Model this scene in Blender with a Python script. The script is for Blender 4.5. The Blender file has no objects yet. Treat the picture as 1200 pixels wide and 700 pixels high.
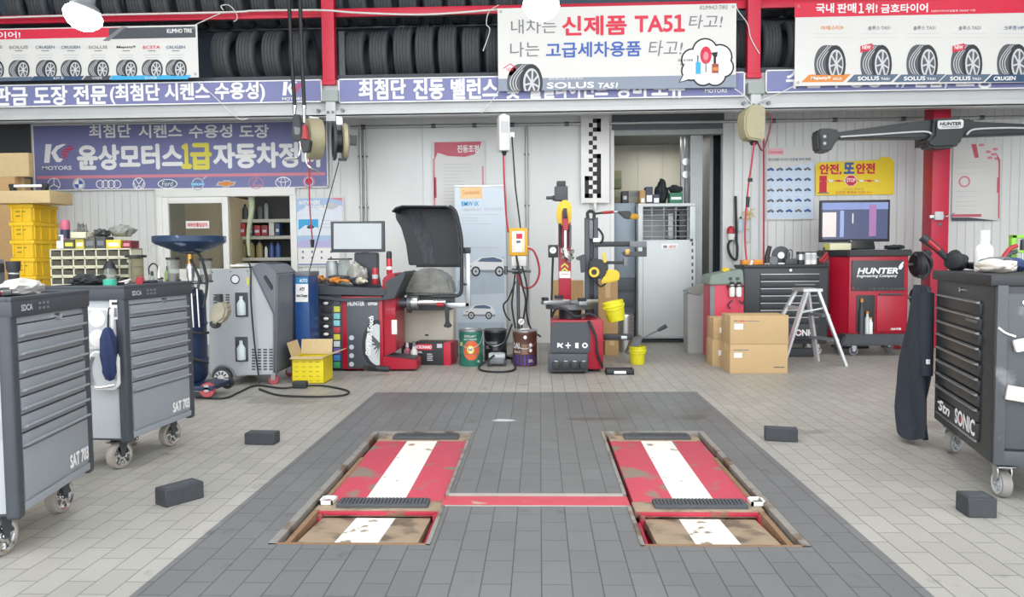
import bpy, bmesh, math, random
from mathutils import Vector, Matrix
random.seed(7)
SC = bpy.context.scene
COL = SC.collection
PI = math.pi

# ---------------------------------------------------------------- camera, world, lights, exposure
F, H = 880.0, 1.2
YAW, PITCH, ROLL = 0.036897, 0.055604, -0.008927
_cy, _sy, _cp, _sp, _cr, _sr = math.cos(YAW), math.sin(YAW), math.cos(PITCH), math.sin(PITCH), math.cos(ROLL), math.sin(ROLL)
FWD = Vector((-_sy*_cp, _cy*_cp, -_sp))
_right = Vector((_cy, _sy, 0))
_up = _right.cross(FWD)
CR = _right*_cr + _up*_sr
CU = -_right*_sr + _up*_cr
cam_data = bpy.data.cameras.new('camera')
cam_data.sensor_width = 36.0
cam_data.lens = F/1200*36.0
cam_data.clip_start = 0.05
cam = bpy.data.objects.new('camera', cam_data)
COL.objects.link(cam)
cam.matrix_world = Matrix(((CR.x, CU.x, -FWD.x, 0), (CR.y, CU.y, -FWD.y, 0), (CR.z, CU.z, -FWD.z, H), (0, 0, 0, 1)))
SC.camera = cam

world = bpy.data.worlds.new('world')
SC.world = world
world.use_nodes = True
_bg = world.node_tree.nodes['Background']
_bg.inputs[0].default_value = (0.93, 0.97, 1.0, 1)
_bg.inputs[1].default_value = 2.0
SC.view_settings.view_transform = 'Standard'
SC.view_settings.look = 'None'
SC.view_settings.gamma = 1.0
SC.view_settings.use_curve_mapping = False
SC.view_settings.exposure = 0.88
SC.cycles.max_bounces = 8
SC.cycles.diffuse_bounces = 5

def area_light(name, loc, sx, sy, power, col=(1, 1, 1), rot=(0, 0, 0)):
    l = bpy.data.lights.new(name, 'AREA')
    l.shape = 'RECTANGLE'; l.size = sx; l.size_y = sy; l.energy = power; l.color = col
    o = bpy.data.objects.new(name, l); COL.objects.link(o)
    o.location = loc; o.rotation_euler = rot
    return o
# added area lights under the roof, unseen, lifting the bay before the mezzanine
for _x in (-5.2, -1.7, 1.7, 5.2):
    area_light('bay_fill_light', (_x, 6.0, 5.1), 0.5, 3.2, 30, (1.0, 0.98, 0.95))
area_light('office_fill_light', (-4.3, 11.5, 3.2), 0.6, 0.6, 13, (1.0, 0.95, 0.86))  # unseen light added to brighten the dim office behind the window
area_light('store_fill_light', (1.9, 11.5, 2.9), 0.5, 0.5, 6, (1.0, 0.97, 0.92))  # extra unseen light that lifts the dark store room
# ---------------------------------------------------------------- pixel helpers (1200 x 700 frame)
def ray(px, py):
    return CR*((px-600)/F) + CU*((350-py)/F) + FWD
def P(px, py, Y):
    d = ray(px, py); t = Y/d.y
    return Vector((d.x*t, Y, H+d.z*t))
def G(px, py, z=0.0):
    d = ray(px, py); t = (z-H)/d.z
    return Vector((d.x*t, d.y*t, z))
def S(n, Y):
    return n*Y/F

# ---------------------------------------------------------------- materials
def lin(h):
    h = h.lstrip('#')
    v = [int(h[i:i+2], 16)/255 for i in (0, 2, 4)]
    return tuple(c/12.92 if c <= 0.04045 else ((c+0.055)/1.055)**2.4 for c in v) + (1,)
MATS = {}
def mat(name, col, rough=0.5, metal=0.0, var=0.12, scale=9.0, bump=0.0, spec=0.5, wear=None, emis=None, alpha=None, stretch=None):
    """plain procedural material: a colour broken up by noise, optional worn patches of a second colour"""
    if name in MATS: return MATS[name]
    m = bpy.data.materials.new(name); m.use_nodes = True
    nt = m.node_tree; b = nt.nodes['Principled BSDF']
    c = lin(col)
    b.inputs['Roughness'].default_value = rough
    b.inputs['Metallic'].default_value = metal
    b.inputs['Specular IOR Level'].default_value = spec
    tc = nt.nodes.new('ShaderNodeTexCoord')
    no = nt.nodes.new('ShaderNodeTexNoise'); no.inputs['Scale'].default_value = scale; no.inputs['Detail'].default_value = 4
    if stretch:
        mp = nt.nodes.new('ShaderNodeMapping'); mp.inputs['Scale'].default_value = stretch
        nt.links.new(tc.outputs['Object'], mp.inputs[0]); nt.links.new(mp.outputs[0], no.inputs['Vector'])
    else:
        nt.links.new(tc.outputs['Object'], no.inputs['Vector'])
    mx = nt.nodes.new('ShaderNodeMix'); mx.data_type = 'RGBA'
    mx.inputs[6].default_value = tuple(max(0, x*(1-var)) for x in c[:3]) + (1,)
    mx.inputs[7].default_value = tuple(min(1, x*(1+var)) for x in c[:3]) + (1,)
    nt.links.new(no.outputs['Fac'], mx.inputs[0])
    out = mx.outputs[2]
    if wear:
        wcol, wscale, lo, hi = wear
        n2 = nt.nodes.new('ShaderNodeTexNoise'); n2.inputs['Scale'].default_value = wscale; n2.inputs['Detail'].default_value = 6
        nt.links.new(tc.outputs['Object'], n2.inputs['Vector'])
        r = nt.nodes.new('ShaderNodeMapRange'); r.inputs[1].default_value = lo; r.inputs[2].default_value = hi
        nt.links.new(n2.outputs['Fac'], r.inputs[0])
        m2 = nt.nodes.new('ShaderNodeMix'); m2.data_type = 'RGBA'
        nt.links.new(r.outputs[0], m2.inputs[0]); nt.links.new(out, m2.inputs[6]); m2.inputs[7].default_value = lin(wcol)
        out = m2.outputs[2]
    nt.links.new(out, b.inputs['Base Color'])
    if bump:
        bp = nt.nodes.new('ShaderNodeBump'); bp.inputs['Strength'].default_value = bump; bp.inputs['Distance'].default_value = 0.01
        nt.links.new(no.outputs['Fac'], bp.inputs['Height']); nt.links.new(bp.outputs[0], b.inputs['Normal'])
    if emis:
        b.inputs['Emission Color'].default_value = lin(emis[0]); b.inputs['Emission Strength'].default_value = emis[1]
    if alpha is not None:
        b.inputs['Alpha'].default_value = alpha
    MATS[name] = m
    return m
def glass(name, col, ior=1.1, rough=0.05, mixf=0.25):
    if name in MATS: return MATS[name]
    m = bpy.data.materials.new(name); m.use_nodes = True
    nt = m.node_tree; b = nt.nodes['Principled BSDF']
    b.inputs['Base Color'].default_value = lin(col); b.inputs['Roughness'].default_value = rough
    tr = nt.nodes.new('ShaderNodeBsdfTransparent'); tr.inputs[0].default_value = lin(col)
    tc = nt.nodes.new('ShaderNodeTexCoord'); no = nt.nodes.new('ShaderNodeTexNoise'); no.inputs['Scale'].default_value = 3
    nt.links.new(tc.outputs['Object'], no.inputs['Vector'])
    r = nt.nodes.new('ShaderNodeMapRange'); r.inputs[3].default_value = mixf*0.7; r.inputs[4].default_value = mixf*1.3
    nt.links.new(no.outputs['Fac'], r.inputs[0])
    mx = nt.nodes.new('ShaderNodeMixShader'); nt.links.new(r.outputs[0], mx.inputs[0])
    nt.links.new(tr.outputs[0], mx.inputs[1]); nt.links.new(b.outputs[0], mx.inputs[2])
    nt.links.new(mx.outputs[0], nt.nodes['Material Output'].inputs[0])
    MATS[name] = m
    return m

WHITE = mat('white_paint', '#e9e9e6', 0.5, var=0.04)
INKW = mat('white_print', '#f2f2f2', 0.6, var=0.02)
INKK = mat('black_print', '#26262a', 0.6, var=0.05)
INKG = mat('grey_print', '#7b7c82', 0.6, var=0.05)
INKLG = mat('pale_grey_print', '#c4c6ca', 0.6, var=0.05)
INKR = mat('red_print', '#d62845', 0.55, var=0.05)
INKB = mat('blue_print', '#3f62b0', 0.6, var=0.05)
INKSB = mat('slate_blue_print', '#5d7390', 0.6, var=0.05)
INKY = mat('yellow_print', '#e6dc5a', 0.6, var=0.05)
INKO = mat('orange_print', '#dd8a3e', 0.6, var=0.05)
INKP = mat('pink_print', '#d98a9a', 0.6, var=0.05)
INKC = mat('sky_blue_print', '#3fa9dc', 0.6, var=0.05)
BLACKP = mat('black_plastic', '#2a2c30', 0.45, var=0.15)
DARKG = mat('dark_grey_plastic', '#45484e', 0.5, var=0.12)
MIDG = mat('mid_grey_plastic', '#75797e', 0.5, var=0.1)
RUB = mat('rubber', '#3e4044', 0.75, var=0.2, bump=0.2, scale=40)
STEEL = mat('steel', '#b9bbbd', 0.32, 0.85, var=0.12, scale=14)
DSTEEL = mat('dark_steel', '#6a6c70', 0.4, 0.7, var=0.2, scale=14)
CHROME = mat('chrome', '#dcdcdc', 0.15, 0.95, var=0.05)
REDP = mat('red_paint', '#c21f3d', 0.35, var=0.08)
HRED = mat('machine_red', '#a8152e', 0.32, var=0.08)
YELP = mat('yellow_plastic', '#e8be1e', 0.45, var=0.08)
LIMEP = mat('lime_yellow_plastic', '#e3dc2c', 0.4, var=0.06)
CARD = mat('cardboard', '#bd9a6c', 0.8, var=0.1, scale=20)
CARDP = mat('pale_cardboard', '#cbb489', 0.8, var=0.1, scale=20)
TAPE = mat('packing_tape', '#d3b681', 0.35, var=0.06)
BLUEP = mat('blue_paint', '#1f4a86', 0.35, var=0.15)
CABLE = mat('black_cable', '#26272a', 0.55, var=0.1)
REDC = mat('red_cable', '#b83a4a', 0.5, var=0.1)
ROPE = mat('white_rope', '#dcdcd8', 0.8, var=0.08)

# ---------------------------------------------------------------- mesh builder
class MB:
    def __init__(s):
        s.bm = bmesh.new(); s.mats = []
    def mi(s, m):
        if m not in s.mats: s.mats.append(m)
        return s.mats.index(m)
    def _merge(s, tb, m):
        i = s.mi(m)
        for f in tb.faces: f.material_index = i
        me = bpy.data.meshes.new('tmp'); tb.to_mesh(me); tb.free()
        s.bm.from_mesh(me); bpy.data.meshes.remove(me)
    def box(s, c, size, m, rot=(0, 0, 0), bev=0.0, seg=2, taper=None):
        tb = bmesh.new()
        from mathutils import Euler
        bmesh.ops.create_cube(tb, size=1.0)
        for v in tb.verts:
            v.co = Vector((v.co.x*size[0], v.co.y*size[1], v.co.z*size[2]))
            if taper and v.co.z > 0:
                v.co.x *= taper[0]; v.co.y *= taper[1]
        if bev: bmesh.ops.bevel(tb, geom=tb.edges[:], offset=bev, segments=seg, profile=0.6, affect='EDGES')
        M = Matrix.Translation(c) @ Euler(rot).to_matrix().to_4x4()
        bmesh.ops.transform(tb, matrix=M, verts=tb.verts[:])
        s._merge(tb, m); return s
    def bx(s, lo, hi, m, bev=0.0):
        return s.box([(a+b)/2 for a, b in zip(lo, hi)], [abs(b-a) for a, b in zip(lo, hi)], m, bev=bev)
    def cyl(s, p0, p1, r, m, r2=None, n=20, caps=True):
        p0, p1 = Vector(p0), Vector(p1); d = p1-p0
        if d.length < 1e-7: return s
        tb = bmesh.new()
        bmesh.ops.create_cone(tb, cap_ends=caps, cap_tris=False, segments=n, radius1=r, radius2=r if r2 is None else r2, depth=d.length)
        q = d.to_track_quat('Z', 'Y').to_matrix().to_4x4()
        bmesh.ops.transform(tb, matrix=Matrix.Translation((p0+p1)/2) @ q, verts=tb.verts[:])
        s._merge(tb, m); return s
    def tube(s, pts, r, m, n=8, smooth=True, closed=False):
        pts = [Vector(p) for p in pts]
        if smooth and len(pts) > 2: pts = catmull(pts, 6)
        tb = bmesh.new(); rings = []
        N = len(pts)
        up = Vector((0.13, 0.27, 0.95)).normalized()
        prev = None
        for i, p in enumerate(pts):
            t = (pts[min(i+1, N-1)]-pts[max(i-1, 0)])
            if t.length < 1e-9: t = Vector((0, 0, 1))
            t.normalize()
            a = (prev if prev else (up.cross(t) if abs(up.dot(t)) < 0.95 else Vector((1, 0, 0)).cross(t)))
            a = (a - t*a.dot(t)).normalized(); prev = a
            b = t.cross(a)
            rr = r(i/(N-1)) if callable(r) else r
            rings.append([tb.verts.new(p + a*math.cos(2*PI*k/n)*rr + b*math.sin(2*PI*k/n)*rr) for k in range(n)])
        for i in range(N-1):
            for k in range(n):
                tb.faces.new((rings[i][k], rings[i][(k+1) % n], rings[i+1][(k+1) % n], rings[i+1][k]))
        tb.faces.new(rings[0][::-1]); tb.faces.new(rings[-1])
        s._merge(tb, m); return s
    def lathe(s, prof, m, c=(0, 0, 0), axis='Z', n=28, squash=(1, 1)):
        tb = bmesh.new(); rings = []
        for (r, h) in prof:
            ring = []
            for k in range(n):
                a = 2*PI*k/n
                x, y, z = r*math.cos(a)*squash[0], r*math.sin(a)*squash[1], h
                if axis == 'X': x, y, z = z, x, y
                elif axis == 'Y': x, y, z = x, z, y
                ring.append(tb.verts.new((x+c[0], y+c[1], z+c[2])))
            rings.append(ring)
        for i in range(len(rings)-1):
            for k in range(n):
                tb.faces.new((rings[i][k], rings[i][(k+1) % n], rings[i+1][(k+1) % n], rings[i+1][k]))
        ring_ = prof[0] == prof[-1]
        if prof[0][0] > 1e-6 and not ring_: tb.faces.new(rings[0][::-1])
        if prof[-1][0] > 1e-6 and not ring_: tb.faces.new(rings[-1])
        bmesh.ops.remove_doubles(tb, verts=tb.verts[:], dist=1e-6)
        bmesh.ops.recalc_face_normals(tb, faces=tb.faces[:])
        s._merge(tb, m); return s
    def prism(s, poly, m, a0, a1, plane='XZ', bev=0.0):
        """poly of 2D points in a plane, extruded between a0 and a1 along the third axis"""
        tb = bmesh.new()
        def mk(u, v, a):
            return {'XZ': (u, a, v), 'XY': (u, v, a), 'YZ': (a, u, v)}[plane]
        b = [tb.verts.new(mk(u, v, a0)) for u, v in poly]
        t = [tb.verts.new(mk(u, v, a1)) for u, v in poly]
        n = len(poly)
        tb.faces.new(b); tb.faces.new(t[::-1])
        for i in range(n): tb.faces.new((b[i], t[i], t[(i+1) % n], b[(i+1) % n]))
        bmesh.ops.recalc_face_normals(tb, faces=tb.faces[:])
        if bev: bmesh.ops.bevel(tb, geom=tb.edges[:], offset=bev, segments=2, affect='EDGES')
        s._merge(tb, m); return s
    def flat(s, poly, m, y=0.0):
        """a printed flat shape in the XZ plane facing -Y"""
        tb = bmesh.new()
        tb.faces.new([tb.verts.new((u, y, v)) for u, v in poly])
        s._merge(tb, m); return s
    def ell(s, cx, cz, rx, rz, m, y=0.0, n=20, a0=0.0, a1=2*PI):
        k = n if abs(a1-a0-2*PI) < 1e-6 else n+1
        return s.flat([(cx+rx*math.cos(a0+(a1-a0)*i/n), cz+rz*math.sin(a0+(a1-a0)*i/n)) for i in range(k)], m, y)
    def ring(s, cx, cz, rx, rz, t, m, y=0.0, n=24):
        tb = bmesh.new()
        o = []; q = []
        for i in range(n):
            a = 2*PI*i/n
            o.append(tb.verts.new((cx+rx*math.cos(a), y, cz+rz*math.sin(a))))
            q.append(tb.verts.new((cx+(rx-t)*math.cos(a), y, cz+(rz-t)*math.sin(a))))
        for i in range(n):
            tb.faces.new((o[i], o[(i+1) % n], q[(i+1) % n], q[i]))
        s._merge(tb, m); return s
    def bar2(s, x0, z0, x1, z1, w, m, y=0.0):
        d = Vector((x1-x0, z1-z0)); nn = Vector((-d.y, d.x)).normalized()*w/2
        return s.flat([(x0+nn.x, z0+nn.y), (x1+nn.x, z1+nn.y), (x1-nn.x, z1-nn.y), (x0-nn.x, z0-nn.y)], m, y)
    def rect(s, x0, z0, x1, z1, m, y=0.0):
        return s.flat([(x0, z0), (x1, z0), (x1, z1), (x0, z1)], m, y)
    def text(s, body, x0, z0, x1, z1, m, y=0.0, bold=0.0, shear=0.0, M=None):
        """writing fitted into a rectangle of the XZ plane"""
        me = text_mesh(body, min(bold, 0.012), shear)
        if not me.vertices: return s
        xs = [v.co.x for v in me.vertices]; ys = [v.co.y for v in me.vertices]
        ax, bx_, ay, by = min(xs), max(xs), min(ys), max(ys)
        tb = bmesh.new(); tb.from_mesh(me)
        for v in tb.verts:
            u = (v.co.x-ax)/(bx_-ax+1e-9); w = (v.co.y-ay)/(by-ay+1e-9)
            v.co = (x0+(x1-x0)*u, y, z0+(z1-z0)*w)
        if bold > 0.012:     # heavy lettering: thicken the strokes with shifted copies
            d = (bold-0.012)*(z1-z0)/(by-ay+1e-9)
            base = bmesh.new(); me2 = bpy.data.meshes.new('tmp'); tb.to_mesh(me2)
            for q, (sx, sz) in enumerate(((1, 0), (-1, 0), (0, 1), (0, -1))):
                n0 = len(tb.verts); tb.from_mesh(me2); tb.verts.ensure_lookup_table()
                for v in tb.verts[n0:]: v.co += Vector((sx*d, -0.00012*(q+1), sz*d))
            base.free(); bpy.data.meshes.remove(me2)
        if M is not None: bmesh.ops.transform(tb, matrix=M, verts=tb.verts[:])
        s._merge(tb, m); return s
    def wobble(s, fn):
        for v in s.bm.verts: v.co = Vector(fn(v.co))
        return s
    def xf(s, M):
        bmesh.ops.transform(s.bm, matrix=M, verts=s.bm.verts[:]); return s
    def build(s, name, parent=None, label=None, sharp=38, loc=None, rot=None):
        me = bpy.data.meshes.new(name); s.bm.to_mesh(me); s.bm.free()
        for m in s.mats: me.materials.append(m)
        if len(me.polygons):
            me.polygons.foreach_set('use_smooth', [True]*len(me.polygons))
            me.set_sharp_from_angle(angle=math.radians(sharp))
        o = bpy.data.objects.new(name, me); COL.objects.link(o)
        if parent: o.parent = parent
        if label: o['label'] = label
        if loc is not None: o.location = loc
        if rot is not None: o.rotation_euler = rot
        return o
def catmull(pts, k):
    out = []
    n = len(pts)
    for i in range(n-1):
        p0, p1, p2, p3 = pts[max(i-1, 0)], pts[i], pts[i+1], pts[min(i+2, n-1)]
        for j in range(k):
            t = j/k
            out.append(0.5*((2*p1) + (p2-p0)*t + (2*p0-5*p1+4*p2-p3)*t*t + (3*p1-p0-3*p2+p3)*t**3))
    out.append(pts[-1]); return out
_TX = {}
def text_mesh(body, bold, shear):
    k = (body, bold, shear)
    if k in _TX: return _TX[k]
    c = bpy.data.curves.new('lettering', 'FONT'); c.body = body; c.offset = bold; c.shear = shear; c.resolution_u = 3
    c.fill_mode = 'FRONT'
    o = bpy.data.objects.new('lettering', c)
    me = bpy.data.meshes.new_from_object(o)
    bpy.data.objects.remove(o); bpy.data.curves.remove(c)
    _TX[k] = me
    return me
def thing(name, label, cat, loc=(0, 0, 0), rz=0.0, group=None):
    o = bpy.data.objects.new(name, None); o.empty_display_size = 0.1
    COL.objects.link(o); o.location = loc; o.rotation_euler = (0, 0, rz)
    o['label'] = label; o['category'] = cat
    if group: o['group'] = group
    return o
def tag(o, label, cat, group=None, kind=None):
    o['label'] = label; o['category'] = cat
    if group: o['group'] = group
    if kind: o['kind'] = kind
    return o
def struct(mb, name):
    o = mb.build(name); o['kind'] = 'structure'; return o
def copy_thing(src, loc, rz=None, label=None, group=None):
    r = src.copy(); COL.objects.link(r); r.location = loc
    if rz is not None: r.rotation_euler = (0, 0, rz)
    if label: r['label'] = label
    if group: r['group'] = group
    for ch in list(src.children):
        c = ch.copy(); COL.objects.link(c); c.parent = r
        for g in list(ch.children):
            d = g.copy(); COL.objects.link(d); d.parent = c
    return r
class Pan:
    """a flat panel standing in the plane Y: converts photo pixels to its local x,z and draws on MBs"""
    def __init__(s, px0, py0, px1, py1, Y):
        a = P(px0, py1, Y); b = P(px1, py0, Y)
        s.Y = Y; s.loc = Vector(((a.x+b.x)/2, Y, a.z)); s.w = b.x-a.x; s.h = b.z-a.z
    def l(s, px, py):
        p = P(px, py, s.Y); return (p.x-s.loc.x, p.z-s.loc.z)
    def rect(s, mb, x0, y0, x1, y1, m, y=-0.002):
        a = s.l(x0, y1); b = s.l(x1, y0); mb.rect(a[0], a[1], b[0], b[1], m, y)
    def text(s, mb, body, x0, y0, x1, y1, m, y=-0.006, bold=0.0, shear=0.0):
        a = s.l(x0, y1); b = s.l(x1, y0); mb.text(body, a[0], a[1], b[0], b[1], m, y, bold, shear)
    def ell(s, mb, x, y, rx, ry, m, d=-0.004, **k):
        a = s.l(x, y); mb.ell(a[0], a[1], S(rx, s.Y), S(ry, s.Y), m, d, **k)
    def ring(s, mb, x, y, rx, ry, t, m, d=-0.006):
        a = s.l(x, y); mb.ring(a[0], a[1], S(rx, s.Y), S(ry, s.Y), S(t, s.Y), m, d)
    def poly(s, mb, pts, m, d=-0.004):
        mb.flat([s.l(*p) for p in pts], m, d)
    def bar(s, mb, x0, y0, x1, y1, w, m, d=-0.006):
        a = s.l(x0, y0); b = s.l(x1, y1); mb.bar2(a[0], a[1], b[0], b[1], S(w, s.Y), m, d)
# ================================================================ SETTING
WALL, BEAM = 10.4, 9.4
# ---- floor with the two lift pits and the cross channel cut out
LX0, LX1, RX0, RX1 = -1.15, -0.465, 0.41, 1.105
PY0, PY1 = 3.06, 5.09
CH0, CH1 = 3.55, 3.735
def floor_material():
    m = bpy.data.materials.new('tiled_floor'); m.use_nodes = True
    nt = m.node_tree; b = nt.nodes['Principled BSDF']; L = nt.links.new
    tc = nt.nodes.new('ShaderNodeTexCoord'); sp = nt.nodes.new('ShaderNodeSeparateXYZ'); L(tc.outputs['Object'], sp.inputs[0])
    cb = nt.nodes.new('ShaderNodeCombineXYZ'); L(sp.outputs[1], cb.inputs[0]); L(sp.outputs[0], cb.inputs[1])
    def brick(c1, c2, mo):
        t = nt.nodes.new('ShaderNodeTexBrick'); L(cb.outputs[0], t.inputs['Vector'])
        t.inputs['Color1'].default_value = lin(c1); t.inputs['Color2'].default_value = lin(c2); t.inputs['Mortar'].default_value = lin(mo)
        t.inputs['Scale'].default_value = 1.0; t.inputs['Brick Width'].default_value = 0.215; t.inputs['Row Height'].default_value = 0.111
        t.inputs['Mortar Size'].default_value = 0.0026; t.inputs['Mortar Smooth'].default_value = 0.3; t.inputs['Bias'].default_value = 0.0
        t.offset = 0.5
        return t
    lt = brick('#aeaba4', '#a5a29b', '#726f6a'); dk = brick('#757677', '#6e6f70', '#4a4b4d')
    def mth(op, a, v):
        n = nt.nodes.new('ShaderNodeMath'); n.operation = op
        if a is not None: L(a, n.inputs[0])
        if isinstance(v, (int, float)): n.inputs[1].default_value = v
        else: L(v, n.inputs[1])
        return n.outputs[0]
    ins = mth('MULTIPLY', mth('MULTIPLY', mth('GREATER_THAN', sp.outputs[0], -1.472), mth('LESS_THAN', sp.outputs[0], 1.372)), mth('LESS_THAN', sp.outputs[1], 6.6))
    mx = nt.nodes.new('ShaderNodeMix'); mx.data_type = 'RGBA'; L(ins, mx.inputs[0]); L(lt.outputs['Color'], mx.inputs[6]); L(dk.outputs['Color'], mx.inputs[7])
    # grime: broad soft patches and small stains
    n1 = nt.nodes.new('ShaderNodeTexNoise'); n1.inputs['Scale'].default_value = 0.7; n1.inputs['Detail'].default_value = 6; L(tc.outputs['Object'], n1.inputs['Vector'])
    r1 = nt.nodes.new('ShaderNodeMapRange'); r1.inputs[1].default_value = 0.3; r1.inputs[2].default_value = 0.7; r1.inputs[3].default_value = 0.84; r1.inputs[4].default_value = 1.06; L(n1.outputs['Fac'], r1.inputs[0])
    n2 = nt.nodes.new('ShaderNodeTexNoise'); n2.inputs['Scale'].default_value = 4.5; n2.inputs['Detail'].default_value = 5; L(tc.outputs['Object'], n2.inputs['Vector'])
    r2 = nt.nodes.new('ShaderNodeMapRange'); r2.inputs[1].default_value = 0.66; r2.inputs[2].default_value = 0.76; r2.inputs[3].default_value = 1.0; r2.inputs[4].default_value = 0.6; L(n2.outputs['Fac'], r2.inputs[0])
    f = mth('MULTIPLY', r1.outputs[0], r2.outputs[0])
    n3 = nt.nodes.new('ShaderNodeTexNoise'); n3.inputs['Scale'].default_value = 60; n3.inputs['Detail'].default_value = 4; L(tc.outputs['Object'], n3.inputs['Vector'])
    r3 = nt.nodes.new('ShaderNodeMapRange'); r3.inputs[3].default_value = 0.92; r3.inputs[4].default_value = 1.08; L(n3.outputs['Fac'], r3.inputs[0])
    f = mth('MULTIPLY', f, r3.outputs[0])
    vm = nt.nodes.new('ShaderNodeVectorMath'); vm.operation = 'SCALE'; L(mx.outputs[2], vm.inputs[0]); L(f, vm.inputs['Scale'])
    col = vm.outputs[0]
    # a few spills with a shape of their own
    for (sx, sy, rx, ry, c, a_) in ((1.11, 5.55, .13, .1, '#4f4a44', .7), (.42, 5.5, .22, .06, '#54463e', .55), (-.27, 5.45, .12, .045, '#d5d8dc', .8), (.75, 5.8, .1, .06, '#6e5a48', .5), (2.9, 5.3, .3, .16, '#6a635b', .45), (1.75, 5.1, .22, .1, '#6a635b', .4), (-2.2, 6.3, .4, .25, '#6d665c', .4), (.9, 5.7, .5, .35, '#5d5a52', .3)):
        d1 = mth('DIVIDE', mth('SUBTRACT', sp.outputs[0], sx), rx); d2 = mth('DIVIDE', mth('SUBTRACT', sp.outputs[1], sy), ry)
        d = mth('ADD', mth('MULTIPLY', d1, d1), mth('MULTIPLY', d2, d2))
        d = mth('ADD', d, mth('MULTIPLY', mth('SUBTRACT', n2.outputs['Fac'], 0.5), 5.0))
        q = nt.nodes.new('ShaderNodeMapRange'); q.inputs[1].default_value = 1.0; q.inputs[2].default_value = 0.4; q.inputs[3].default_value = 0.0; q.inputs[4].default_value = a_; L(d, q.inputs[0])
        mm = nt.nodes.new('ShaderNodeMix'); mm.data_type = 'RGBA'; L(q.outputs[0], mm.inputs[0]); L(col, mm.inputs[6]); mm.inputs[7].default_value = lin(c); col = mm.outputs[2]
    L(col, b.inputs['Base Color'])
    rr = nt.nodes.new('ShaderNodeMapRange'); rr.inputs[3].default_value = 0.32; rr.inputs[4].default_value = 0.6; L(n1.outputs['Fac'], rr.inputs[0]); L(rr.outputs[0], b.inputs['Roughness'])
    bp = nt.nodes.new('ShaderNodeBump'); bp.inputs['Strength'].default_value = 0.35; bp.inputs['Distance'].default_value = 0.004
    fac = mth('SUBTRACT', None, lt.outputs['Fac']); fac.node.inputs[0].default_value = 1.0
    L(fac, bp.inputs['Height']); L(bp.outputs[0], b.inputs['Normal'])
    return m
FLOORM = floor_material()
mb = MB()
xs = [-9.0, LX0, LX1, RX0, RX1, 9.0]; ys = [-4.0, PY0, CH0, CH1, PY1, 13.0]
tb = bmesh.new()
for i in range(5):
    for j in range(5):
        xa, xb, ya, yb = xs[i], xs[i+1], ys[j], ys[j+1]
        pit = i in (1, 3) and j in (1, 2, 3)
        chan = i == 2 and j == 2
        if pit or chan: continue
        tb.faces.new([tb.verts.new(c) for c in ((xa, ya, 0), (xb, ya, 0), (xb, yb, 0), (xa, yb, 0))])
bmesh.ops.remove_doubles(tb, verts=tb.verts[:], dist=1e-5)
mb._merge(tb, FLOORM); struct(mb, 'floor')

# ---- pit linings
CONC = mat('pit_concrete', '#6b6259', 0.85, var=0.3, scale=8, bump=0.3)
RUST = mat('rusty_edge', '#8d6f55', 0.7, 0.1, var=0.35, scale=25)
for (a, b_, nm) in ((LX0, LX1, 'left'), (RX0, RX1, 'right')):
    mb = MB()
    mb.bx((a, PY0, -0.34), (b_, PY1, -0.30), CONC)
    for lo, hi in (((a-0.02, PY0, -0.3), (a, PY1, 0)), ((b_, PY0, -0.3), (b_+0.02, CH0, 0)), ((b_, CH1, -0.3), (b_+0.02, PY1, 0)), ((a, PY0-0.02, -0.3), (b_, PY0, 0)), ((a, PY1, -0.3), (b_, PY1+0.02, 0))):
        if nm == 'right' and (lo[0] == b_): lo, hi = (lo[0], PY0, lo[2]), (hi[0], PY1, 0)
        if nm == 'right' and lo[0] == a-0.02:
            mb.bx((a-0.02, PY0, -0.3), (a, CH0, -0.001), CONC); mb.bx((a-0.02, CH1, -0.3), (a, PY1, -0.001), CONC); continue
        mb.bx(lo, (hi[0], hi[1], -0.001), CONC)
    struct(mb, 'trim_pit_lining_'+nm)
    EDGE = mat('pit_frame_steel', '#a6a39d', 0.45, 0.5, var=0.2, scale=20, wear=('#7a6654', 6, 0.5, 0.62))
    mb = MB(); e = 0.02
    out = -1 if nm == 'left' else 1
    xo = a if nm == 'left' else b_
    xi = b_ if nm == 'left' else a
    mb.bx((xo-0.0, PY0, -0.04), (xo-out*0.035, PY1, 0.005), EDGE)      # outer rail
    mb.bx((xo-out*0.05, PY0, -0.06), (xo-out*0.075, PY1-0.6, -0.015), RUST)
    mb.bx((xi, PY0, -0.05), (xi+out*0.018, CH0, 0.006), EDGE)
    mb.bx((xi, CH1, -0.05), (xi+out*0.018, PY1, 0.006), EDGE)
    mb.bx((a, PY1-0.018, -0.05), (b_, PY1, 0.005), EDGE)
    mb.bx((a, PY0, -0.05), (b_, PY0+0.012, 0.004), RUST)
    struct(mb, 'trim_pit_frame_'+nm)
mb = MB()
mb.bx((LX1, CH0, -0.12), (RX0, CH1, -0.10), CONC)
mb.bx((LX1, CH1-0.022, -0.1), (RX0, CH1, 0.006), mat('channel_edge', '#b9b8b3', 0.5, 0.4, var=0.15))
mb.bx((LX1, CH0, -0.1), (RX0, CH0+0.008, 0.003), mat('channel_edge', '#b9b8b3'))
struct(mb, 'trim_channel')

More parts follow.
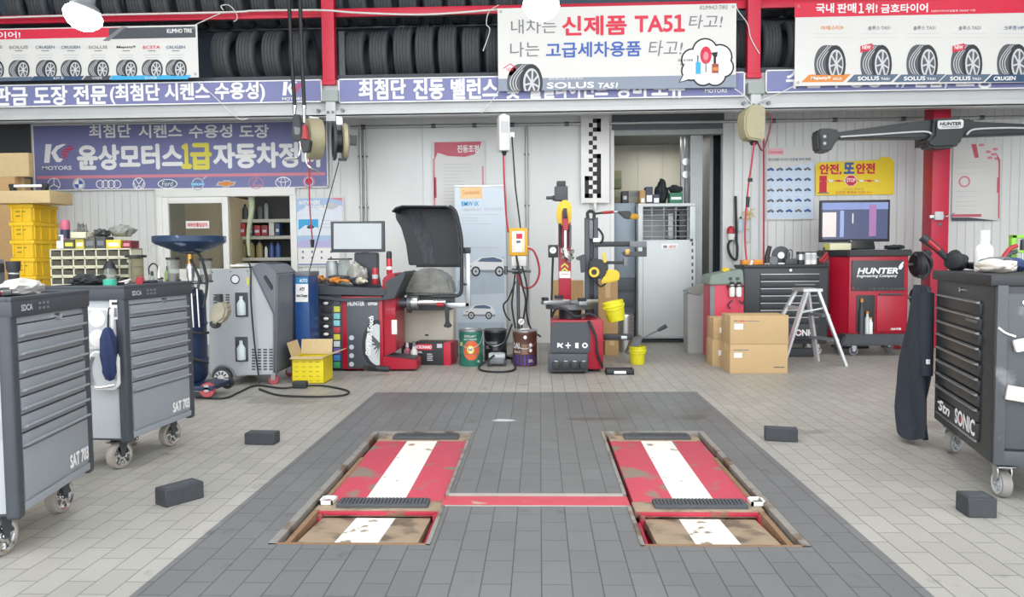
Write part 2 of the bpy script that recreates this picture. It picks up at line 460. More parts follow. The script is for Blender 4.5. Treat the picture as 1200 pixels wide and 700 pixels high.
# ---- walls
def wall_material(name, col, period, groove=0.6, line='#8e8e8c', amount=0.35):
    m = bpy.data.materials.new(name); m.use_nodes = True
    nt = m.node_tree; b = nt.nodes['Principled BSDF']; L = nt.links.new
    b.inputs['Roughness'].default_value = 0.42
    tc = nt.nodes.new('ShaderNodeTexCoord'); sp = nt.nodes.new('ShaderNodeSeparateXYZ'); L(tc.outputs['Object'], sp.inputs[0])
    def mth(op, a, v=None):
        n = nt.nodes.new('ShaderNodeMath'); n.operation = op; L(a, n.inputs[0])
        if v is not None: n.inputs[1].default_value = v
        return n.outputs[0]
    x = mth('PINGPONG', mth('ADD', sp.outputs[0], 20.0), period/2)
    g = nt.nodes.new('ShaderNodeMapRange'); g.inputs[1].default_value = 0.0; g.inputs[2].default_value = 0.007; g.inputs[3].default_value = 1.0; g.inputs[4].default_value = 0.0; L(x, g.inputs[0])
    no = nt.nodes.new('ShaderNodeTexNoise'); no.inputs['Scale'].default_value = 1.2; no.inputs['Detail'].default_value = 5
    mp = nt.nodes.new('ShaderNodeMapping'); mp.inputs['Scale'].default_value = (3, 3, 0.6); L(tc.outputs['Object'], mp.inputs[0]); L(mp.outputs[0], no.inputs['Vector'])
    c = lin(col)
    mx = nt.nodes.new('ShaderNodeMix'); mx.data_type = 'RGBA'; L(no.outputs['Fac'], mx.inputs[0])
    mx.inputs[6].default_value = tuple(v*0.93 for v in c[:3])+(1,); mx.inputs[7].default_value = tuple(min(1, v*1.05) for v in c[:3])+(1,)
    m2 = nt.nodes.new('ShaderNodeMix'); m2.data_type = 'RGBA'; L(mth('MULTIPLY', g.outputs[0], amount), m2.inputs[0]); L(mx.outputs[2], m2.inputs[6]); m2.inputs[7].default_value = lin(line)
    L(m2.outputs[2], b.inputs['Base Color'])
    bp = nt.nodes.new('ShaderNodeBump'); bp.inputs['Strength'].default_value = groove; bp.inputs['Distance'].default_value = 0.006; bp.invert = True
    L(g.outputs[0], bp.inputs['Height']); L(bp.outputs[0], b.inputs['Normal'])
    return m
PANEL = wall_material('white_wall_panel', '#dcdedd', 0.115, 0.8, amount=0.3)
SMOOTHP = wall_material('smooth_wall_panel', '#e0e2e1', 1.15, 0.6, amount=0.35)
DARKW = mat('dark_grey_wall', '#5d6166', 0.6, var=0.1)
WT = 3.42
wx0 = P(38, 200, WALL).x
winL, winR = P(187, 230, WALL).x, P(343, 230, WALL).x
winT, winB = P(260, 229, WALL).z, 0.92
dL, dR, dT = P(717, 250, WALL).x, P(848, 250, WALL).x, P(780, 152, WALL).z
mb = MB()
mb.bx((wx0, WALL, 0), (winL, WALL+0.1, WT), PANEL)
mb.bx((winL, WALL, winT), (winR, WALL+0.1, WT), PANEL)
mb.bx((winL, WALL, 0), (winR, WALL+0.1, winB), PANEL)
xs1 = P(408, 250, WALL).x
mb.bx((winR, WALL, 0), (xs1, WALL+0.1, WT), PANEL)
mb.bx((xs1, WALL, 0), (dL, WALL+0.1, WT), SMOOTHP)
mb.bx((dL, WALL, dT), (dR, WALL+0.1, WT), DARKW)
mb.bx((dR, WALL, 0), (8.6, WALL+0.1, WT), PANEL)
struct(mb, 'wall_back')
mb = MB(); mb.bx((-9.1, -4, 0), (-9.0, 13.1, 6.2), mat('side_wall', '#c9c9c6', 0.6, var=0.05)); struct(mb, 'wall_left')
mb = MB(); mb.bx((9.0, -4, 0), (9.1, 13.1, 6.2), mat('side_wall', '#c9c9c6')); struct(mb, 'wall_right')
mb = MB(); mb.bx((-9.0, 13.0, 0), (9.0, 13.1, 6.2), mat('rear_wall', '#8d9094', 0.7, var=0.08)); struct(mb, 'wall_rear')
mb = MB(); mb.bx((-9.0, 11.6, 0), (wx0-0.02, 11.7, 3.42), DARKW); struct(mb, 'wall_alcove')
mb = MB(); mb.bx((-9.1, 1.2, 6.1), (9.1, 13.1, 6.2), mat('roof_sheet', '#b4b8ba', 0.6, var=0.06)); struct(mb, 'ceiling')
# mezzanine deck carrying the tyres and the dark sheet behind them
mb = MB(); mb.bx((-8.9, BEAM+0.1, 3.42), (8.9, 11.6, 3.5), mat('deck_sheet', '#4c5157', 0.7, var=0.15)); struct(mb, 'slab_mezzanine')
mb = MB(); mb.bx((-8.9, 10.75, 3.5), (8.9, 10.8, 6.1), mat('mezzanine_sheet', '#51606e', 0.7, var=0.1)); struct(mb, 'wall_mezzanine')
# light grey channel beam below the banners
BEAMM = mat('beam_paint', '#c3c5c6', 0.45, var=0.08, scale=3)
mb = MB()
mb.bx((-8.9, BEAM+0.02, 2.985), (8.9, BEAM+0.1, 3.42), BEAMM, 0.006)
mb.bx((-8.9, BEAM-0.06, 2.955), (8.9, BEAM+0.1, 2.985), BEAMM, 0.006)
mb.bx((-8.9, BEAM-0.06, 2.955), (8.9, BEAM-0.045, 3.03), BEAMM, 0.004)
struct(mb, 'beam_front')
# bolted junction plates where the red posts stand on the beam
for px, py in ((389, 112), (884, 103)):
    q = P(px, py, BEAM)
    mb = MB()
    mb.box((q.x, BEAM-0.05, q.z-0.02), (0.2, 0.1, 0.14), mat('plate_grey', '#9aa39f', 0.5, var=0.1), bev=0.006)
    mb.box((q.x, BEAM-0.03, q.z-0.2), (0.12, 0.1, 0.26), BEAMM, bev=0.006)
    for s_ in (-1, 1):
        mb.cyl((q.x+s_*0.15, BEAM-0.1, q.z-0.2), (q.x+s_*0.15, BEAM-0.05, q.z-0.2), 0.022, DSTEEL, n=8)
        mb.cyl((q.x+s_*0.03, BEAM-0.1, q.z-0.22), (q.x+s_*0.03, BEAM-0.06, q.z-0.22), 0.016, DSTEEL, n=8)
    struct(mb, 'beam_joint')

# ---- window frame and panes, office behind
mb = MB()
fr = 0.09
mb.bx((winL-0.03, WALL-0.05, winT-0.02), (winR+0.05, WALL+0.1, winT+fr), WHITE, 0.008)
mb.bx((winL-0.03, WALL-0.05, winB-0.05), (winR+0.05, WALL+0.1, winB+0.04), WHITE, 0.008)
mb.bx((winL-0.03, WALL-0.05, winB), (winL+0.05, WALL+0.1, winT), WHITE, 0.008)
mb.bx((winR-0.03, WALL-0.05, winB), (winR+0.06, WALL+0.1, winT), WHITE, 0.008)
win = struct(mb, 'window_1')
sx0, sx1 = P(190, 280, WALL).x, P(269, 280, WALL).x
mb = MB()
sw = 0.115
mb.bx((sx0, WALL-0.03, winB+0.04), (sx0+sw, WALL+0.03, winT-0.02), WHITE, 0.01)
mb.bx((sx1-sw*0.75, WALL-0.03, winB+0.04), (sx1, WALL+0.03, winT-0.02), WHITE, 0.01)
mb.bx((sx0+sw, WALL-0.03, winT-0.11), (sx1-sw*0.75, WALL+0.03, winT-0.02), WHITE, 0.01)
mb.bx((sx0+sw, WALL-0.03, winB+0.04), (sx1-sw*0.75, WALL+0.03, winB+0.15), WHITE, 0.01)
sash = mb.build('window_frame', win)
mb = MB(); mb.bx((sx0+sw, WALL-0.003, winB+0.14), (sx1-sw*0.75, WALL+0.003, winT-0.1), glass('window_glass', '#d9d6c8', mixf=0.12)); mb.build('window_pane', win)
mb = MB(); mb.bx((winL-0.6, 12.4, 0), (winR+0.5, 12.45, 3.4), mat('office_wall', '#cdbf9f', 0.7, var=0.05)); struct(mb, 'wall_office')
mb = MB(); mb.bx((P(268, 280, 10.6).x, 10.62, winB), (P(269, 280, 10.6).x+0.02, 11.3, winT), mat('office_wall', '#cdbf9f')); struct(mb, 'wall_office_partition')

# ---- doorway frame and the store room behind it
JAMB = mat('jamb_paint', '#cfd1d0', 0.5, var=0.05)
mb = MB()
mb.bx((dL-0.02, WALL-0.02, 0), (dL+0.03, WALL+0.12, dT), WHITE)
mb.bx((dR-0.02, WALL-0.03, 0), (dR+0.12, WALL+0.12, dT+0.1), JAMB, 0.006)
mb.bx((P(808, 250, 10.55).x, 10.5, 0), (P(822, 250, 10.55).x, 10.6, dT), mat('track_steel', '#9fa2a3', 0.45, 0.4, var=0.1))
mb.bx((dL, WALL-0.01, dT-0.07), (dR, WALL+0.1, dT), mat('plate_grey', '#9aa39f'), 0.004)
struct(mb, 'door_1')
mb = MB()
mb.bx((dL-0.4, 12.3, 0), (P(815, 250, 12.3).x+0.3, 12.35, 3.0), wall_material('siding', '#cfccbc', 0.4, amount=0.2)); struct(mb, 'wall_store')
mb = MB(); mb.bx((P(812, 250, 11.5).x+0.05, 10.62, 0), (P(812, 250, 11.5).x+0.1, 12.3, 3.0), mat('store_side', '#8b8e8f', 0.6, var=0.08)); struct(mb, 'wall_store_side')
mb = MB(); mb.bx((P(825, 250, 11.0).x, 11.0, 0), (P(865, 250, 11.0).x, 11.05, 3.0), mat('dark_opening_teal', '#3b4a50', 0.6, var=0.1)); struct(mb, 'wall_dark_opening')  # sheet standing in for the dark opening, its darkness put into the colour
mb = MB(); mb.bx((dL-0.4, 10.5, 2.98), (dR+0.3, 12.3, 3.03), mat('store_ceiling', '#8f9294', 0.7)); struct(mb, 'ceiling_store')
# steel track posts and folded sheets on the right of the opening
mb = MB()
for k, px in enumerate((799, 804)):
    q = P(px, 240, 10.75); mb.bx((q.x-0.02, 10.7, 0), (q.x+0.02, 10.78, dT), mat('track_steel', '#9fa2a3'))
for py in (190, 205):
    q = P(803, py, 10.7); mb.cyl((q.x, 10.66, q.z), (q.x, 10.7, q.z), 0.05, STEEL, n=14)
struct(mb, 'trim_door_track')

# ================================================================ LIFT PLATFORMS
LRED = mat('lift_red', '#bd4557', 0.5, var=0.1, scale=30, wear=('#85776a', 3.6, 0.54, 0.6))
LWHITE = mat('lift_white', '#e6e4dd', 0.55, var=0.05, scale=30, wear=('#94806a', 9, 0.62, 0.66))
LTAN = mat('lift_worn_plate', '#9f8c76', 0.65, 0.1, var=0.25, scale=12, wear=('#6c5f50', 7, 0.5, 0.62))
LREDD = mat('lift_side_red', '#b02a42', 0.5, var=0.15, wear=('#7d5a48', 8, 0.58, 0.64))
def lift(x0, x1, label, mir):
    cx = (x0+x1)/2
    t = thing('scissor_lift_platform', label, 'car lift', (cx, 4.05, 0), 0, 'sunken car lift platforms')
    w = (x1-x0)/2
    def Yl(y): return y-4.05
    mb = MB()
    mb.bx((-w, Yl(3.66), -0.075), (w, Yl(5.05), -0.018), LRED, 0.006)
    mb.build('platform', t)
    mb = MB(); mb.bx((-0.095, Yl(3.69), -0.019), (0.105, Yl(4.94), -0.0165), LWHITE); mb.build('white_stripe', t, 'white painted centre stripe')
    mb = MB()
    mb.bx((-w, Yl(4.90), -0.0185), (w, Yl(5.05), -0.0160), LTAN)
    mb.bx((-w-0.01, Yl(3.535), -0.05), (w+0.012, Yl(3.67), -0.014), LTAN, 0.008)
    mb.build('end_plate', t, 'worn bare end plates')
    mb = MB(); mb.bx((-w-0.012, Yl(3.525), -0.04), (w+0.012, Yl(3.54), -0.02), LREDD, 0.005); mb.build('front_lip', t)
    for nm, ya, yb, xa, xb in (('front', 3.56, 3.66, -w+0.09, w-0.06), ('rear', 4.93, 5.03, -w+0.1, w-0.06)):
        mb = MB()
        mb.bx((xa, Yl(ya), -0.016), (xb, Yl(yb), 0.004), mat('pad_rubber', '#4b4e52', .7, var=.15), 0.004)
        n = 24
        for k in range(n):
            u = xa+0.012+(xb-xa-0.024)*(k+0.5)/n
            mb.bx((u-0.007, Yl(ya)+0.012, 0.003), (u+0.005, Yl(yb)-0.012, 0.010), mat('pad_rubber', '#4b4e52'))
        mb.build('rubber_pad', t, 'black ribbed rubber pad')
    # lower run-on ramp in front
    mb = MB()
    mb.prism([(Yl(3.53), -0.052), (Yl(3.08), -0.018), (Yl(3.08), -0.05), (Yl(3.53), -0.09)], LTAN, -w+0.035, w-0.04, 'YZ')
    r = mb.build('ramp_plate', t)
    mb = MB()
    mb.prism([(Yl(3.525), -0.0502), (Yl(3.085), -0.0168), (Yl(3.085), -0.0185), (Yl(3.525), -0.052)], LWHITE, -0.1, 0.09, 'YZ')
    mb.build('ramp_stripe', r)
    mb = MB()
    for sx in (-w+0.012, w-0.03):
        mb.bx((sx, Yl(3.5), -0.16), (sx+0.025, Yl(3.55), -0.03), LREDD, 0.008)
    mb.build('hinge_bracket', t)
    mb = MB(); mb.bx((-w-0.0, Yl(3.08), -0.22), (-w+0.012, Yl(3.5), -0.06), LREDD); mb.bx((w-0.03, Yl(3.08), -0.22), (w-0.018, Yl(3.5), -0.06), LREDD); mb.build('side_skirt', t)
    mb = MB()
    for s_ in (-1, 1):
        mb.bx((s_*(w-0.12)-0.03, Yl(3.7), -0.30), (s_*(w-0.12)+0.03, Yl(4.95), -0.24), LREDD)
        mb.bx((s_*(w-0.12)-0.02, Yl(3.8), -0.25), (s_*(w-0.12)+0.02, Yl(3.9), -0.07), LREDD)
        mb.bx((s_*(w-0.12)-0.02, Yl(4.8), -0.25), (s_*(w-0.12)+0.02, Yl(4.9), -0.07), LREDD)
    mb.build('scissor_frame', t)
    mb = MB()
    ex = -w-0.005 if mir < 0 else w-0.035
    mb.bx((ex, Yl(3.60), -0.012), (ex+0.07, Yl(3.61), 0.006), WHITE); mb.bx((ex, Yl(3.68), -0.012), (ex+0.07, Yl(3.69), 0.006), WHITE)
    mb.bx((ex, Yl(3.6), -0.012), (ex+0.01, Yl(3.69), 0.006), WHITE); mb.bx((ex+0.06, Yl(3.6), -0.012), (ex+0.07, Yl(3.69), 0.006), WHITE)
    mb.build('stop_bracket', t, 'small white corner bracket')
    return t
lift(-1.09, -0.49, 'red sunken car lift platform with white stripe on the left of the bay', -1)
lift(0.455, 1.05, 'red sunken car lift platform with white stripe on the right of the bay', 1)
mb = MB(); mb.bx((LX1-0.02, CH0+0.01, -0.1), (RX0+0.02, CH1-0.026, -0.001), mat('channel_cover_red', '#c34a58', 0.5, var=0.1, wear=('#b9a294', 8, 0.62, 0.68)), 0.004)
tag(mb.build('channel_cover'), 'long thin red metal cover over the floor channel joining both lift platforms', 'cover')

# ================================================================ TYRE RACK, TYRES
TYRE = mat('tyre_rubber', '#484c50', 0.7, var=0.25, scale=30, stretch=(1, 1, 1))
def tyre_mesh(R=0.335, W=0.235):
    mb = MB()
    h = W/2; pr = [(R*0.63, -h*0.82), (R*0.72, -h*0.98), (R*0.86, -h), (R*0.955, -h*0.9), (R*0.985, -h*0.78)]
    g = 0.012
    for c in (-0.5, -0.17, 0.17, 0.5):
        x = c*h
        pr += [(R, x-0.012), (R-g, x-0.006), (R-g, x+0.006), (R, x+0.012)]
    pr += [(R*0.985, h*0.78), (R*0.955, h*0.9), (R*0.86, h), (R*0.72, h*0.98), (R*0.63, h*0.82), (R*0.63, -h*0.82)]
    mb.lathe(pr, TYRE, axis='X', n=48)
    return mb.build('tyre', sharp=50)
def rkl(x, y, z): return (x, y, z)
RACKRED = mat('rack_red', '#c8173a', 0.42, var=0.07)
for px, pyb in ((386, 100), (883, 92), (1290, 80), (-110, 110)):
    q = P(px, pyb, BEAM)
    mb = MB(); mb.bx((q.x-0.078, BEAM-0.02, q.z+0.02), (q.x+0.078, BEAM+0.09, 6.1), RACKRED, 0.006)
    mb.bx((q.x-0.088, BEAM-0.04, q.z), (q.x+0.088, BEAM+0.09, q.z+0.06), RACKRED, 0.004)
    struct(mb, 'post_red_rack')
zb = P(480, 10, BEAM).z
mb = MB(); mb.bx((-8.9, BEAM+0.1, zb-0.05), (8.9, BEAM+0.14, zb+0.05), RACKRED, 0.004); struct(mb, 'beam_rack')
mb = MB()
for y in (9.735, 10.185): mb.cyl((-8.9, y, 4.29), (8.9, y, 4.29), 0.02, DSTEEL)
struct(mb, 'trim_rack_rails')
mb = MB(); q = P(401, 40, 10.36); mb.bx((q.x-0.05, 10.36, 3.5), (q.x+0.03, 10.4, 4.3), mat('plate_grey', '#9aa39f')); struct(mb, 'post_rear_rack')
pt = tyre_mesh()
first = [True]
def put_tyre(px, bottom, rowY, label, group, sc=1.0, tilt=0.0):
    o = pt if first[0] else pt.copy()
    if not first[0]: COL.objects.link(o)
    first[0] = False
    q = P(px, 60, rowY)
    o.location = (q.x, rowY, bottom+0.335*sc)
    o.scale = (1, sc, sc); o.rotation_euler = (random.uniform(0, 6), 0, tilt)
    tag(o, label, 'tyre', group)
ORD = ['first', 'second', 'third', 'fourth', 'fifth', 'sixth', 'seventh', 'eighth', 'ninth', 'tenth', 'eleventh', 'twelfth', 'thirteenth', 'fourteenth', 'fifteenth', 'sixteenth', 'seventeenth', 'eighteenth', 'nineteenth', 'twentieth', 'twenty-first', 'twenty-second', 'twenty-third', 'twenty-fourth']
for i, px in enumerate((268, 297, 326, 357)):
    put_tyre(px, 3.5, 9.95, 'dark tyre, %s from the left tyre advert towards the first red rack post, lower row' % ORD[i], 'tyres left of the first red post', 1.03)
for i, (px, sc) in enumerate(((421, .98), (448, .98), (476, 1.05), (501, 1.06), (527, 1.06), (554, 1.02), (581, 1.01))):
    put_tyre(px, 3.5, 9.95, 'dark tyre, %s to the right of the first red rack post, lower row' % ORD[i], 'tyres between the first red post and the white banner', sc)
for i, px in enumerate((864, 897, 926)):
    put_tyre(px, 3.5, 9.95, ['dark tyre squeezed between the white banner and the second red rack post', 'dark tyre just right of the second red rack post, lower row', 'dark tyre half hidden behind the red topped advert, lower row'][i], 'tyres at the second red post', 1.03)
k = 0
for px in range(6, 600, 28):
    if abs(px-386) < 10: continue
    put_tyre(px, 4.25, 9.96, 'dark tyre, %s from the left edge of the upper rack row' % ORD[k], 'tyres on the upper rack row', 1.0, random.uniform(-0.06, 0.06)); k += 1
for i, px in enumerate((905, 931)):
    put_tyre(px, 4.25, 9.96, ['upper row dark tyre beside the second red rack post', 'upper row dark tyre behind the corner of the red topped advert'][i], 'tyres on the upper rack row', 1.0)
# ================================================================ BANNERS ON THE BEAM
def fabric(name, col, bump=0.25):
    return mat(name, col, 0.55, var=0.05, scale=1.6, bump=bump, stretch=(1.0, 1, 2.2))
FBLUE = fabric('blue_banner', '#797dab')
FWHITE = fabric('white_banner', '#dbdad7')
FDK = mat('charcoal_print', '#4b4f58', 0.6, var=0.05)
EYE = mat('eyelet', '#8c8c8c', 0.4, 0.6)
def banner(px0, py0, px1, py1, Y, name, label, cat, fab, border=None, eyelets=True, group=None):
    pn = Pan(px0, py0, px1, py1, Y)
    t = thing(name, label, cat, pn.loc, 0, group)
    mb = MB(); mb.bx((-pn.w/2, 0, 0), (pn.w/2, 0.004, pn.h), fab)
    sh = mb.build('sheet', t)
    if border:
        mb = MB(); e = 0.014
        for r in ((-pn.w/2, 0, pn.w/2, e), (-pn.w/2, pn.h-e, pn.w/2, pn.h), (-pn.w/2, 0, -pn.w/2+e, pn.h), (pn.w/2-e, 0, pn.w/2, pn.h)):
            mb.rect(*r, border, -0.002)
        mb.build('hem', t, 'white hem')
    if eyelets:
        mb = MB()
        for sx in (-1, 1):
            for z in (0.04, pn.h-0.04): mb.ring(sx*(pn.w/2-0.04), z, 0.016, 0.016, 0.008, EYE, -0.004, 12)
        mb.build('eyelets', t)
    return pn, t
def kmark(pn, mb, x0, y0, x1, y1):
    """slanted white K with red streaks"""
    def q(u, v): return (x0+(x1-x0)*u, y0+(y1-y0)*v)
    pn.poly(mb, [q(.02, .0), q(.24, .0), q(.19, .55), q(.16, 1.0), q(-.04, 1.0)], INKW, -.003)
    pn.poly(mb, [q(.2, .5), q(.4, .1), q(.62, .0), q(.78, .0), q(.46, .3), q(.36, .56)], INKW, -.0035)
    pn.poly(mb, [q(.24, .5), q(.4, .46), q(.52, .74), q(.66, .8), q(.56, .96), q(.42, .96), q(.3, .72)], INKW, -.004)
    for v, a, b in ((.12, .8, 1.04), (.26, .68, 1.1), (.4, .6, .96), (.54, .6, .86), (.66, .66, .88), (.8, .74, .86)):
        pn.poly(mb, [q(a, v), q(b, v-.05), q(b-.1, v+.04), q(a+.02, v+.07)], INKR, -.0045)
# ---- long blue banners
pn, t = banner(-60, 93, 377, 127, BEAM-0.035, 'blue_banner', 'long blue banner with white Korean lettering on the beam, left of the first red post', 'banner', FBLUE, INKW)
mb = MB()
pn.text(mb, '차량 판금 도장 전문', -52, 100, 125, 125, INKW, bold=0.033)
pn.text(mb, '(최첨단 시켄스 수용성)', 130, 96, 310, 122, INKW, bold=0.033)
kmark(pn, mb, 332, 96, 354, 112); pn.text(mb, 'MOTORS', 331, 114, 355, 118, INKW, bold=0.02)
mb.build('lettering', t, 'white Korean lettering and K mark')
pn, t = banner(397, 84, 873, 121, BEAM-0.035, 'blue_banner', 'long blue banner on the beam between the two red posts, partly behind the white banner', 'banner', FBLUE, INKW)
mb = MB()
for w, x0, x1 in (('최첨단', 421, 475), ('진동', 485, 520), ('밸런스', 529, 583), ('및', 593, 608), ('휠얼라이먼트', 620, 712), ('장비', 722, 757), ('보유', 764, 802)):
    pn.text(mb, w, x0, 92.5-(x0-421)*.006, x1, 117-(x0-421)*.006, INKW, bold=0.033)
kmark(pn, mb, 826, 86, 850, 102); pn.text(mb, 'MOTORS', 826, 104, 852, 109, INKW, bold=0.02)
mb.build('lettering', t, 'white Korean lettering')
pn, t = banner(897, 75, 1290, 109, BEAM-0.035, 'blue_banner', 'long blue banner on the beam behind the red topped tyre advert on the right', 'banner', FBLUE, INKW)
mb = MB()
for w, x0, x1 in (('수입차', 921, 985), ('경정비,', 993, 1060), ('판금,', 1070, 1110), ('도장', 1120, 1165)):
    pn.text(mb, w, x0, 80, x1, 104, INKW, bold=0.025)
mb.build('lettering', t, 'white Korean lettering')

# ---- tyre adverts
RIMM = mat('rim_print', '#c9ccd0', 0.6, var=0.05); TYP = mat('tyre_print', '#55585d', 0.6, var=0.1); TYP2 = mat('tyre_print_dark', '#2f3135', 0.6, var=0.05)
def tyre_pic(pn, mb, x0, y0, x1, y1, clip=None):
    """printed three-quarter view of a tyre: tread at the left, wheel at the right"""
    w, h = x1-x0, y1-y0
    cy = y0+h/2
    def E(cx, rx, ry, m, d, n=22):
        pts = []
        for i in range(n):
            a = 2*PI*i/n; yy = cy+ry*math.sin(a)
            pts.append((cx+rx*math.cos(a), min(yy, clip) if clip else yy))
        pn.poly(mb, pts, m, d)
    E(x0+w*.36, w*.36, h*.5, TYP, -.003)
    pn.poly(mb, [(x0+w*.36, y0), (x0+w*.68, y0+h*.01), (x0+w*.68, min(y1, clip or y1)), (x0+w*.36, min(y1, clip or y1))], TYP, -.0035)
    for u in (.14, .28, .42):
        pts = []; o = []
        for i in range(13):
            a = PI*(.5+i/12)
            yy = cy-h*.48*math.sin(a-PI*0)*1
            xx = x0+w*(.36+u*.55) - w*.36*math.sin(PI*i/12)*1.0 + 0
            yy = y0+h*(.02+.96*i/12)
            if clip and yy > clip: yy = clip
            pts.append((xx, yy)); o.append((xx+w*.03, yy))
        pn.poly(mb, pts+o[::-1], INKLG, -.004)
    E(x0+w*.68, w*.32, h*.5, TYP2, -.0045); E(x0+w*.69, w*.235, h*.385, RIMM, -.005)
    E(x0+w*.70, w*.19, h*.33, TYP, -.0055)
    for k in range(7):
        a = 2*PI*k/7+.3
        ye = cy+h*.33*math.sin(a)
        if clip and ye > clip: ye = clip
        pn.bar(mb, x0+w*.70, cy, x0+w*.70+w*.2*math.cos(a), ye, max(w*.05, 1.1), RIMM, -.006)
    E(x0+w*.70, w*.05, h*.08, RIMM, -.0065)
SLATE = mat('slate_print', '#5a6b80', 0.6, var=.04)
# left advert
pn, t = banner(-60, 29, 231, 96, BEAM-0.12, 'tyre_advert_banner', 'white tyre advert banner with red and charcoal top stripe, hung at the far left', 'banner', FWHITE)
mb = MB()
pn.rect(mb, -60, 32, 150, 47.5, INKR); pn.rect(mb, 128, 31.0, 229, 46, FDK, -.0025)
pn.poly(mb, [(120, 48), (142, 31.5), (148, 31.5), (128, 48)], INKG, -.003)
pn.rect(mb, -60, 90, 38, 96.3, SLATE)
pn.poly(mb, [(36, 94.5), (40, 89.5), (99, 89), (95, 94)], mat('navy_print', '#35506f', .6)); pn.poly(mb, [(97, 94), (101, 89), (131, 88.6), (127, 93.7)], FDK); pn.poly(mb, [(128, 93.7), (132, 88.6), (224, 88), (220, 93)], INKC)
mb.build('printed_stripes', t, 'coloured stripes along top and bottom')
mb = MB()
pn.text(mb, '금호타이어!', -40, 37, 24, 46, INKW, bold=.02); pn.text(mb, 'KUMHO TIRE', 196, 33.5, 225, 39, INKW, bold=.02)
for w, x0, x1, m in (('SOLUS', -20, 3, INKG), ('SOLUS', 11, 33, INKG), ('CRUGEN', 42, 64, INKSB), ('CRUGEN', 72, 94, INKSB), ('SOLUS', 104, 126, INKG), ('Majesty9', 137, 159, INKK), ('ECSTA', 168, 188, INKR), ('CRUGEN', 195, 217, INKSB)):
    pn.text(mb, w, x0, 53.5, x1, 57.5, m, bold=.015)
    xm = (x0+x1)/2
    pn.rect(mb, xm-4.5, 59, xm+4.5, 60.2, INKG); pn.rect(mb, xm-9, 64, xm+9, 65.2, INKLG); pn.rect(mb, xm-8, 67, xm+8, 68.2, INKLG)
for w, x0, x1 in (('SUV 용', 63, 75), ('사계절용', 108, 120), ('전기차용', 170, 184)): pn.text(mb, w, x0, 89.8, x1, 93.2, INKW)
mb.build('lettering', t)
mb = MB()
for x0 in (-20, 10, 42, 71, 103, 136, 166, 194): tyre_pic(pn, mb, x0, 70.5-(x0*.004), x0+25, 94-(x0*.004), 90-x0*.006)
mb.build('printed_pictures', t, 'row of printed tyre pictures')['kind'] = 'stuff'
# centre white banner
pn, t = banner(584, 4, 863, 107, BEAM-0.12, 'white_advert_banner', 'large white hanging banner with red and blue Korean slogans above the bay centre', 'banner', FWHITE)
GREYB = mat('banner_grey_print', '#8c96a6', 0.6, var=0.04)
mb = MB(); pn.rect(mb, 584, 87.5, 862, 107, GREYB); mb.build('printed_stripe', t, 'grey stripe along the bottom')
mb = MB()
pn.text(mb, '내차는', 599, 22, 652, 40, INKG); pn.text(mb, '신제품', 659, 18, 734, 42, INKR, bold=.03); pn.text(mb, 'TA5', 744, 18, 788, 38, INKR, bold=.025); pn.text(mb, '１', 790, 17.5, 802, 37, INKR, bold=.035)
pn.text(mb, '타고!', 807, 17, 847, 34, INKG, shear=.15)
pn.text(mb, '나는', 598, 49, 632, 67, INKG); pn.text(mb, '고급세차용품', 640, 48, 751, 68, INKB, bold=.02); pn.text(mb, '타고!', 760, 47, 800, 66, INKG, shear=.15)
pn.text(mb, 'KUMHO TIRE', 820, 6, 853, 11.5, INKG, shear=.1)
pn.text(mb, '편안함으로 초대하세요', 643, 90.5, 683, 94, INKW, shear=.2)
pn.text(mb, 'SOLUS', 641, 96, 696, 104, INKW, bold=.03); pn.text(mb, 'TA51', 701, 97, 724, 103.5, INKW, bold=.03, shear=.15)
pn.text(mb, 'NEW', 593.5, 79.5, 602, 84, INKR, -.009)
pn.text(mb, '고급세차용품', 794, 69, 812, 72.5, INKK, bold=.02); pn.text(mb, '100% 증정', 797, 74, 810, 77, INKK, bold=.02)
mb.build('lettering', t, 'red, blue and grey Korean lettering')
mb = MB()
pn.poly(mb, [(598, 75), (605, 80.5), (605, 86), (598, 89), (590, 86), (590, 80.5)], INKW, -.003); pn.bar(mb, 590, 80.5, 598, 75, 1, INKR); pn.bar(mb, 598, 75, 605, 80.5, 1, INKR)
tyre_pic(pn, mb, 594, 75, 636, 120, 106.8)
# thought bubble with car care products
def bubble(g, m, d):
    for i, (cx, cy, r) in enumerate(((811, 70, 11), (826, 60, 13), (843, 67, 13), (848, 79, 10), (838, 88, 11), (824, 88, 11), (810, 83, 10), (828, 76, 16))): pn.ell(mb, cx, cy, r+g, r+g, m, d-.0002*i)
    pn.poly(mb, [(797-g, 96+g*.6), (806, 78-g), (816+g, 90+g)], m, d+.0002)
bubble(1.9, INKK, -.003); bubble(0, INKW, -.0055)
pn.ell(mb, 827, 65, 6.5, 10, INKR, -.009); pn.ell(mb, 827, 66, 3, 5, INKP, -.010); pn.rect(mb, 826.3, 70, 827.7, 85, INKG, -.0105)
pn.rect(mb, 834, 75, 842, 86, mat('brown_red_print', '#a2504a', .6), -.009); pn.rect(mb, 836, 67, 839, 75, INKK, -.009); pn.poly(mb, [(833, 62), (841, 61), (840, 67), (836, 67)], INKK, -.009)
pn.rect(mb, 835, 79, 841.5, 83, INKO, -.010)
pn.rect(mb, 815, 73, 821, 87, INKC, -.009); pn.rect(mb, 816.5, 65, 818.5, 73, INKSB, -.009)
mb.build('printed_pictures', t, 'printed tyre and speech bubble of bottles')
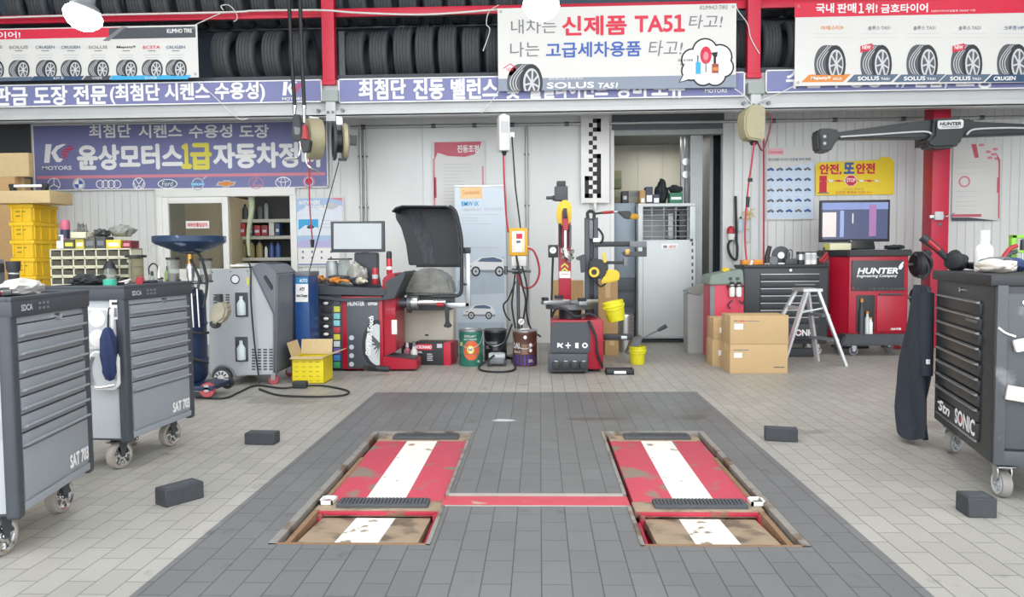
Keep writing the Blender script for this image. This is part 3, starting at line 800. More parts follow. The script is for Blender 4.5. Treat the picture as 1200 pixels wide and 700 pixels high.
# right advert
pn, t = banner(931, -4, 1290, 101, BEAM-0.12, 'tyre_advert_banner', 'large white tyre advert banner with red top stripe, hung at the right', 'banner', FWHITE)
mb = MB()
pn.rect(mb, 931, -4, 1290, 20.5, INKR)
for x0, x1, m in ((939, 994, INKO), (992, 1050, SLATE), (1047, 1105, SLATE), (1100, 1158, SLATE), (1154, 1215, mat('navy_print', '#35506f'))):
    pn.poly(mb, [(x0, 96.5), (x0+9, 87.5), (x1+3, 87), (x1-6, 96)], m, -.0028)
mb.build('printed_stripes', t, 'red top stripe and coloured footers')
mb = MB()
for w, x0, x1 in (('국내', 956, 977), ('판매', 981, 1003), ('위!', 1014, 1028), ('１', 1006, 1012), ('금호타이어', 1032, 1087)): pn.text(mb, w, x0, 4, x1, 15.5, INKW, bold=.025)
pn.text(mb, '대한타이어산업협회 2020년 기준', 1091, 11, 1143, 14.5, INKW)
for w, x0, x1, m in (('마제스티9', 962, 988, INKO), ('솔루스 TA51', 1017, 1043, INKG), ('솔루스 TA31', 1070, 1096, INKG), ('솔루스 TA21', 1123, 1149, INKG), ('크루젠 HP51', 1176, 1204, INKSB)):
    pn.text(mb, w, x0, 30, x1, 35.5, m, bold=.01)
    xm = (x0+x1)/2
    pn.rect(mb, xm-20, 38.8, xm+20, 40, INKLG); pn.rect(mb, xm-22, 43.4, xm+22, 44.6, INKLG)
for w, x0, x1 in (('Majesty9', 950, 973), ('SOLUS', 1005, 1030), ('SOLUS', 1059, 1084), ('SOLUS', 1113, 1137), ('CRUGEN', 1164, 1190)): pn.text(mb, w, x0, 89.5, x1, 94.5, INKW, bold=.03, shear=.1 if w[0] != 'S' else 0)
for w, x0 in (('SOLUS', 976), ('TA51', 1032), ('TA31', 1086), ('TA21', 1139)): pn.text(mb, w, x0, 91, x0+10, 94, INKW, bold=.02)
mb.build('lettering', t)
mb = MB()
for x0 in (954, 1008, 1062, 1114, 1168): tyre_pic(pn, mb, x0, 53-(x0-954)*.006, x0+37, 98, 88-(x0-954)*.003)
mb.build('printed_pictures', t, 'row of printed tyre pictures')['kind'] = 'stuff'
mb = MB()
for x0 in (1008, 1116):
    pn.poly(mb, [(x0, 54), (x0+14, 51), (x0+14, 58), (x0, 62)], INKR, -.009); pn.text(mb, 'NEW', x0+2, 53.5, x0+12, 58, INKW, -.011, bold=.02)
mb.build('new_flags', t, 'red flags reading NEW')
# ropes tying the banners
def rope(name, label, pts, r=0.006, m=ROPE):
    mb = MB(); mb.tube(pts, r, m, 6); return tag(mb.build(name), label, 'rope')
rope('banner_rope', 'white cord tying the top corner of the left tyre advert to the rack', [P(229, 29, BEAM-.12), P(246, 21, BEAM-.05), P(262, 14, BEAM+.05)])
rope('banner_rope', 'white cord slanting down from the bottom corner of the left tyre advert', [P(231, 95.5, BEAM-.12), P(250, 112, BEAM-.12), P(278, 138, BEAM-.08), P(290, 139, BEAM-.075)])
rope('banner_rope', 'thin white cord slanting down from the white banner bottom left corner', [P(584, 107, BEAM-.125), P(575, 120, BEAM-.12), P(564, 133, BEAM-.075)])
rope('banner_rope', 'white cord from the white banner bottom right corner to the beam joint', [P(861, 104, BEAM-.125), P(872, 112, BEAM-.13), P(880, 120, BEAM-.12)])
rope('banner_rope', 'white cord from the right advert bottom corner to the beam joint', [P(932, 100, BEAM-.125), P(912, 110, BEAM-.14), P(889, 119, BEAM-.12)])
rope('banner_rope', 'white cord tangled down the second red rack post', [P(862, 6, BEAM-.12), P(866, 14, BEAM-.08), P(876, 28, BEAM-.05), P(880, 45, BEAM-.04), P(890, 63, BEAM-.035)])
rope('banner_rope', 'white cord loop hanging before the tyres beside the white banner', [P(584, 6, BEAM-.12), P(573, 14, BEAM), P(570, 28, BEAM), P(574, 36, BEAM), P(566, 60, BEAM)])
rope('banner_rope', 'loose white cord knot looped over the rack beam near the left advert', [P(262, 12, BEAM+.06), P(259, 7, BEAM+.05), P(268, 6, BEAM+.05), P(276, 14, BEAM+.05), P(278, 22, BEAM+.04), P(274, 25, BEAM+.04)])
mb = MB(); mb.tube([P(-20, 21.5, BEAM+.02), P(75, 18.5, BEAM+.02), P(262, 14.5, BEAM+.02), P(300, 12.5, BEAM+.02), P(376, 12, BEAM-.03), P(420, 15, BEAM+.02), P(500, 17, BEAM+.02), P(584, 11, BEAM-.03)], 0.012, ROPE, 8)
tag(mb.build('conduit_cable'), 'long white cable strung along the red rack beam', 'cable')

# ================================================================ THINGS ON THE BACK WALL
WB = WALL-0.02
pn, t = banner(41, 141, 383, 224, WB-0.03, 'wall_banner', 'large blue garage banner with car maker emblems on the back wall', 'banner', FBLUE, INKW)
mb = MB()
for w, x0, x1 in (('최첨단', 105, 153), ('시켄스', 163, 213), ('수용성', 222, 272), ('도장', 281, 315)): pn.text(mb, w, x0, 146, x1, 162, INKW, bold=.025)
pn.text(mb, '윤상모터스', 92, 169, 213, 199, INKW, bold=.045); pn.text(mb, '１', 214, 169, 223, 197, INKY, bold=.045); pn.text(mb, '급', 224.5, 168.5, 247, 198, INKY, bold=.045); pn.text(mb, '자동차정비', 251, 167, 374, 197, INKW, bold=.045)
kmark(pn, mb, 53, 169, 85, 191); pn.text(mb, 'MOTORS', 50, 194.5, 84, 199.5, INKW, bold=.025)
pn.rect(mb, 43, 205.6, 381, 206.4, INKP)
mb.build('lettering', t, 'white and yellow Korean lettering')
mb = MB()
pn.ring(mb, 63.5, 216.5, 8, 8, .9, INKW)
for a in (90, 210, 330): pn.bar(mb, 63.5, 216.5, 63.5+7.6*math.cos(math.radians(a)), 216.5-7.6*math.sin(math.radians(a)), 1.1, INKW)
pn.ell(mb, 92.5, 216, 7.5, 7.5, INKLG); pn.ell(mb, 92.5, 216, 5, 5, INKW, -.005)
pn.poly(mb, [(92.5, 216), (92.5, 211)]+[(92.5+5*math.sin(math.radians(a)), 216-5*math.cos(math.radians(a))) for a in range(15, 91, 15)], INKB, -.006)
pn.poly(mb, [(92.5, 216), (92.5, 221)]+[(92.5-5*math.sin(math.radians(a)), 216+5*math.cos(math.radians(a))) for a in range(15, 91, 15)], INKB, -.006)
for k in range(4): pn.ring(mb, 117.5+k*6.6, 216, 5, 5, 1, INKW, -.005-.0004*k)
pn.ring(mb, 163, 215.8, 7.5, 7.5, 1, INKW)
for a, b in (((159, 210), (163, 216)), ((167, 210), (163, 216)), ((157, 214), (160.5, 221.5)), ((160.5, 221.5), (163, 217)), ((163, 217), (165.5, 221.5)), ((165.5, 221.5), (169, 214))): pn.bar(mb, *a, *b, 1, INKW)
pn.ell(mb, 196.5, 215.6, 12, 5.6, INKW); pn.ell(mb, 196.5, 215.6, 10.8, 4.7, INKSB, -.005); pn.text(mb, 'Ford', 190, 212.5, 203, 218.5, INKW, -.007, shear=.2)
pn.ring(mb, 232, 216, 7.5, 7.5, 1.4, INKLG); pn.bar(mb, 238, 210, 242, 207, 1.4, INKLG); pn.rect(mb, 223.5, 214, 240.5, 218, INKC, -.007); pn.text(mb, 'VOLVO', 224.5, 214.8, 239.5, 217.4, INKW, -.009, bold=.02)
pn.poly(mb, [(253, 217.8), (256, 213), (262, 213), (262, 211.5), (270, 211.5), (270, 213), (277, 213), (274, 217.8), (269, 217.8), (269, 219.5), (261, 219.5), (261, 217.8)], INKLG); pn.poly(mb, [(255.5, 216.8), (257, 214), (263, 214), (263, 212.8), (269, 212.8), (269, 214), (274.5, 214), (273, 216.8), (268, 216.8), (268, 218.3), (262, 218.3), (262, 216.8)], INKO, -.006)
pn.ring(mb, 300, 214.6, 9, 7, .9, INKP); pn.bar(mb, 301.5, 209, 296.5, 217.5, 1.2, INKP); pn.bar(mb, 296, 217.5, 306.5, 217.5, 1.2, INKP)
pn.ring(mb, 332, 214, 9.5, 6.8, .9, INKW); pn.ring(mb, 332, 214, 3.2, 6.4, .8, INKW, -.007); pn.ring(mb, 332, 211, 7, 3.2, .8, INKW, -.008)
pn.ring(mb, 362, 213, 7.5, 7.2, 1, INKP); pn.poly(mb, [(358.5, 209.5), (365.5, 209.5), (365.5, 214), (362, 217), (358.5, 214)], INKR); pn.ring(mb, 362, 213, 5.6, 5.4, .8, INKW, -.008)
mb.build('emblems', t, 'row of printed car maker emblems')

def poster(px0, py0, px1, py1, Y, label, cat='poster', name='poster', col=FWHITE, thick=0.006):
    pn = Pan(px0, py0, px1, py1, Y); t = thing(name, label, cat, pn.loc)
    mb = MB(); mb.bx((-pn.w/2, 0, 0), (pn.w/2, thick, pn.h), col, 0.001); mb.build('sheet', t)
    return pn, t
GLOSSW = mat('glossy_paper', '#eceae8', 0.25, var=0.03)
# winter tyre poster left of the monitor
pn, t = poster(345, 230, 403, 313, WB-.005, 'blue winter tyre poster with calendar on the wall behind the left monitor')
mb = MB()
SKY = mat('poster_sky', '#a9c3e2', .5, var=.06); SNOW = mat('poster_snow', '#dfe6f0', .5, var=.08, scale=14); PURP = mat('poster_lilac', '#b9b3dc', .5, var=.05)
pn.rect(mb, 347, 232, 401, 250, SKY); pn.poly(mb, [(370, 232), (386, 232), (401, 236), (401, 232), (386, 232)], INKP, -.003)
pn.poly(mb, [(347, 250), (358, 243), (372, 246), (388, 236), (401, 242), (401, 252), (347, 252)], SNOW, -.003); pn.poly(mb, [(376, 243), (388, 236), (398, 241), (390, 246)], INKLG, -.0035)
pn.rect(mb, 347, 252, 401, 276, SNOW); pn.rect(mb, 350, 257, 373, 270, INKC, -.0035); pn.poly(mb, [(350, 270), (358, 264), (373, 267), (373, 270)], SNOW, -.004)
pn.ell(mb, 364, 266.5, 4.5, 1.8, TYP2, -.005); pn.ell(mb, 364, 265, 2.6, 1.6, TYP, -.0055)
for y in (258, 262, 266): pn.rect(mb, 377, y, 397, y+.9, INKLG, -.004)
pn.rect(mb, 347, 276, 401, 290, SKY); pn.poly(mb, [(347, 290), (347, 285), (360, 281), (374, 284), (390, 280), (401, 284), (401, 290)], PURP, -.004)
pn.rect(mb, 350, 291, 398, 309, GLOSSW, -.003)
for r in range(2):
    for c in range(4): pn.rect(mb, 354+c*11, 294+r*7, 356+c*11, 296.5+r*7, INKSB, -.005)
pn.rect(mb, 349, 309, 400, 311, mat('calendar_blue', '#7f93c9', .5))
mb.build('printed_picture', t)
mb = MB(); pn.text(mb, 'ANYWHERE', 350, 235, 375, 240, INKW, bold=.03, shear=.1); pn.text(mb, 'POSSIBLE', 358, 240.5, 383, 245.5, INKW, bold=.03, shear=.1); mb.build('lettering', t)
# vibration tuning poster
pn, t = poster(507, 165, 568, 275, WB-.005, 'white and red Korean notice poster on the wall above the wheel guard')
PALER = mat('faded_red_print', '#c65b6d', .5, var=.08, scale=20)
mb = MB()
pn.poly(mb, [(509, 167), (564, 166), (562, 174), (556, 181), (545, 184), (525, 183), (513, 179), (509, 188)], PALER); pn.poly(mb, [(509, 172), (520, 168), (530, 176), (523, 181), (513, 178)], INKP, -.003)
pn.rect(mb, 509, 208, 511.5, 232, PALER); pn.rect(mb, 508.5, 186, 509.5, 274, INKP); pn.rect(mb, 565, 195, 566.6, 217, INKP)
for y in range(192, 262, 4): pn.rect(mb, 520, y, 520+random.choice((24, 30, 34, 18)), y+1, INKLG)
mb.build('printed_picture', t)
mb = MB(); pn.text(mb, '진동조정', 536, 170, 561, 179, INKW, bold=.025); mb.build('lettering', t)
# car list poster
pn, t = poster(897, 172, 955, 258, WB-.005, 'white poster with five rows of small blue cars on the right wall')
mb = MB()
pn.rect(mb, 899, 174, 918, 182, mat('pale_pink_print', '#efb9c1', .5))
BLP = mat('poster_pale_blue', '#cdddf0', .5, var=.05); pn.poly(mb, [(899, 200), (953, 190), (953, 256), (899, 256)], BLP, -.0012)
for r in range(5):
    for c in range(5):
        x, y = 903+c*10.8, 198.5+r*12.2-c*.15; m = random.choice((SLATE, INKSB, INKB, INKG, SLATE))
        pn.poly(mb, [(x-4.2, y+1.2), (x-4, y-.4), (x-2.2, y-.6), (x-1, y-1.8), (x+1.6, y-1.8), (x+3, y-.4), (x+4.2, y), (x+4.2, y+1.2)], m, -.003)
        pn.ell(mb, x-2.4, y+1.2, .9, .9, TYP2, -.004, n=8); pn.ell(mb, x+2.4, y+1.2, .9, .9, TYP2, -.004, n=8)
        pn.rect(mb, x-4, y-4.6, x+2, y-4, INKLG, -.003)
mb.build('printed_picture', t, 'five rows of small printed cars')
mb = MB(); pn.text(mb, '콘티넨탈 타이어 차종별 장착 현황', 900, 185, 950, 189, INKSB, bold=.01); pn.text(mb, 'Continental', 900, 176.5, 917, 180, INKR); mb.build('lettering', t)
# yellow safety banner
YB = mat('safety_yellow', '#f3d52a', .5, var=.04)
pn = Pan(956, 188, 1048, 229, WB-.005); t = thing('safety_sign', 'yellow Korean safety sign with a red stop octagon on the right wall', 'sign', pn.loc)
mb = MB(); w, h = pn.w/2, pn.h
pl = [pn.l(*p) for p in ((956, 229), (956, 195), (959, 190.5), (1030, 187.5), (1032, 184), (1043, 184.5), (1048, 190), (1047.5, 228))]
mb.prism(pl, YB, 0, .006); mb.build('sheet', t)
mb = MB()
pn.rect(mb, 960, 206, 969, 226, INKR); pn.rect(mb, 958, 225.5, 971, 227, INKG, -.003)
for k in range(8): pn.poly(mb, [(961+k*9, 211), (966+k*9, 211), (968+k*9, 213.2), (963+k*9, 213.2)], INKW if k % 2 else INKR, -.004)
pn.rect(mb, 960, 211, 1030, 213.2, INKO, -.003)
pn.poly(mb, [(997+7.5*math.cos(PI/8+k*PI/4), 211.8+7*math.sin(PI/8+k*PI/4)) for k in range(8)], INKW, -.005); pn.poly(mb, [(997+6.9*math.cos(PI/8+k*PI/4), 211.8+6.4*math.sin(PI/8+k*PI/4)) for k in range(8)], INKR, -.006)
mb.build('printed_picture', t, 'stop octagon on a striped barrier')
mb = MB(); pn.text(mb, '안전,', 960.5, 192.5, 986, 205, INKR, bold=.045); pn.text(mb, '또', 989, 191, 1001, 203.5, INKB, bold=.045); pn.text(mb, '안전', 1003, 191.5, 1025, 203.5, INKR, bold=.045)
pn.text(mb, 'STOP', 991.8, 209, 1002.2, 213.5, INKW, -.009, bold=.03); pn.text(mb, '사고는 한순간', 988, 220.5, 1012, 222.8, INKG); pn.text(mb, '안전한 통행을 위합니다', 979, 223.5, 1021, 227.5, INKO, bold=.01)
mb.build('lettering', t, 'red and blue Korean lettering')
# right poster
pn, t = poster(1115, 168, 1174, 259, WB-.005, 'white and red Korean poster on the wall right of the red column')
mb = MB()
pn.poly(mb, [(1138, 169), (1144, 169), (1147, 185), (1142, 185)], PALER)
for x, y in ((1158, 178), (1164, 181), (1160, 185), (1168, 186), (1150, 170), (1166, 175)): pn.ell(mb, x, y, 3.2, 1.6, INKP, -.003)
pn.poly(mb, [(1166, 177), (1172, 188), (1171, 256), (1169.5, 256), (1170, 190)], PALER, -.0035); pn.rect(mb, 1168, 208, 1170.5, 226, PALER, -.004)
pn.rect(mb, 1115, 251, 1150, 254.5, PALER); pn.poly(mb, [(1115, 255), (1136, 255), (1170, 259), (1115, 259)], FDK, -.003)
pn.ring(mb, 1130, 213, 6.5, 6.5, 1.8, INKP)
for y in (190, 196, 203, 224, 230, 236, 241): pn.rect(mb, 1120, y, 1120+random.choice((24, 32, 38)), y+.8, INKLG)
mb.build('printed_picture', t)
# alignment target board on its short post
pn, t = poster(681, 134, 714, 238, WB-.08, 'tall white target board with black checker pattern beside the doorway', 'sign', 'target_board', GLOSSW, .02)
mb = MB()
def cell(c, r, c2=None, r2=None):
    x0, y0, d, e = 683.6+0, 142-1.2, 5.05, 5.2
    cc = 685.2+c*4.75; rr = 139+r*5.18
    pn.rect(mb, cc, rr, 685.2+((c2 if c2 is not None else c)+1)*4.75, 139+((r2 if r2 is not None else r)+1)*5.18, INKK)
for a in ((2, 0, 3, 0), (3, 0, 3, 2), (2, 2, 3, 2), (1, 1), (1, 3), (2, 4), (1, 5), (2, 6), (1, 7), (2, 8, 3, 8), (3, 8, 3, 17), (1, 9), (2, 10), (1, 11), (2, 12), (0, 13, 1, 13), (0, 13, 0, 17), (2, 14), (1, 15), (2, 16), (0, 17, 1, 17), (3, 17)): cell(*a)
mb.build('checker_pattern', t)
mb = MB(); mb.cyl((0, .012, -.1), (0, .012, 0.02), .02, WHITE); mb.box((0, .05, -.05), (.05, .06, .05), WHITE, bev=.004); mb.build('post', t)
# conduits on the wall
zc = P(620, 146, WALL-.06).z
mb = MB(); mb.cyl((P(412, 146, WALL).x, WALL-.06, zc), (8.5, WALL-.06, zc+.0), .022, mat('conduit_grey', '#b4b6b6', .4, .4, var=.08))
for px in (426, 508, 556, 600, 664, 700, 906, 978, 1058, 1150): q = P(px, 146, WALL-.06); mb.cyl((q.x-.03, WALL-.06, zc), (q.x+.03, WALL-.06, zc), .03, DSTEEL, n=12); mb.box((q.x, WALL-.03, zc), (.02, .06, .02), DSTEEL)
o = struct(mb, 'trim_conduit')
for px in (422, 427, 617):
    q = P(px, 160, WALL-.04); mb = MB(); mb.cyl((q.x, WALL-.035, .25), (q.x, WALL-.035, zc-.02), .02, mat('conduit_grey', '#b4b6b6'))
    for z in (1.0, 1.9, 2.6): mb.box((q.x, WALL-.02, z), (.07, .04, .02), DSTEEL)
    struct(mb, 'trim_conduit_drop')
# notice stuck on the window pane
pn, t = poster(218, 259, 245, 268, WALL-.012, 'small white notice with red lettering stuck on the left window pane', 'sign', 'window_notice', GLOSSW, .004)
mb = MB(); pn.text(mb, '외부인출입금지', 220, 261, 243, 266, INKR, bold=.02); mb.build('lettering', t)
# ================================================================ helpers for things built at their true depth
def fb(mb, x0, y0, x1, y1, Y, d, m, bev=0.006, z0=None):
    a = P(x0, y1 if y1 is not None else 400, Y); b = P(x1, y0, Y)
    mb.bx((a.x, Y, a.z if y1 is not None else (z0 or 0)), (b.x, Y+d, b.z), m, bev)
def fp(mb, pts, Y, d, m, bev=0):
    q = [P(x, y, Y) for x, y in pts]
    mb.prism([(v.x, v.z) for v in q], m, Y, Y+d, 'XZ', bev)
def ff(mb, pts, Y, m):
    q = [P(x, y, Y) for x, y in pts]; mb.flat([(v.x, v.z) for v in q], m, Y)
def fr_(mb, x0, y0, x1, y1, Y, m):
    ff(mb, [(x0, y0), (x1, y0), (x1, y1), (x0, y1)], Y, m)
def ft(mb, body, x0, y0, x1, y1, Y, m, bold=0.0, shear=0.0):
    a = P(x0, y1, Y); b = P(x1, y0, Y); mb.text(body, a.x, a.z, b.x, b.z, m, Y, bold, shear)
def fe(mb, x, y, r, Y, m, ry=None, n=20):
    c = P(x, y, Y); mb.ell(c.x, c.z, S(r, Y), S(ry or r, Y), m, Y, n)
def wb(mb, name, t, label=None, sharp=38):
    mb.xf(Matrix.Translation(-Vector(t.location)))
    return mb.build(name, t, label, sharp)
def one(mb, name, loc, label, cat, group=None):
    """a thing that is one mesh, its origin at loc"""
    mb.xf(Matrix.Translation(-Vector(loc)))
    o = mb.build(name, loc=loc); return tag(o, label, cat, group)

# ---- high bay lamps
LAMPW = mat('lamp_diffuser', '#ffffff', .4, emis=('#fffdf6', 14))
for (px, py, tilt, lab) in ((97, 20, .35, 'round glowing white lamp hanging in front of the left tyre advert'), (634, 8, .0, 'round glowing white lamp hanging in front of the white slogan banner')):
    q = P(px, py, 6.5)
    t = thing('pendant_lamp', lab, 'lamp', q)
    mb = MB(); mb.lathe([(0, -.115), (.05, -.11), (.1, -.085), (.14, -.04), (.158, 0), (.15, .04), (.12, .07)], LAMPW, n=32); o = mb.build('diffuser', t, 'glowing white diffuser')
    mb2 = MB(); mb2.lathe([(.12, .07), (.125, .085), (.1, .11), (.06, .13), (.05, .2), (.03, .22), (0, .22)], MIDG, n=32); h = mb2.build('housing', t)
    for c in (o, h): c.rotation_euler = (0, tilt, 0)
    mb = MB(); mb.tube([(.2*math.sin(tilt), 0, .2*math.cos(tilt)), (.07*math.sin(tilt), 0, .6), (0, 0, 6.1-q.z)], .007, CABLE, 6); mb.build('cord', t)

# ---- reels and oil guns under the beam
BEIGE = mat('beige_enamel', '#b3ab8c', .45, var=.06)
def bracket(mb, x, y, z):
    mb.bx((x-.03, y-.03, z), (x+.03, y+.03, 2.956), STEEL, .004)
q = P(368, 163, 9.34)
t = thing('hose_reel', 'beige round reel hung edge-on under the beam above the blue wall banner', 'reel', q, .5)
mb = MB(); mb.lathe([(0, -.1), (.2, -.1), (.245, -.085), (.255, -.05), (.255, .05), (.245, .085), (.2, .1), (0, .1)], BEIGE, axis='X', n=40); mb.build('housing', t)
mb = MB(); mb.bx((-.06, -.04, .24), (.06, .04, 2.955-q.z), STEEL, .004); mb.cyl((-.115, 0, 0), (.115, 0, 0), .04, DARKG); mb.build('bracket', t)
mb = MB(); a = P(363, 186, 9.3); b = P(366, 281, 9.3); mb.tube([a-q, (a+b)/2-q+Vector((-.02, 0, 0)), b-q], .009, REDC); c = mb.build('cable', t, 'pink cable hanging straight down')
mb = MB(); mb.cyl(b-q, b-q-Vector((0, 0, .1)), .028, BLACKP, .018); mb.build('plug', c)
for o in t.children: o.matrix_parent_inverse = Matrix()
c.rotation_euler = (0, 0, -.5)
q = P(398, 166, 9.34)
t = thing('hose_reel', 'open black cable reel with beige cheek plates hung under the beam', 'reel', q, .35)
mb = MB(); mb.lathe([(0, -.07), (.2, -.07), (.22, -.06), (.22, -.045), (.14, -.04), (.14, .02), (.12, .02), (0, .02)], BLACKP, axis='X', n=36); mb.lathe([(.19, -.085), (.235, -.08), (.235, -.055), (.19, -.055), (.19, -.085)], DARKG, axis='X', n=36); mb.build('drum', t, 'black drum')
mb = MB(); mb.lathe([(0, .03), (.2, .03), (.225, .045), (.225, .085), (.2, .1), (.08, .1), (.07, .12), (0, .12)], BEIGE, axis='X', n=36); mb.build('cheek_plate', t, 'beige cheek plate')
mb = MB(); mb.bx((-.04, -.03, .2), (.04, .03, 2.955-q.z), STEEL, .004); mb.box((.02, -.12, -.235), (.1, .1, .03), BLACKP, bev=.008); mb.box((.16, 0, .02), (.1, .08, .12), DARKG, bev=.01); mb.build('bracket', t)
mb = MB(); a = P(397, 190, 9.3); b = P(359, 330, 8.0); mb.tube([a, b], .006, CABLE, 6, smooth=False)
one(mb, 'reel_cable', a, 'thin black cable running from the open reel down to the blue machine', 'cable')
q = P(590, 157, 9.34)
t = thing('hose_reel', 'slim white box reel under the beam with a pink cable below', 'reel', q, .2)
mb = MB(); mb.box((0, 0, 0), (.14, .2, .44), mat('white_enamel', '#dedfdc', .4, var=.05), bev=.03); mb.build('housing', t)
mb = MB(); mb.bx((-.03, -.03, .2), (.03, .03, 2.955-q.z), STEEL, .004); mb.cyl((0, -.05, -.22), (0, -.05, -.27), .035, BLACKP, .02); mb.box((.0, -.101, .07), (.09, .005, .14), INKLG); mb.build('bracket', t)
mb = MB(); mb.tube([P(590, 183, 9.3), P(591, 215, 9.2), P(593, 250, 9.0), P(595.5, 272, 8.82)], .011, REDC); one(mb, 'air_hose', P(590, 183, 9.3), 'pink air hose hanging from the slim white reel to the yellow gauge box', 'hose')
mb = MB(); mb.tube([P(600, 160, 9.35), P(604, 220, 9.1), P(610, 268, 8.83)], .009, CABLE, smooth=False); mb.bx(P(597, 160, 9.4)-Vector((.02, .05, .02)), P(601, 158, 9.4)+Vector((.02, 0, .02)), STEEL)
one(mb, 'power_cable', P(600, 160, 9.35), 'straight black cable beside the slim white reel running down to the yellow gauge box', 'cable')
q = P(883, 145, 9.34)
t = thing('hose_reel', 'beige box-sided reel under the beam right of the doorway', 'reel', q, .25)
mb = MB(); mb.prism([(-.12, -.2), (.05, -.22), (.11, -.2), (.11, .18), (.05, .21), (-.06, .21), (-.12, .17), (-.17, .08), (-.17, -.1)], BEIGE, -.1, .1, 'XZ', .02); mb.build('housing', t)
mb = MB(); mb.bx((-.03, -.03, .2), (.03, .03, 2.955-q.z), STEEL, .004)
for z in (-.12, .1): mb.cyl((.06, -.108, z), (.06, -.1, z), .016, CHROME, n=10)
mb.cyl((.0, 0, -.22), (.0, 0, -.26), .05, BLACKP, .03); mb.build('bracket', t)
mb = MB(); mb.tube([P(884, 167, 9.3), P(881, 190, 9.3), P(877, 218, 9.3), P(874, 250, 9.25), P(873, 280, 9.2), P(875, 307, 9.1)], .011, REDC)
mb.cyl(P(879, 209, 9.29), P(879, 213, 9.29), .03, BLACKP, .03, n=12)
mb.cyl(P(876.5, 231, 9.27), P(876, 243, 9.26), .025, BLACKP, .02, n=12)
one(mb, 'air_hose', P(884, 167, 9.3), 'pink air hose hanging from the box-sided reel onto the rear black cabinet', 'hose')
mb = MB(); mb.tube([P(894, 134, 9.35), P(903, 134, 9.35), P(904, 143, 9.35), P(900, 160, 9.35), P(894, 176, 9.35), P(889, 170, 9.35), P(887, 164, 9.3)], .01, mat('maroon_hose', '#7d2b3c', .5)); one(mb, 'looped_hose', P(894, 134, 9.35), 'maroon hose loop hanging beside the box-sided reel', 'hose')
mb = MB(); mb.tube([P(895, 130, 10.28), P(895, 310, 10.3)], .012, REDC, smooth=False); one(mb, 'air_pipe', P(895, 310, 10.3), 'straight vertical red air pipe on the wall beside the car list poster', 'pipe')
for k, (pts, gun, col, lab) in enumerate((
    (((338, -12), (340, 30), (342, 70), (344.5, 110), (345.5, 124)), ((345.5, 124), (345, 134), (341, 134, 354, 165), ((351, 165), (352, 173), (349, 184), (341, 187), (333, 188))), BLACKP, 'black oil gun on a hose, left of the pair over the wall banner'),
    (((351, -12), (353, 40), (355, 90), (356.5, 124)), ((356.5, 124), (356.5, 144), (352, 146, 362, 178), ((358, 178), (359, 190), (364, 197), (374, 202))), mat('gun_red', '#a8242f', .4), 'red and black oil gun, right of the pair over the wall banner'))):
    Y = 8.95 - .03*k
    q = P(*pts[-1], Y)
    t = thing('oil_gun', lab, 'oil gun', q)
    mb = MB(); mb.tube([P(x, y, Y) for x, y in pts], .022, CABLE, 10); wb(mb, 'hose', t, 'black rubber hose')
    mb = MB(); mb.cyl(P(*gun[0], Y), P(*gun[1], Y), .02, STEEL); mb.cyl(P(*gun[0], Y), P(gun[0][0], gun[0][1]+3, Y), .03, CHROME); wb(mb, 'coupling', t, 'metal coupling')
    x0, y0, x1, y1 = gun[2]
    mb = MB()
    fp(mb, [(x0+2, y0), (x1-3, y0), (x1-2, y0+8), (x1, y1-10), (x1-1, y1), (x0+3, y1), (x0, y1-9), (x0+2, y0+10)], Y-.035, .07, col if k == 0 else col, .01)
    if k == 0:
        fp(mb, [(x0+3, y0+14), (x1-2, y0+16), (x1-3, y0+24), (x0+4, y0+24)], Y-.045, .09, MIDG, .006)
    else:
        fp(mb, [(x0, y1-16), (x1+2, y1-14), (x1, y1), (x0+2, y1+1)], Y-.045, .09, BLACKP, .01)
    wb(mb, 'gun_body', t)
    mb = MB(); mb.tube([P(x, y, Y) for x, y in gun[3]], .012, CHROME); wb(mb, 'spout', t, 'bent metal spout')

# ================================================================ FAR LEFT: boxes and crates
def carton(name, label, x0, y0, x1, y1, Y, d, m=CARD, z=None, tape=True, group=None, rz=0):
    a = P(x0, y1 if y1 else 400, Y); b = P(x1, y0, Y); z0 = a.z if z is None else z
    cx = (a.x+b.x)/2; w = b.x-a.x; h = b.z-z0
    t = thing(name, label, 'box', (cx, Y+d/2, z0), rz, group)
    mb = MB(); mb.bx((-w/2, -d/2, 0), (w/2, d/2, h), m, .006); mb.build('carton', t)
    if tape:
        mb = MB(); mb.bx((-.03, -d/2-.001, h*.72), (.03, d/2+.001, h+.0012), TAPE) if w < d else mb.bx((-w/2-.001, -.03, h*.72), (w/2+.001, .03, h+.0012), TAPE); mb.build('tape', t, 'brown packing tape')
    return t, w, h, d
t, w, h, d = carton('cardboard_box', 'large brown cardboard box on the floor behind the yellow crates, bottom of its stack', -60, 330, 14, None, 9.3, .3, z=0)
zt = h
t, w, h2, d = carton('cardboard_box', 'brown cardboard box with a shadowed end, middle of the far left stack', -60, 207, 17, 330, 9.3, .3, z=zt)
t, w, h3, d = carton('cardboard_box', 'pale wide cardboard box on top of the far left stack under the beam', -60, 179, 33, 206, 9.3, .1, CARDP, z=zt+h2)
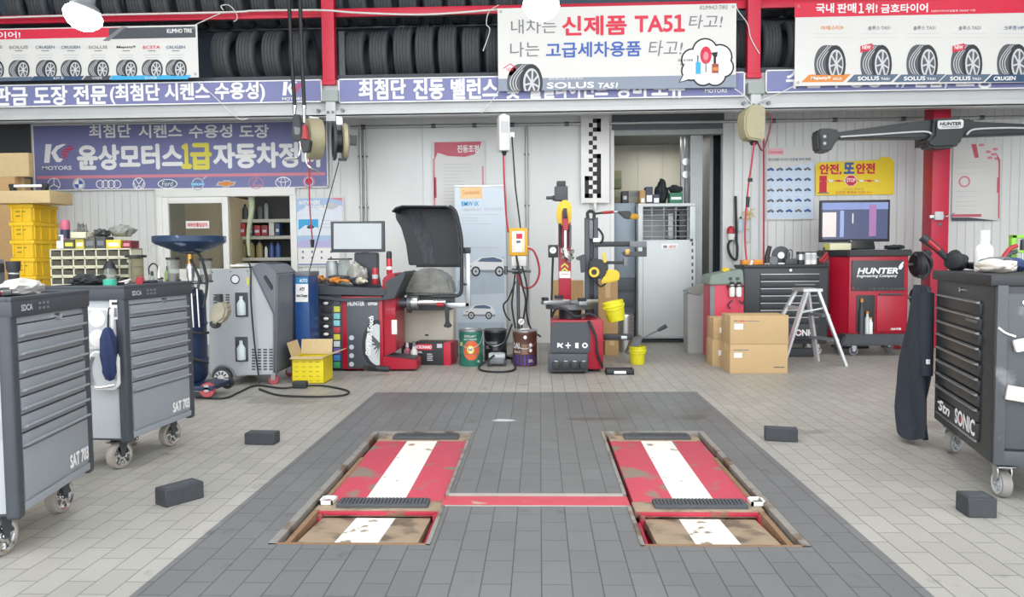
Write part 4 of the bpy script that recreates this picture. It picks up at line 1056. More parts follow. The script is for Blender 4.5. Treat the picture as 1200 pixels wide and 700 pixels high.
# yellow crates
Yc = 8.4
a = P(17, 400, Yc); b = P(45, 400, Yc); cw = b.x-a.x; cx = (a.x+b.x)/2; cd = .46
ztop = P(30, 239, Yc).z; ch = ztop/9
def crate():
    t = thing('yellow_crate', 'x', 'crate', (cx, Yc+cd/2, 0), 0, 'stacked yellow plastic crates')
    mb = MB(); h = ch
    mb.bx((-cw/2+.015, -cd/2+.015, 0), (cw/2-.015, cd/2-.015, h-.01), YELP, .006); mb.build('tub', t)
    mb = MB(); mb.bx((-cw/2-.004, -cd/2-.004, h-.045), (cw/2+.004, cd/2+.004, h-.001), YELP, .008); mb.build('rim', t)
    mb = MB()
    for x in (-cw/2+.03, cw/2-.03, 0): mb.bx((x-.01, -cd/2+.002, .008), (x+.01, -cd/2+.02, h-.03), YELP, .003)
    for y in (-cd/2+.04, -.08, .08, cd/2-.04): mb.bx((cw/2-.02, y-.01, .008), (cw/2-.002, y+.01, h-.03), YELP, .003)
    mb.build('ribs', t)
    mb = MB()
    for r in range(2): mb.rect(-cw*.25, h*.3+r*.05, cw*(.05+.1*r), h*.3+r*.05+.014, mat('faded_stencil', '#8a7420', .6), -cd/2+.0135)
    mb.build('stencil', t, 'faded black stencil lettering')
    return t
c0 = crate()
names = ['bottom crate of the yellow stack, on the floor'] + ['%s crate from the floor in the yellow stack' % ORD[i] for i in range(1, 8)] + ['topmost yellow crate, under the flat cardboard box']
for i in range(9):
    c = c0 if i == 0 else copy_thing(c0, (cx, Yc+cd/2, 0))
    c.location = (cx, Yc+cd/2, i*ch); c['label'] = 'yellow plastic ' + names[i].replace('yellow ', '') if i < 8 else 'topmost yellow plastic crate, just under the flat cardboard box'
q = P(30, 239, Yc)
t, w, h, d = carton('cardboard_box', 'flat pale cardboard box lying on top of the yellow crates', -12, 223, 58, 239, Yc-.1, .42, CARDP, z=ztop+.001)
zt = ztop+h
a = P(8, 219, Yc+.1); b = P(53, 219, Yc+.1)
t = thing('work_light_bar', 'white light bar with black end caps on the flat cardboard box', 'light bar', ((a.x+b.x)/2, Yc+.15, zt+.002)); L_ = (b.x-a.x)/2
mb = MB(); mb.bx((-L_+.03, -.02, .06), (L_-.03, .02, .09), INKW, .008); mb.build('tube', t, 'white light tube')
mb = MB()
for s_ in (-1, 1): mb.box((s_*(L_-.03), 0, .075), (.06, .05, .05), BLACKP, bev=.008); mb.box((s_*(L_-.04), 0, .025), (.05, .07, .05), BLACKP, bev=.006)
mb.build('end_caps', t, 'black end caps')

# ---- work bench behind the carts, with the small parts cabinet
bl, br = P(44, 400, 7.3).x, P(200, 400, 7.3).x
BZ = .84
t = thing('work_bench', 'grey steel work bench behind the two grey tool carts', 'bench', ((bl+br)/2, 7.5, 0)); w = (br-bl)/2
mb = MB(); mb.bx((-w, -.28, BZ-.05), (w, .28, BZ), MIDG, .006); mb.build('worktop', t)
for sx in (-1, 1):
    for sy in (-1, 1): mb = MB(); mb.box((sx*(w-.05), sy*.22, (BZ-.05)/2), (.05, .05, BZ-.05), MIDG, bev=.004); mb.build('leg', t)
mb = MB(); mb.bx((-w+.05, -.2, .25), (w-.05, .2, .28), MIDG); mb.build('shelf', t)
Yp = 7.42
a = P(60, 338, Yp); b = P(153, 291, Yp); w = b.x-a.x; hh = b.z-BZ-.001; dd = .22
t = thing('parts_drawer_cabinet', 'cream cabinet of many small parts drawers on the bench', 'drawer cabinet', ((a.x+b.x)/2, Yp+dd/2, BZ+.001))
CREAM = mat('cream_plastic', '#d9d6bd', .5, var=.06); DRW = glass('drawer_plastic', '#b9b8ac', mixf=.16, rough=.25); PARTSM = mat('small_parts', '#4e4c46', .6, var=.6, scale=40)
mb = MB()
mb.bx((-w/2, .01, 0), (w/2, dd/2, .012), CREAM); mb.bx((-w/2, -dd/2, hh-.014), (w/2, dd/2, hh), CREAM, .003); mb.bx((-w/2, dd/2-.01, 0), (w/2, dd/2, hh), CREAM)
nr, nc = 5, 7
for c in range(nc+1): x = -w/2+(w-.012)*c/nc; mb.bx((x, -dd/2, 0), (x+.012, dd/2, hh), CREAM)
for r in range(nr): z = (hh-.012)*r/nr; mb.bx((-w/2, -dd/2, z), (w/2, dd/2, z+.016), CREAM)
mb.build('carcass', t)
mb = MB(); x0 = -w/2+.012; pw = (w-.012)/nc; ph = (hh-.012)/nr
mb.bx((.0, -dd/2+.012, 0), (pw-.016, dd/2-.015, ph*.62), PARTSM); mb.bx((0, -dd/2+.002, 0), (pw-.016, -dd/2+.008, ph*.66), DRW); mb.bx((0, -dd/2-.006, 0), (pw-.016, -dd/2+.008, .012), CREAM)
d0 = mb.build('drawer', t)
for r in range(nr):
    for c in range(nc):
        o = d0 if r+c == 0 else d0.copy()
        if o is not d0: COL.objects.link(o); o.parent = t
        o.location = (x0+c*pw+.002, 0, r*ph+.017)
ztop = BZ+hh+.003
for i, (x0, x1, h, col, lab, lc) in enumerate((
    (73, 86, 11, '#4f5142', 'dark small box with yellow label, left end of the row on the parts cabinet', INKY), (87, 97, 11, '#c9b93a', 'yellow labelled small box, second in the row on the parts cabinet', INKW),
    (98, 110, 14, '#5b5d58', 'dark grey small box, third in the row on the parts cabinet', INKG), (111, 122, 14, '#4a4c50', 'dark grey small box, fourth in the row on the parts cabinet', INKG),
    (123, 140, 10, '#d9c93e', 'bright yellow small box near the right end of the parts cabinet', INKW), (142, 152, 9, '#7b2f36', 'dark red small box at the right end of the parts cabinet', INKP))):
    a = P(x0, 291, Yp); b = P(x1, 291, Yp); hz = S(h, Yp)
    t = thing('small_parts_box', lab, 'box', ((a.x+b.x)/2, Yp+.1, ztop), 0, 'small boxes on the parts cabinet')
    m = mat('box_'+col[1:], col, .55); w = b.x-a.x
    mb = MB(); mb.bx((-w/2, -.08, 0), (w/2, .08, hz), m, .003); mb.build('carton', t)
    mb = MB(); mb.rect(-w*.35, hz*.25, w*.35, hz*.65, lc, -.081); mb.build('label', t, 'printed label')
zt2 = ztop+S(14, Yp)
def bag(name, label, x0, y0, x1, y1, Y, z, m, d=.18, seed=0, cat='bag', amp=.35):
    a = P(x0, y1, Y); b = P(x1, y0, Y); w = (b.x-a.x)/2; h = b.z-z; rnd = random.Random(seed)
    mb = MB(); tb = bmesh.new(); bmesh.ops.create_icosphere(tb, subdivisions=3, radius=1)
    ph = [rnd.uniform(0, 6) for _ in range(6)]
    for v in tb.verts:
        n = v.co.copy(); k = 1+amp*.5*math.sin(n.x*4+ph[0])*math.sin(n.z*5+ph[1])+amp*.4*math.sin(n.x*9+n.y*7+ph[2])
        v.co = Vector((n.x*k*w*.95, n.y*k*d/2, (max(n.z, -.8)+.8)/1.8*h*min(k, 1.15)))
    mb._merge(tb, m); o = mb.build(name, loc=((a.x+b.x)/2, Y+d/2, z), sharp=25)
    return tag(o, label, cat)
PBAG = mat('clear_bag', '#8b8d88', .25, var=.35, scale=14, bump=.4); 
bag('plastic_bag', 'grey plastic bag of parts lying on the right of the parts cabinet boxes', 122, 264, 153, 281, Yp+.05, zt2+.001, PBAG, seed=3)
bag('plastic_bag', 'dark plastic bag slumped in the middle of the parts cabinet boxes', 106, 268, 122, 279, Yp+.05, zt2+.001, mat('dark_bag', '#4c4e4c', .3, var=.4, scale=14, bump=.4), seed=5)
a = P(82, 279, Yp); b = P(101, 265, Yp)
t = thing('cream_tray', 'open cream plastic tray on the left of the parts cabinet boxes', 'tray', ((a.x+b.x)/2, Yp+.08, ztop+S(11.2, Yp)+.001)); w = (b.x-a.x)/2; h = .07
mb = MB(); mb.bx((-w, -.08, 0), (w, .08, .01), CREAM); mb.bx((-w, -.08, 0), (w, -.07, h), CREAM, .003); mb.bx((-w, .07, 0), (w, .08, h), CREAM, .003); mb.bx((-w, -.08, 0), (-w+.01, .08, h), CREAM, .003); mb.bx((w-.01, -.08, 0), (w, .08, h), CREAM, .003); mb.build('tub', t)
bag('part_heap', 'heap of grey metal parts inside the cream tray', 84, 261, 99, 272, Yp+.02, ztop+S(11.2, Yp)+.012, mat('grey_heap', '#7c7d78', .4, .3, var=.4, scale=20), d=.12, seed=8, cat='parts')
def bottle(name, label, px, py0, py1, Y, z, prof, m, cap=None, cat='bottle', wr=1.0, parts=None):
    """turned bottle: prof is (radius px, height 0..1); height measured from the photo"""
    q = P(px, py0, Y); h = q.z-z
    t = thing(name, label, cat, (q.x, Y, z))
    mb = MB(); mb.lathe([(S(r, Y), u*h) for r, u in prof], m, n=24); mb.build('body', t)
    if cap:
        cm, r0, u0, r1, u1 = cap
        mb = MB(); mb.lathe([(0, u0*h), (S(r0, Y), u0*h), (S(r1, Y), u1*h), (0, u1*h)], cm, n=20); mb.build('cap', t)
    for (pm, r, u0, u1, nm) in (parts or ()):
        mb = MB(); mb.lathe([(S(r, Y), u0*h), (S(r, Y), u1*h)], pm, n=24); mb.build(nm, t)
    return t
bottle('pink_tub', 'small pink and navy tub behind the cream tray above the yellow crates', 76, 258, 271, Yp+.12, ztop+S(11.2, Yp)+.002, ((4.5, 0), (5, .1), (5, .5), (5.2, .55), (5.2, .9), (4, 1), (0, 1)), mat('tub_pink', '#c9657f', .4), None, 'tub', parts=((mat('tub_navy', '#28324f', .4), 5.1, .05, .5, 'label'),))
t = thing('pump_bottle', 'white pump soap bottle on the left end of the parts cabinet', 'bottle', (P(66.5, 290, Yp).x, Yp+.08, ztop))
mb = MB(); mb.box((0, 0, .04), (.075, .06, .08), GLOSSW, bev=.01); mb.build('body', t)
mb = MB(); mb.cyl((.01, 0, .08), (.01, 0, .13), .014, GLOSSW); mb.box((0, 0, .135), (.05, .02, .014), GLOSSW, bev=.004); mb.build('pump', t)
# jars and bottles along the bench
CLEAR = glass('clear_plastic', '#dfe4e2', mixf=.22); AMBER = glass('smoky_plastic', '#d8d4bf', mixf=.2)
t = bottle('fluid_jar', 'clear fluid jar with black lid standing before the parts cabinet', 128, 306, 336, 7.28, BZ+.001, ((6, 0), (7.5, .05), (7.5, .62), (6, .72), (6, .8)), CLEAR, (BLACKP, 7.5, .8, 3.5, 1.0), 'jar', parts=((mat('frothy_fluid', '#d2d0c4', .4, var=.3, scale=30), 7.3, .04, .5, 'fluid'),))
mb = MB(); mb.tube([(S(7, 7.28), 0, .2), (S(12, 7.28), 0, .19), (S(12, 7.28), 0, .1), (S(7, 7.28), 0, .07)], .008, BLACKP); mb.build('handle', t)
t = bottle('tall_measuring_cylinder', 'tall smoky measuring cylinder with wide black lid on the bench', 159, 297, 336, 7.3, BZ+.001, ((8, 0), (8.2, .04), (8.2, .9)), AMBER, (BLACKP, 12, .9, 12, .96), 'cylinder', parts=((BLACKP, 9.5, 0, .06, 'base_ring'),))
mb = MB(); mb.cyl((-S(7, 7.3), -.01, 0), (-S(7, 7.3), -.01, S(41, 7.3)), .014, STEEL); mb.lathe([(0, S(40, 7.3)), (.022, S(40.5, 7.3)), (.022, S(44, 7.3)), (0, S(45, 7.3))], GLOSSW, c=(-S(7, 7.3), -.01, 0), n=14); mb.build('dip_tube', t)
bottle('small_bottle', 'small clear bottle with black pump on the bench right of the cylinder', 178, 318, 336, 7.28, BZ+.001, ((3, 0), (3, .7), (1.5, .8), (1.5, .85)), CLEAR, (BLACKP, 1.8, .83, 1.4, 1), parts=((mat('pale_blue_label', '#c3d6da', .5), 3.05, .15, .6, 'label'),))
bottle('marker_bottle', 'slim white bottle with black top standing on the bench end', 186, 312, 336, 7.28, BZ+.001, ((1.8, 0), (1.8, .6), (1.4, .66), (.6, .95), (0, 1)), GLOSSW, None, parts=((BLACKP, 1.85, .3, .6, 'label'),))
bottle('green_bottle', 'green squeeze bottle at the right end of the bench', 196, 312, 336, 7.28, BZ+.001, ((3.2, 0), (3.2, .75), (2, .85), (0, .85)), mat('olive_green', '#7d9a3f', .4), (BLACKP, 1.6, .85, 1.2, 1), parts=((mat('brown_label', '#7a4a32', .5), 3.25, .05, .25, 'label'),))
mb = MB(); mb.tube([P(175, 322, 7.3), P(174.5, 314, 7.3), P(179, 309, 7.3), P(184, 312, 7.3), P(186, 320, 7.3)], .007, CABLE); mb.tube([P(187, 316, 7.32), P(180, 302, 7.32), P(176, 293, 7.32), P(180, 287, 7.32), P(187, 288, 7.32), P(189, 296, 7.32), P(187, 312, 7.32)], .003, STEEL, 6)
one(mb, 'wire_loop', P(186, 318, 7.3), 'thin bent wire loop standing behind the small bottles on the bench', 'wire')
# ================================================================ OIL DRAINER
Y = 6.5
q = P(226, 400, Y); t = thing('oil_drainer', 'blue waste oil drainer with a wide bowl on a pole, beside the grey carts', 'oil drainer', (q.x, Y, 0)); dx = q.x
zb = P(226, 296, Y).z; zr = P(226, 277, Y).z
BOWL = mat('drainer_blue', '#1d3656', .4, var=.15, wear=('#8f9db4', 11, .6, .68))
mb = MB(); R = S(41, Y); hh = zr-zb
mb.lathe([(0, .0), (.06, 0), (.13, .012), (R*.6, hh*.24), (R*.9, hh*.5), (R*.975, hh*.6), (R, hh*.66), (R, hh), (R*.96, hh*1.01), (R*.94, hh*.94), (R*.9, hh*.66), (R*.55, hh*.34), (.1, .03), (0, .03)], BOWL, n=44)
mb.build('bowl', t, loc=(0, 0, zb))
mb = MB(); mb.cyl((0, 0, .95), (0, 0, zb-.13), .026, STEEL); mb.cyl((0, 0, zb-.22), (0, 0, zb-.1), .034, STEEL); mb.lathe([(0, -.02), (.1, 0), (.1, .02), (0, .02)], BOWL, c=(0, 0, zb)); mb.build('pole', t, 'steel pole')
mb = MB(); mb.cyl((0, 0, zb-.12), (0, 0, zb-.01), .03, mat('brass', '#b08a4a', .3, .8)); mb.cyl((0, 0, zb-.12), (0, 0, zb-.14), .04, CHROME); mb.build('brass_fitting', t, 'brass fitting')
mb = MB(); mb.lathe([(0, .12), (.14, .13), (.165, .18), (.165, .86), (.14, .93), (.05, .97), (0, .97)], mat('tank_blue', '#17294a', .4, var=.2), c=(-.05, 0, 0), n=36); mb.build('tank', t, 'blue tank')
mb = MB()
for z in (.3, .62): mb.lathe([(.167, z), (.173, z+.006), (.173, z+.024), (.167, z+.03), (.167, z)], mat('tank_blue', '#17294a'), c=(-.05, 0, 0), n=36)
mb.tube([(-.02, -.175, .6), (.1, -.16, .57), (.17, -.06, .56)], .012, BLACKP); mb.tube([(-.04, -.18, .45), (.06, -.18, .36), (.17, -.08, .3)], .014, BLACKP); mb.build('tank_bands', t)
for k, (x, z0, z1) in enumerate(((-.14, 1.03, 1.2), (.15, 1.02, 1.19))):
    mb = MB(); mb.lathe([(.05, z0), (.05, z1)], CLEAR, c=(x, -.03, 0)); mb.lathe([(0, z0-.02), (.058, z0-.02), (.058, z0), (0, z0)], DSTEEL, c=(x, -.03, 0)); mb.lathe([(0, z1), (.058, z1), (.058, z1+.02), (0, z1+.02)], BLACKP, c=(x, -.03, 0)); mb.cyl((x, -.03, z0), (x, -.03, z0+.05), .046, mat('old_oil', '#5d3a2a', .3)); mb.build('sight_glass', t, 'clear chamber with brown oil')
mb = MB(); mb.cyl((-.14, -.03, 1.0), (.15, -.03, 1.0), .014, DSTEEL); mb.cyl((.0, -.05, .98), (.05, -.09, .94), .02, CHROME); mb.tube([(.03, -.06, 1.2), (.08, -.08, 1.12), (.12, -.1, 1.02), (.1, -.14, .9), (.02, -.19, .84)], .012, BLACKP); mb.tube([(.06, -.05, 1.28), (.14, -.1, 1.22), (.18, -.08, 1.0), (.17, -.15, .78)], .012, CABLE); mb.build('valve_hoses', t)
mb = MB()
for x in (.02, .1, .15): mb.cyl((x, -.19, .62), (x-.01, -.19, .95), .008, CHROME)
mb.build('probe_wands', t, 'thin chrome wands')
mb = MB(); mb.box((.03, -.05, .1), (.5, .4, .04), mat('tank_blue', '#17294a'), bev=.01)
mb.build('base_frame', t)
for x, y in ((-.18, -.2), (.22, -.22), (.25, .12), (-.18, .12)):
    mb = MB(); mb.cyl((x, y-.02, .085), (x, y+.02, .085), .05 if (x, y) != (.22, -.22) else .062, mat('caster_red', '#b04a52', .5) if (x, y) == (.22, -.22) else BLACKP); w_ = mb.build('wheel', t, 'red caster wheel' if (x, y) == (.22, -.22) else None)
    mb = MB(); mb.bx((x-.02, y-.03, .07), (x+.02, y-.022, .13), STEEL); mb.bx((x-.02, y+.022, .07), (x+.02, y+.03, .13), STEEL); mb.cyl((x, y-.032, .08), (x, y+.032, .08), .012, STEEL); mb.build('fork', w_)
# grimy funnel gun hanging by the drainer
a = P(256, 372, 6.4)
mb = MB(); fp(mb, [(247, 357), (262, 354), (266, 362), (263, 374), (254, 381), (245, 378)], 6.35, .13, mat('grimy_plastic', '#a29b88', .6, var=.3, scale=14), .02); fp(mb, [(244, 377), (256, 379), (253, 386), (246, 384)], 6.37, .09, BLACKP, .01); fp(mb, [(249, 352), (253, 345), (258, 345), (259, 355)], 6.38, .06, BLACKP, .008)
one(mb, 'suction_gun', a, 'grimy beige suction gun hanging between the oil drainer and the silver machine', 'gun')

# ================================================================ SILVER AIR CONDITIONING SERVICE MACHINE
Y = 7.0
q = G(290, 450); t = thing('aircon_service_machine', 'silver and grey wheeled air conditioning service machine with two bottle windows', 'machine', (P(288, 400, Y).x, Y+.3, 0))
SILV = mat('silver_panel', '#b7bbbf', .4, .08, var=.06, scale=5); GRAYM = mat('grey_moulding', '#6c7178', .5, var=.1)
mb = MB(); fp(mb, [(245, 316), (294, 314), (320, 368), (320, 439), (250, 442), (245, 436)], Y, .55, SILV, .008); wb(mb, 'side_panel', t, 'silver side panel')
mb = MB(); fp(mb, [(294.5, 314), (303, 308), (314, 310), (325, 321), (325, 352), (323, 437), (320.5, 439), (320.5, 368)], Y-.02, .58, GRAYM, .012); wb(mb, 'front_moulding', t, 'grey moulded front')
mb = MB(); fp(mb, [(303, 307), (315, 308.6), (325, 320), (323, 320), (313, 311), (304, 309)], Y+.06, .45, BLACKP, .004); fp(mb, [(308, 325), (311, 322), (320, 336), (318, 341)], Y-.03, .03, BLACKP, .006); wb(mb, 'control_panel', t, 'black slanted control panel')
mb = MB()
fe(mb, 275.5, 327.5, 5.6, Y-.003, INKK); fe(mb, 275.5, 327.5, 4.4, Y-.004, INKW)
fe(mb, 249, 319.5, .8, Y-.003, INKK, n=10); fe(mb, 270, 318.5, .8, Y-.003, INKK, n=10); fe(mb, 290, 318, .8, Y-.003, INKK, n=10)
for c in range(3):
    for r in range(7): fr_(mb, 250+c*7.2, 345+r*3, 254.5+c*7.2, 346.6+r*3, Y-.003, DARKG)
for c in range(4):
    for r in range(8): fr_(mb, 295+c*6.8, 409+r*3.3, 299.3+c*6.8, 410.8+r*3.3, Y-.003, DARKG)
fr_(mb, 289, 325, 292, 334, Y-.003, INKY)
wb(mb, 'vents_and_marks', t)
for y0, y1 in ((343, 371.5), (395, 424)):
    mb = MB(); fb(mb, 276, y0, 290, y1, Y-.008, .012, DARKG, .004); w_ = wb(mb, 'bottle_window', t, 'recessed bottle window')
    c = P(283, y1-2, Y-.03); h = S(y1-y0-6, Y)
    mb = MB(); mb.lathe([(0, 0), (.038, 0), (.04, .01), (.04, h*.6), (.025, h*.75), (.016, h*.82), (.016, h)], mat('cloudy_bottle', '#cdd6da', .3, var=.1), c=tuple(c), n=20); mb.xf(Matrix.Translation(-Vector(t.location))); mb.build('oil_bottle', w_, 'cloudy oil bottle')
c = P(264.5, 441, Y); r = c.z-.002
mb = MB(); mb.lathe([(r*.82, -.035), (r, -.025), (r, .025), (r*.82, .035)], RUB, c=(c.x, Y-.06, r), axis='Y', n=36); wh = wb(mb, 'wheel', t, 'black tyred wheel')
mb = MB(); mb.lathe([(0, -.052), (.02, -.052), (.025, -.046), (r*.8, -.044), (r*.8, .03), (0, .03)], INKW, c=(c.x, Y-.06, r), axis='Y', n=36)
for k in range(10):
    a = 2*PI*k/10; mb.box((c.x+r*.55*math.cos(a), Y-.106, r+r*.55*math.sin(a)), (.012, .006, .03), DARKG, rot=(0, PI/2-a, 0))
mb.xf(Matrix.Translation(-Vector(t.location))); mb.build('hub_cap', wh, 'white spoked hub')
mb = MB(); mb.tube([(c.x+(r+.018)*math.cos(u*PI/8), Y-.05, r+(r+.018)*math.sin(u*PI/8)) for u in range(0, 9)], .014, GRAYM, 8); wb(mb, 'wheel_arch', t)
mb = MB(); mb.cyl((c.x, Y+.55, r), (c.x, Y+.6, r), r, RUB); wb(mb, 'wheel', t)
for yy in (Y+.05, Y+.52):
    c2 = P(321, 444, Y+.05); mb = MB(); mb.cyl((c2.x, yy-.015, .045), (c2.x, yy+.015, .045), .045, mat('caster_red', '#b04a52')); w_ = wb(mb, 'caster', t, 'red front caster')
    mb = MB(); mb.bx((c2.x-.02, yy-.025, .04), (c2.x+.02, yy-.017, .11), STEEL); mb.bx((c2.x-.02, yy+.017, .04), (c2.x+.02, yy+.025, .11), STEEL); mb.bx((c2.x-.03, yy-.03, .1), (c2.x+.03, yy+.03, .115), STEEL); mb.xf(Matrix.Translation(-Vector(t.location))); mb.build('caster_fork', w_)
mb = MB(); mb.tube([P(292, 309, Y-.01), P(294, 318, Y-.03), P(294, 350, Y-.04), P(298, 400, Y-.04), P(303, 440, Y-.04), P(304, 449, Y-.1)], .008, CABLE); wb(mb, 'mains_lead', t, 'black lead draped down the side')
# papers on the machine
mb = MB(); c = P(286, 312, Y+.2)
mb.box((c.x, Y+.25, P(286, 314.5, Y).z+.024), (.26, .2, .02), GLOSSW, rot=(0, 0, .2), bev=.002); mb.box((c.x+.06, Y+.22, P(286, 314.5, Y).z+.040), (.22, .17, .008), INKLG, rot=(0, 0, -.15), bev=.002)
one(mb, 'paper_pile', (c.x, Y+.25, P(286, 314.5, Y).z), 'white papers lying on top of the silver machine', 'papers')

# ================================================================ BLUE MACHINE, YELLOW BOX, FLOOR CABLE
Y = 7.43
t = thing('fluid_changer', 'narrow blue machine with a white printed label behind the silver one', 'machine', (P(356, 400, Y).x, Y+.2, 0))
mb = MB(); fb(mb, 346, 322, 361.5, None, Y, .33, BLUEP, .012, z0=.05); wb(mb, 'cabinet', t)
mb = MB(); fb(mb, 345.5, 318.5, 362, 324, Y-.01, .35, GRAYM, .008); wb(mb, 'top_cover', t, 'grey top cover')
mb = MB(); fr_(mb, 346.5, 325, 361, 333, Y-.003, mat('teal_blue_print', '#2f7fae', .4)); fr_(mb, 346.5, 333, 361, 354, Y-.003, GLOSSW); wb(mb, 'label_plate', t)
mb = MB(); ft(mb, 'ATF', 351, 337, 357, 341, Y-.006, INKK, .02); ft(mb, 'Best Change', 347.5, 345, 360, 349, Y-.006, INKK, .03, .2); ft(mb, 'AUTO', 351, 327, 360, 331, Y-.006, INKW, .02); wb(mb, 'lettering', t)
for x in (348.5, 359.5):
    for y in (.06, .28): mb = MB(); c = P(x, 400, Y+y); mb.cyl((c.x-.012, Y+y, .028), (c.x+.012, Y+y, .028), .027, BLACKP); wb(mb, 'caster', t)
Y = 7.08
a = P(342.6, 449, Y); b = P(379.5, 419, Y); w = b.x-a.x; h = b.z; d = .3
t = thing('yellow_carton', 'open yellow printed box with raised cardboard flaps on the floor', 'box', ((a.x+b.x)/2, Y+d/2, 0))
YCART = mat('yellow_carton_print', '#e6d21e', .5, var=.05)
mb = MB(); th = .006
mb.bx((-w/2, -d/2, 0), (w/2, d/2, th), CARD); mb.bx((-w/2, -d/2, 0), (w/2, -d/2+th, h), YCART, .002); mb.bx((-w/2, d/2-th, 0), (w/2, d/2, h), YCART); mb.bx((-w/2, -d/2, 0), (-w/2+th, d/2, h), YCART); mb.bx((w/2-th, -d/2, 0), (w/2, d/2, h), YCART); mb.build('carton', t)
mb = MB()
for r in range(5):
    for c in range(4): mb.rect(-w*.42+c*w*.22, h*.08+r*h*.18, -w*.42+c*w*.22+w*.12, h*.12+r*h*.18, mat('ochre_print', '#c2a824', .6), -d/2-.001)
mb.build('print', t, 'rows of small ochre print')
for nm, mtx in (('back', ((0, d/2, h+.07), (w, .005, .15), (-.25, 0, 0))), ('left', ((-w/2-.02, 0, h+.07), (.005, d, .15), (0, -.3, 0))), ('right', ((w/2+.07, 0, h+.03), (.15, d, .005), (0, -.3, 0))), ('front', ((0, -d/2-.03, h-.0), (w, .06, .005), (.25, 0, 0)))):
    mb = MB(); mb.box(*mtx[:2], CARDP, rot=mtx[2]); mb.build('flap', t, 'brown cardboard flap')
mb = MB()
mb.tube([G(230, 466, .01), G(262, 467, .01), G(280, 460, .01), G(300, 452, .012), G(330, 455, .012), G(348, 453, .02)], .009, CABLE)
mb.tube([G(348, 453, .02), G(375, 452, .01), G(400, 456, .01), G(409, 460, .01), G(398, 464, .01), G(360, 465, .01), G(325, 463, .01), G(304, 456, .01)], .009, CABLE)
c = G(352, 455, 0); mb.box((c.x, c.y, .035), (.13, .08, .065), BLACKP, bev=.01)
one(mb, 'floor_cable', c, 'black cable looped on the floor with a power adaptor before the yellow box', 'cable')

# ================================================================ WHEEL BALANCER
Y = 7.85
t = thing('wheel_balancer', 'red and grey wheel balancer with monitor and large black wheel guard', 'wheel balancer', (P(430, 400, Y).x, Y+.35, 0))
CH = mat('charcoal_plastic', '#3f434a', .5, var=.1)
mb = MB(); fb(mb, 368, 345, 401, None, Y+.02, .6, CH, .015, z0=.02); wb(mb, 'weight_cabinet', t, 'charcoal weight tray cabinet')
mb = MB(); fb(mb, 401, 347, 448, None, Y, .62, HRED, .012, z0=.02); wb(mb, 'front_housing', t)
mb = MB(); fb(mb, 407.5, 352, 443, 432, Y-.012, .02, mat('balancer_graphic', '#4d525a', .4, var=.08), .006)
c = P(448, 410, Y); 
gp = wb(mb, 'graphic_panel', t, 'dark printed front panel')
mb = MB()
pts = [P(445, y, Y-.013) for y in ()]
arc = [(445-26*math.sin(a)*.8, 404-30*math.cos(a)) for a in [k*PI/14 for k in range(1, 14)]]
ff(mb, [(445, 376)]+arc+[(445, 432)], Y-.0135, TYP2); ff(mb, [(445, 381)]+[(445-21*math.sin(a)*.8, 404-25*math.cos(a)) for a in [k*PI/14 for k in range(1, 14)]]+[(445, 428)], Y-.0145, RIMM)
for k in range(7): ff(mb, [(445, 402), (430+k*2, 386+k*5.6), (430+k*2, 388+k*5.6), (445, 406)], Y-.0155-.0001*k, TYP)
for y in (396, 407, 417, 427): fe(mb, 412, y, 3, Y-.0135, INKLG, n=10)
mb.xf(Matrix.Translation(-Vector(t.location))); mb.build('wheel_print', gp)
mb = MB(); ft(mb, 'HUNTER', 407.5, 353, 427, 358.5, Y-.016, INKW, .03); ft(mb, 'GSP9200', 431, 354.5, 442, 358, Y-.016, INKW, .03)
aa = P(434, 417, Y-.02); M = Matrix.Translation((aa.x, Y-.02, aa.z)) @ Matrix.Rotation(-math.radians(84), 4, 'Y')
mb.text('GSP9200 Touch', 0, 0, S(47, Y), S(6, Y), INKW, 0, .035, .1, M=M)
mb.xf(Matrix.Translation(-Vector(t.location))); mb.build('lettering', gp, 'white lettering')
# weight trays
for r in range(9):
    y = 351+r*9.1
    mb = MB(); fb(mb, 376, y, 388, y+7, Y+.005, .03, BLACKP, .004); p_ = wb(mb, 'weight_tray', t, 'black weight pocket')
    if r not in (1,):
        mb = MB(); c = P(382, y+4.5, Y-.005); mb.lathe([(0, -.02), (.022, -.012), (.03, 0), (.022, .012), (0, .018)], INKW, c=tuple(c), n=14); mb.xf(Matrix.Translation(-Vector(t.location))); mb.build('white_knob', p_, 'round white knob')
for r, col in enumerate(('#5b6068', '#d9d24a', '#7fc8c8', '#8ed0d4', '#c23a48', '#d9c93e', '#cfd8d8', '#7d5ab0', '#3f7fc0', '#3aa06a')):
    y = 351+r*8.2; mb = MB(); fb(mb, 391, y, 398, y+6.6, Y+.004, .03, mat('tray_'+col[1:], col, .5), .003); wb(mb, 'colour_tray', t)
mb = MB(); fp(mb, [(448, 327), (456, 320), (463, 321), (464, 412), (448, 420)], Y+.05, .55, HRED, .01); wb(mb, 'spindle_housing', t)
mb = MB(); fb(mb, 459, 375, 465, 392, Y+.045, .006, GLOSSW, .001); fb(mb, 452, 361, 463, 375, Y+.045, .006, HRED, .002); wb(mb, 'plate_label', t, 'white plate label')
mb = MB(); a = G(449, 437); b = G(489, 437)
mb.prism([(a.x-.02, .02), (b.x-.02, .02), (b.x-.02, .12), (a.x-.02, .16)], HRED, Y-.02, Y+.3, 'XZ', .01); 
wb(mb, 'foot_ramp', t)
mb = MB(); mb.prism([(a.x+.0, .163), (b.x-.04, .124), (b.x-.04, .13), (a.x, .169)], DARKG, Y+.0, Y+.28, 'XZ', .002); wb(mb, 'ramp_mat', t, 'grey ramp mat')
mb = MB(); mb.tube([G(428, 431, .1), G(440, 432, .07), G(456, 433, .06)], .03, BLACKP); wb(mb, 'foot_pedal', t, 'black foot pedal')
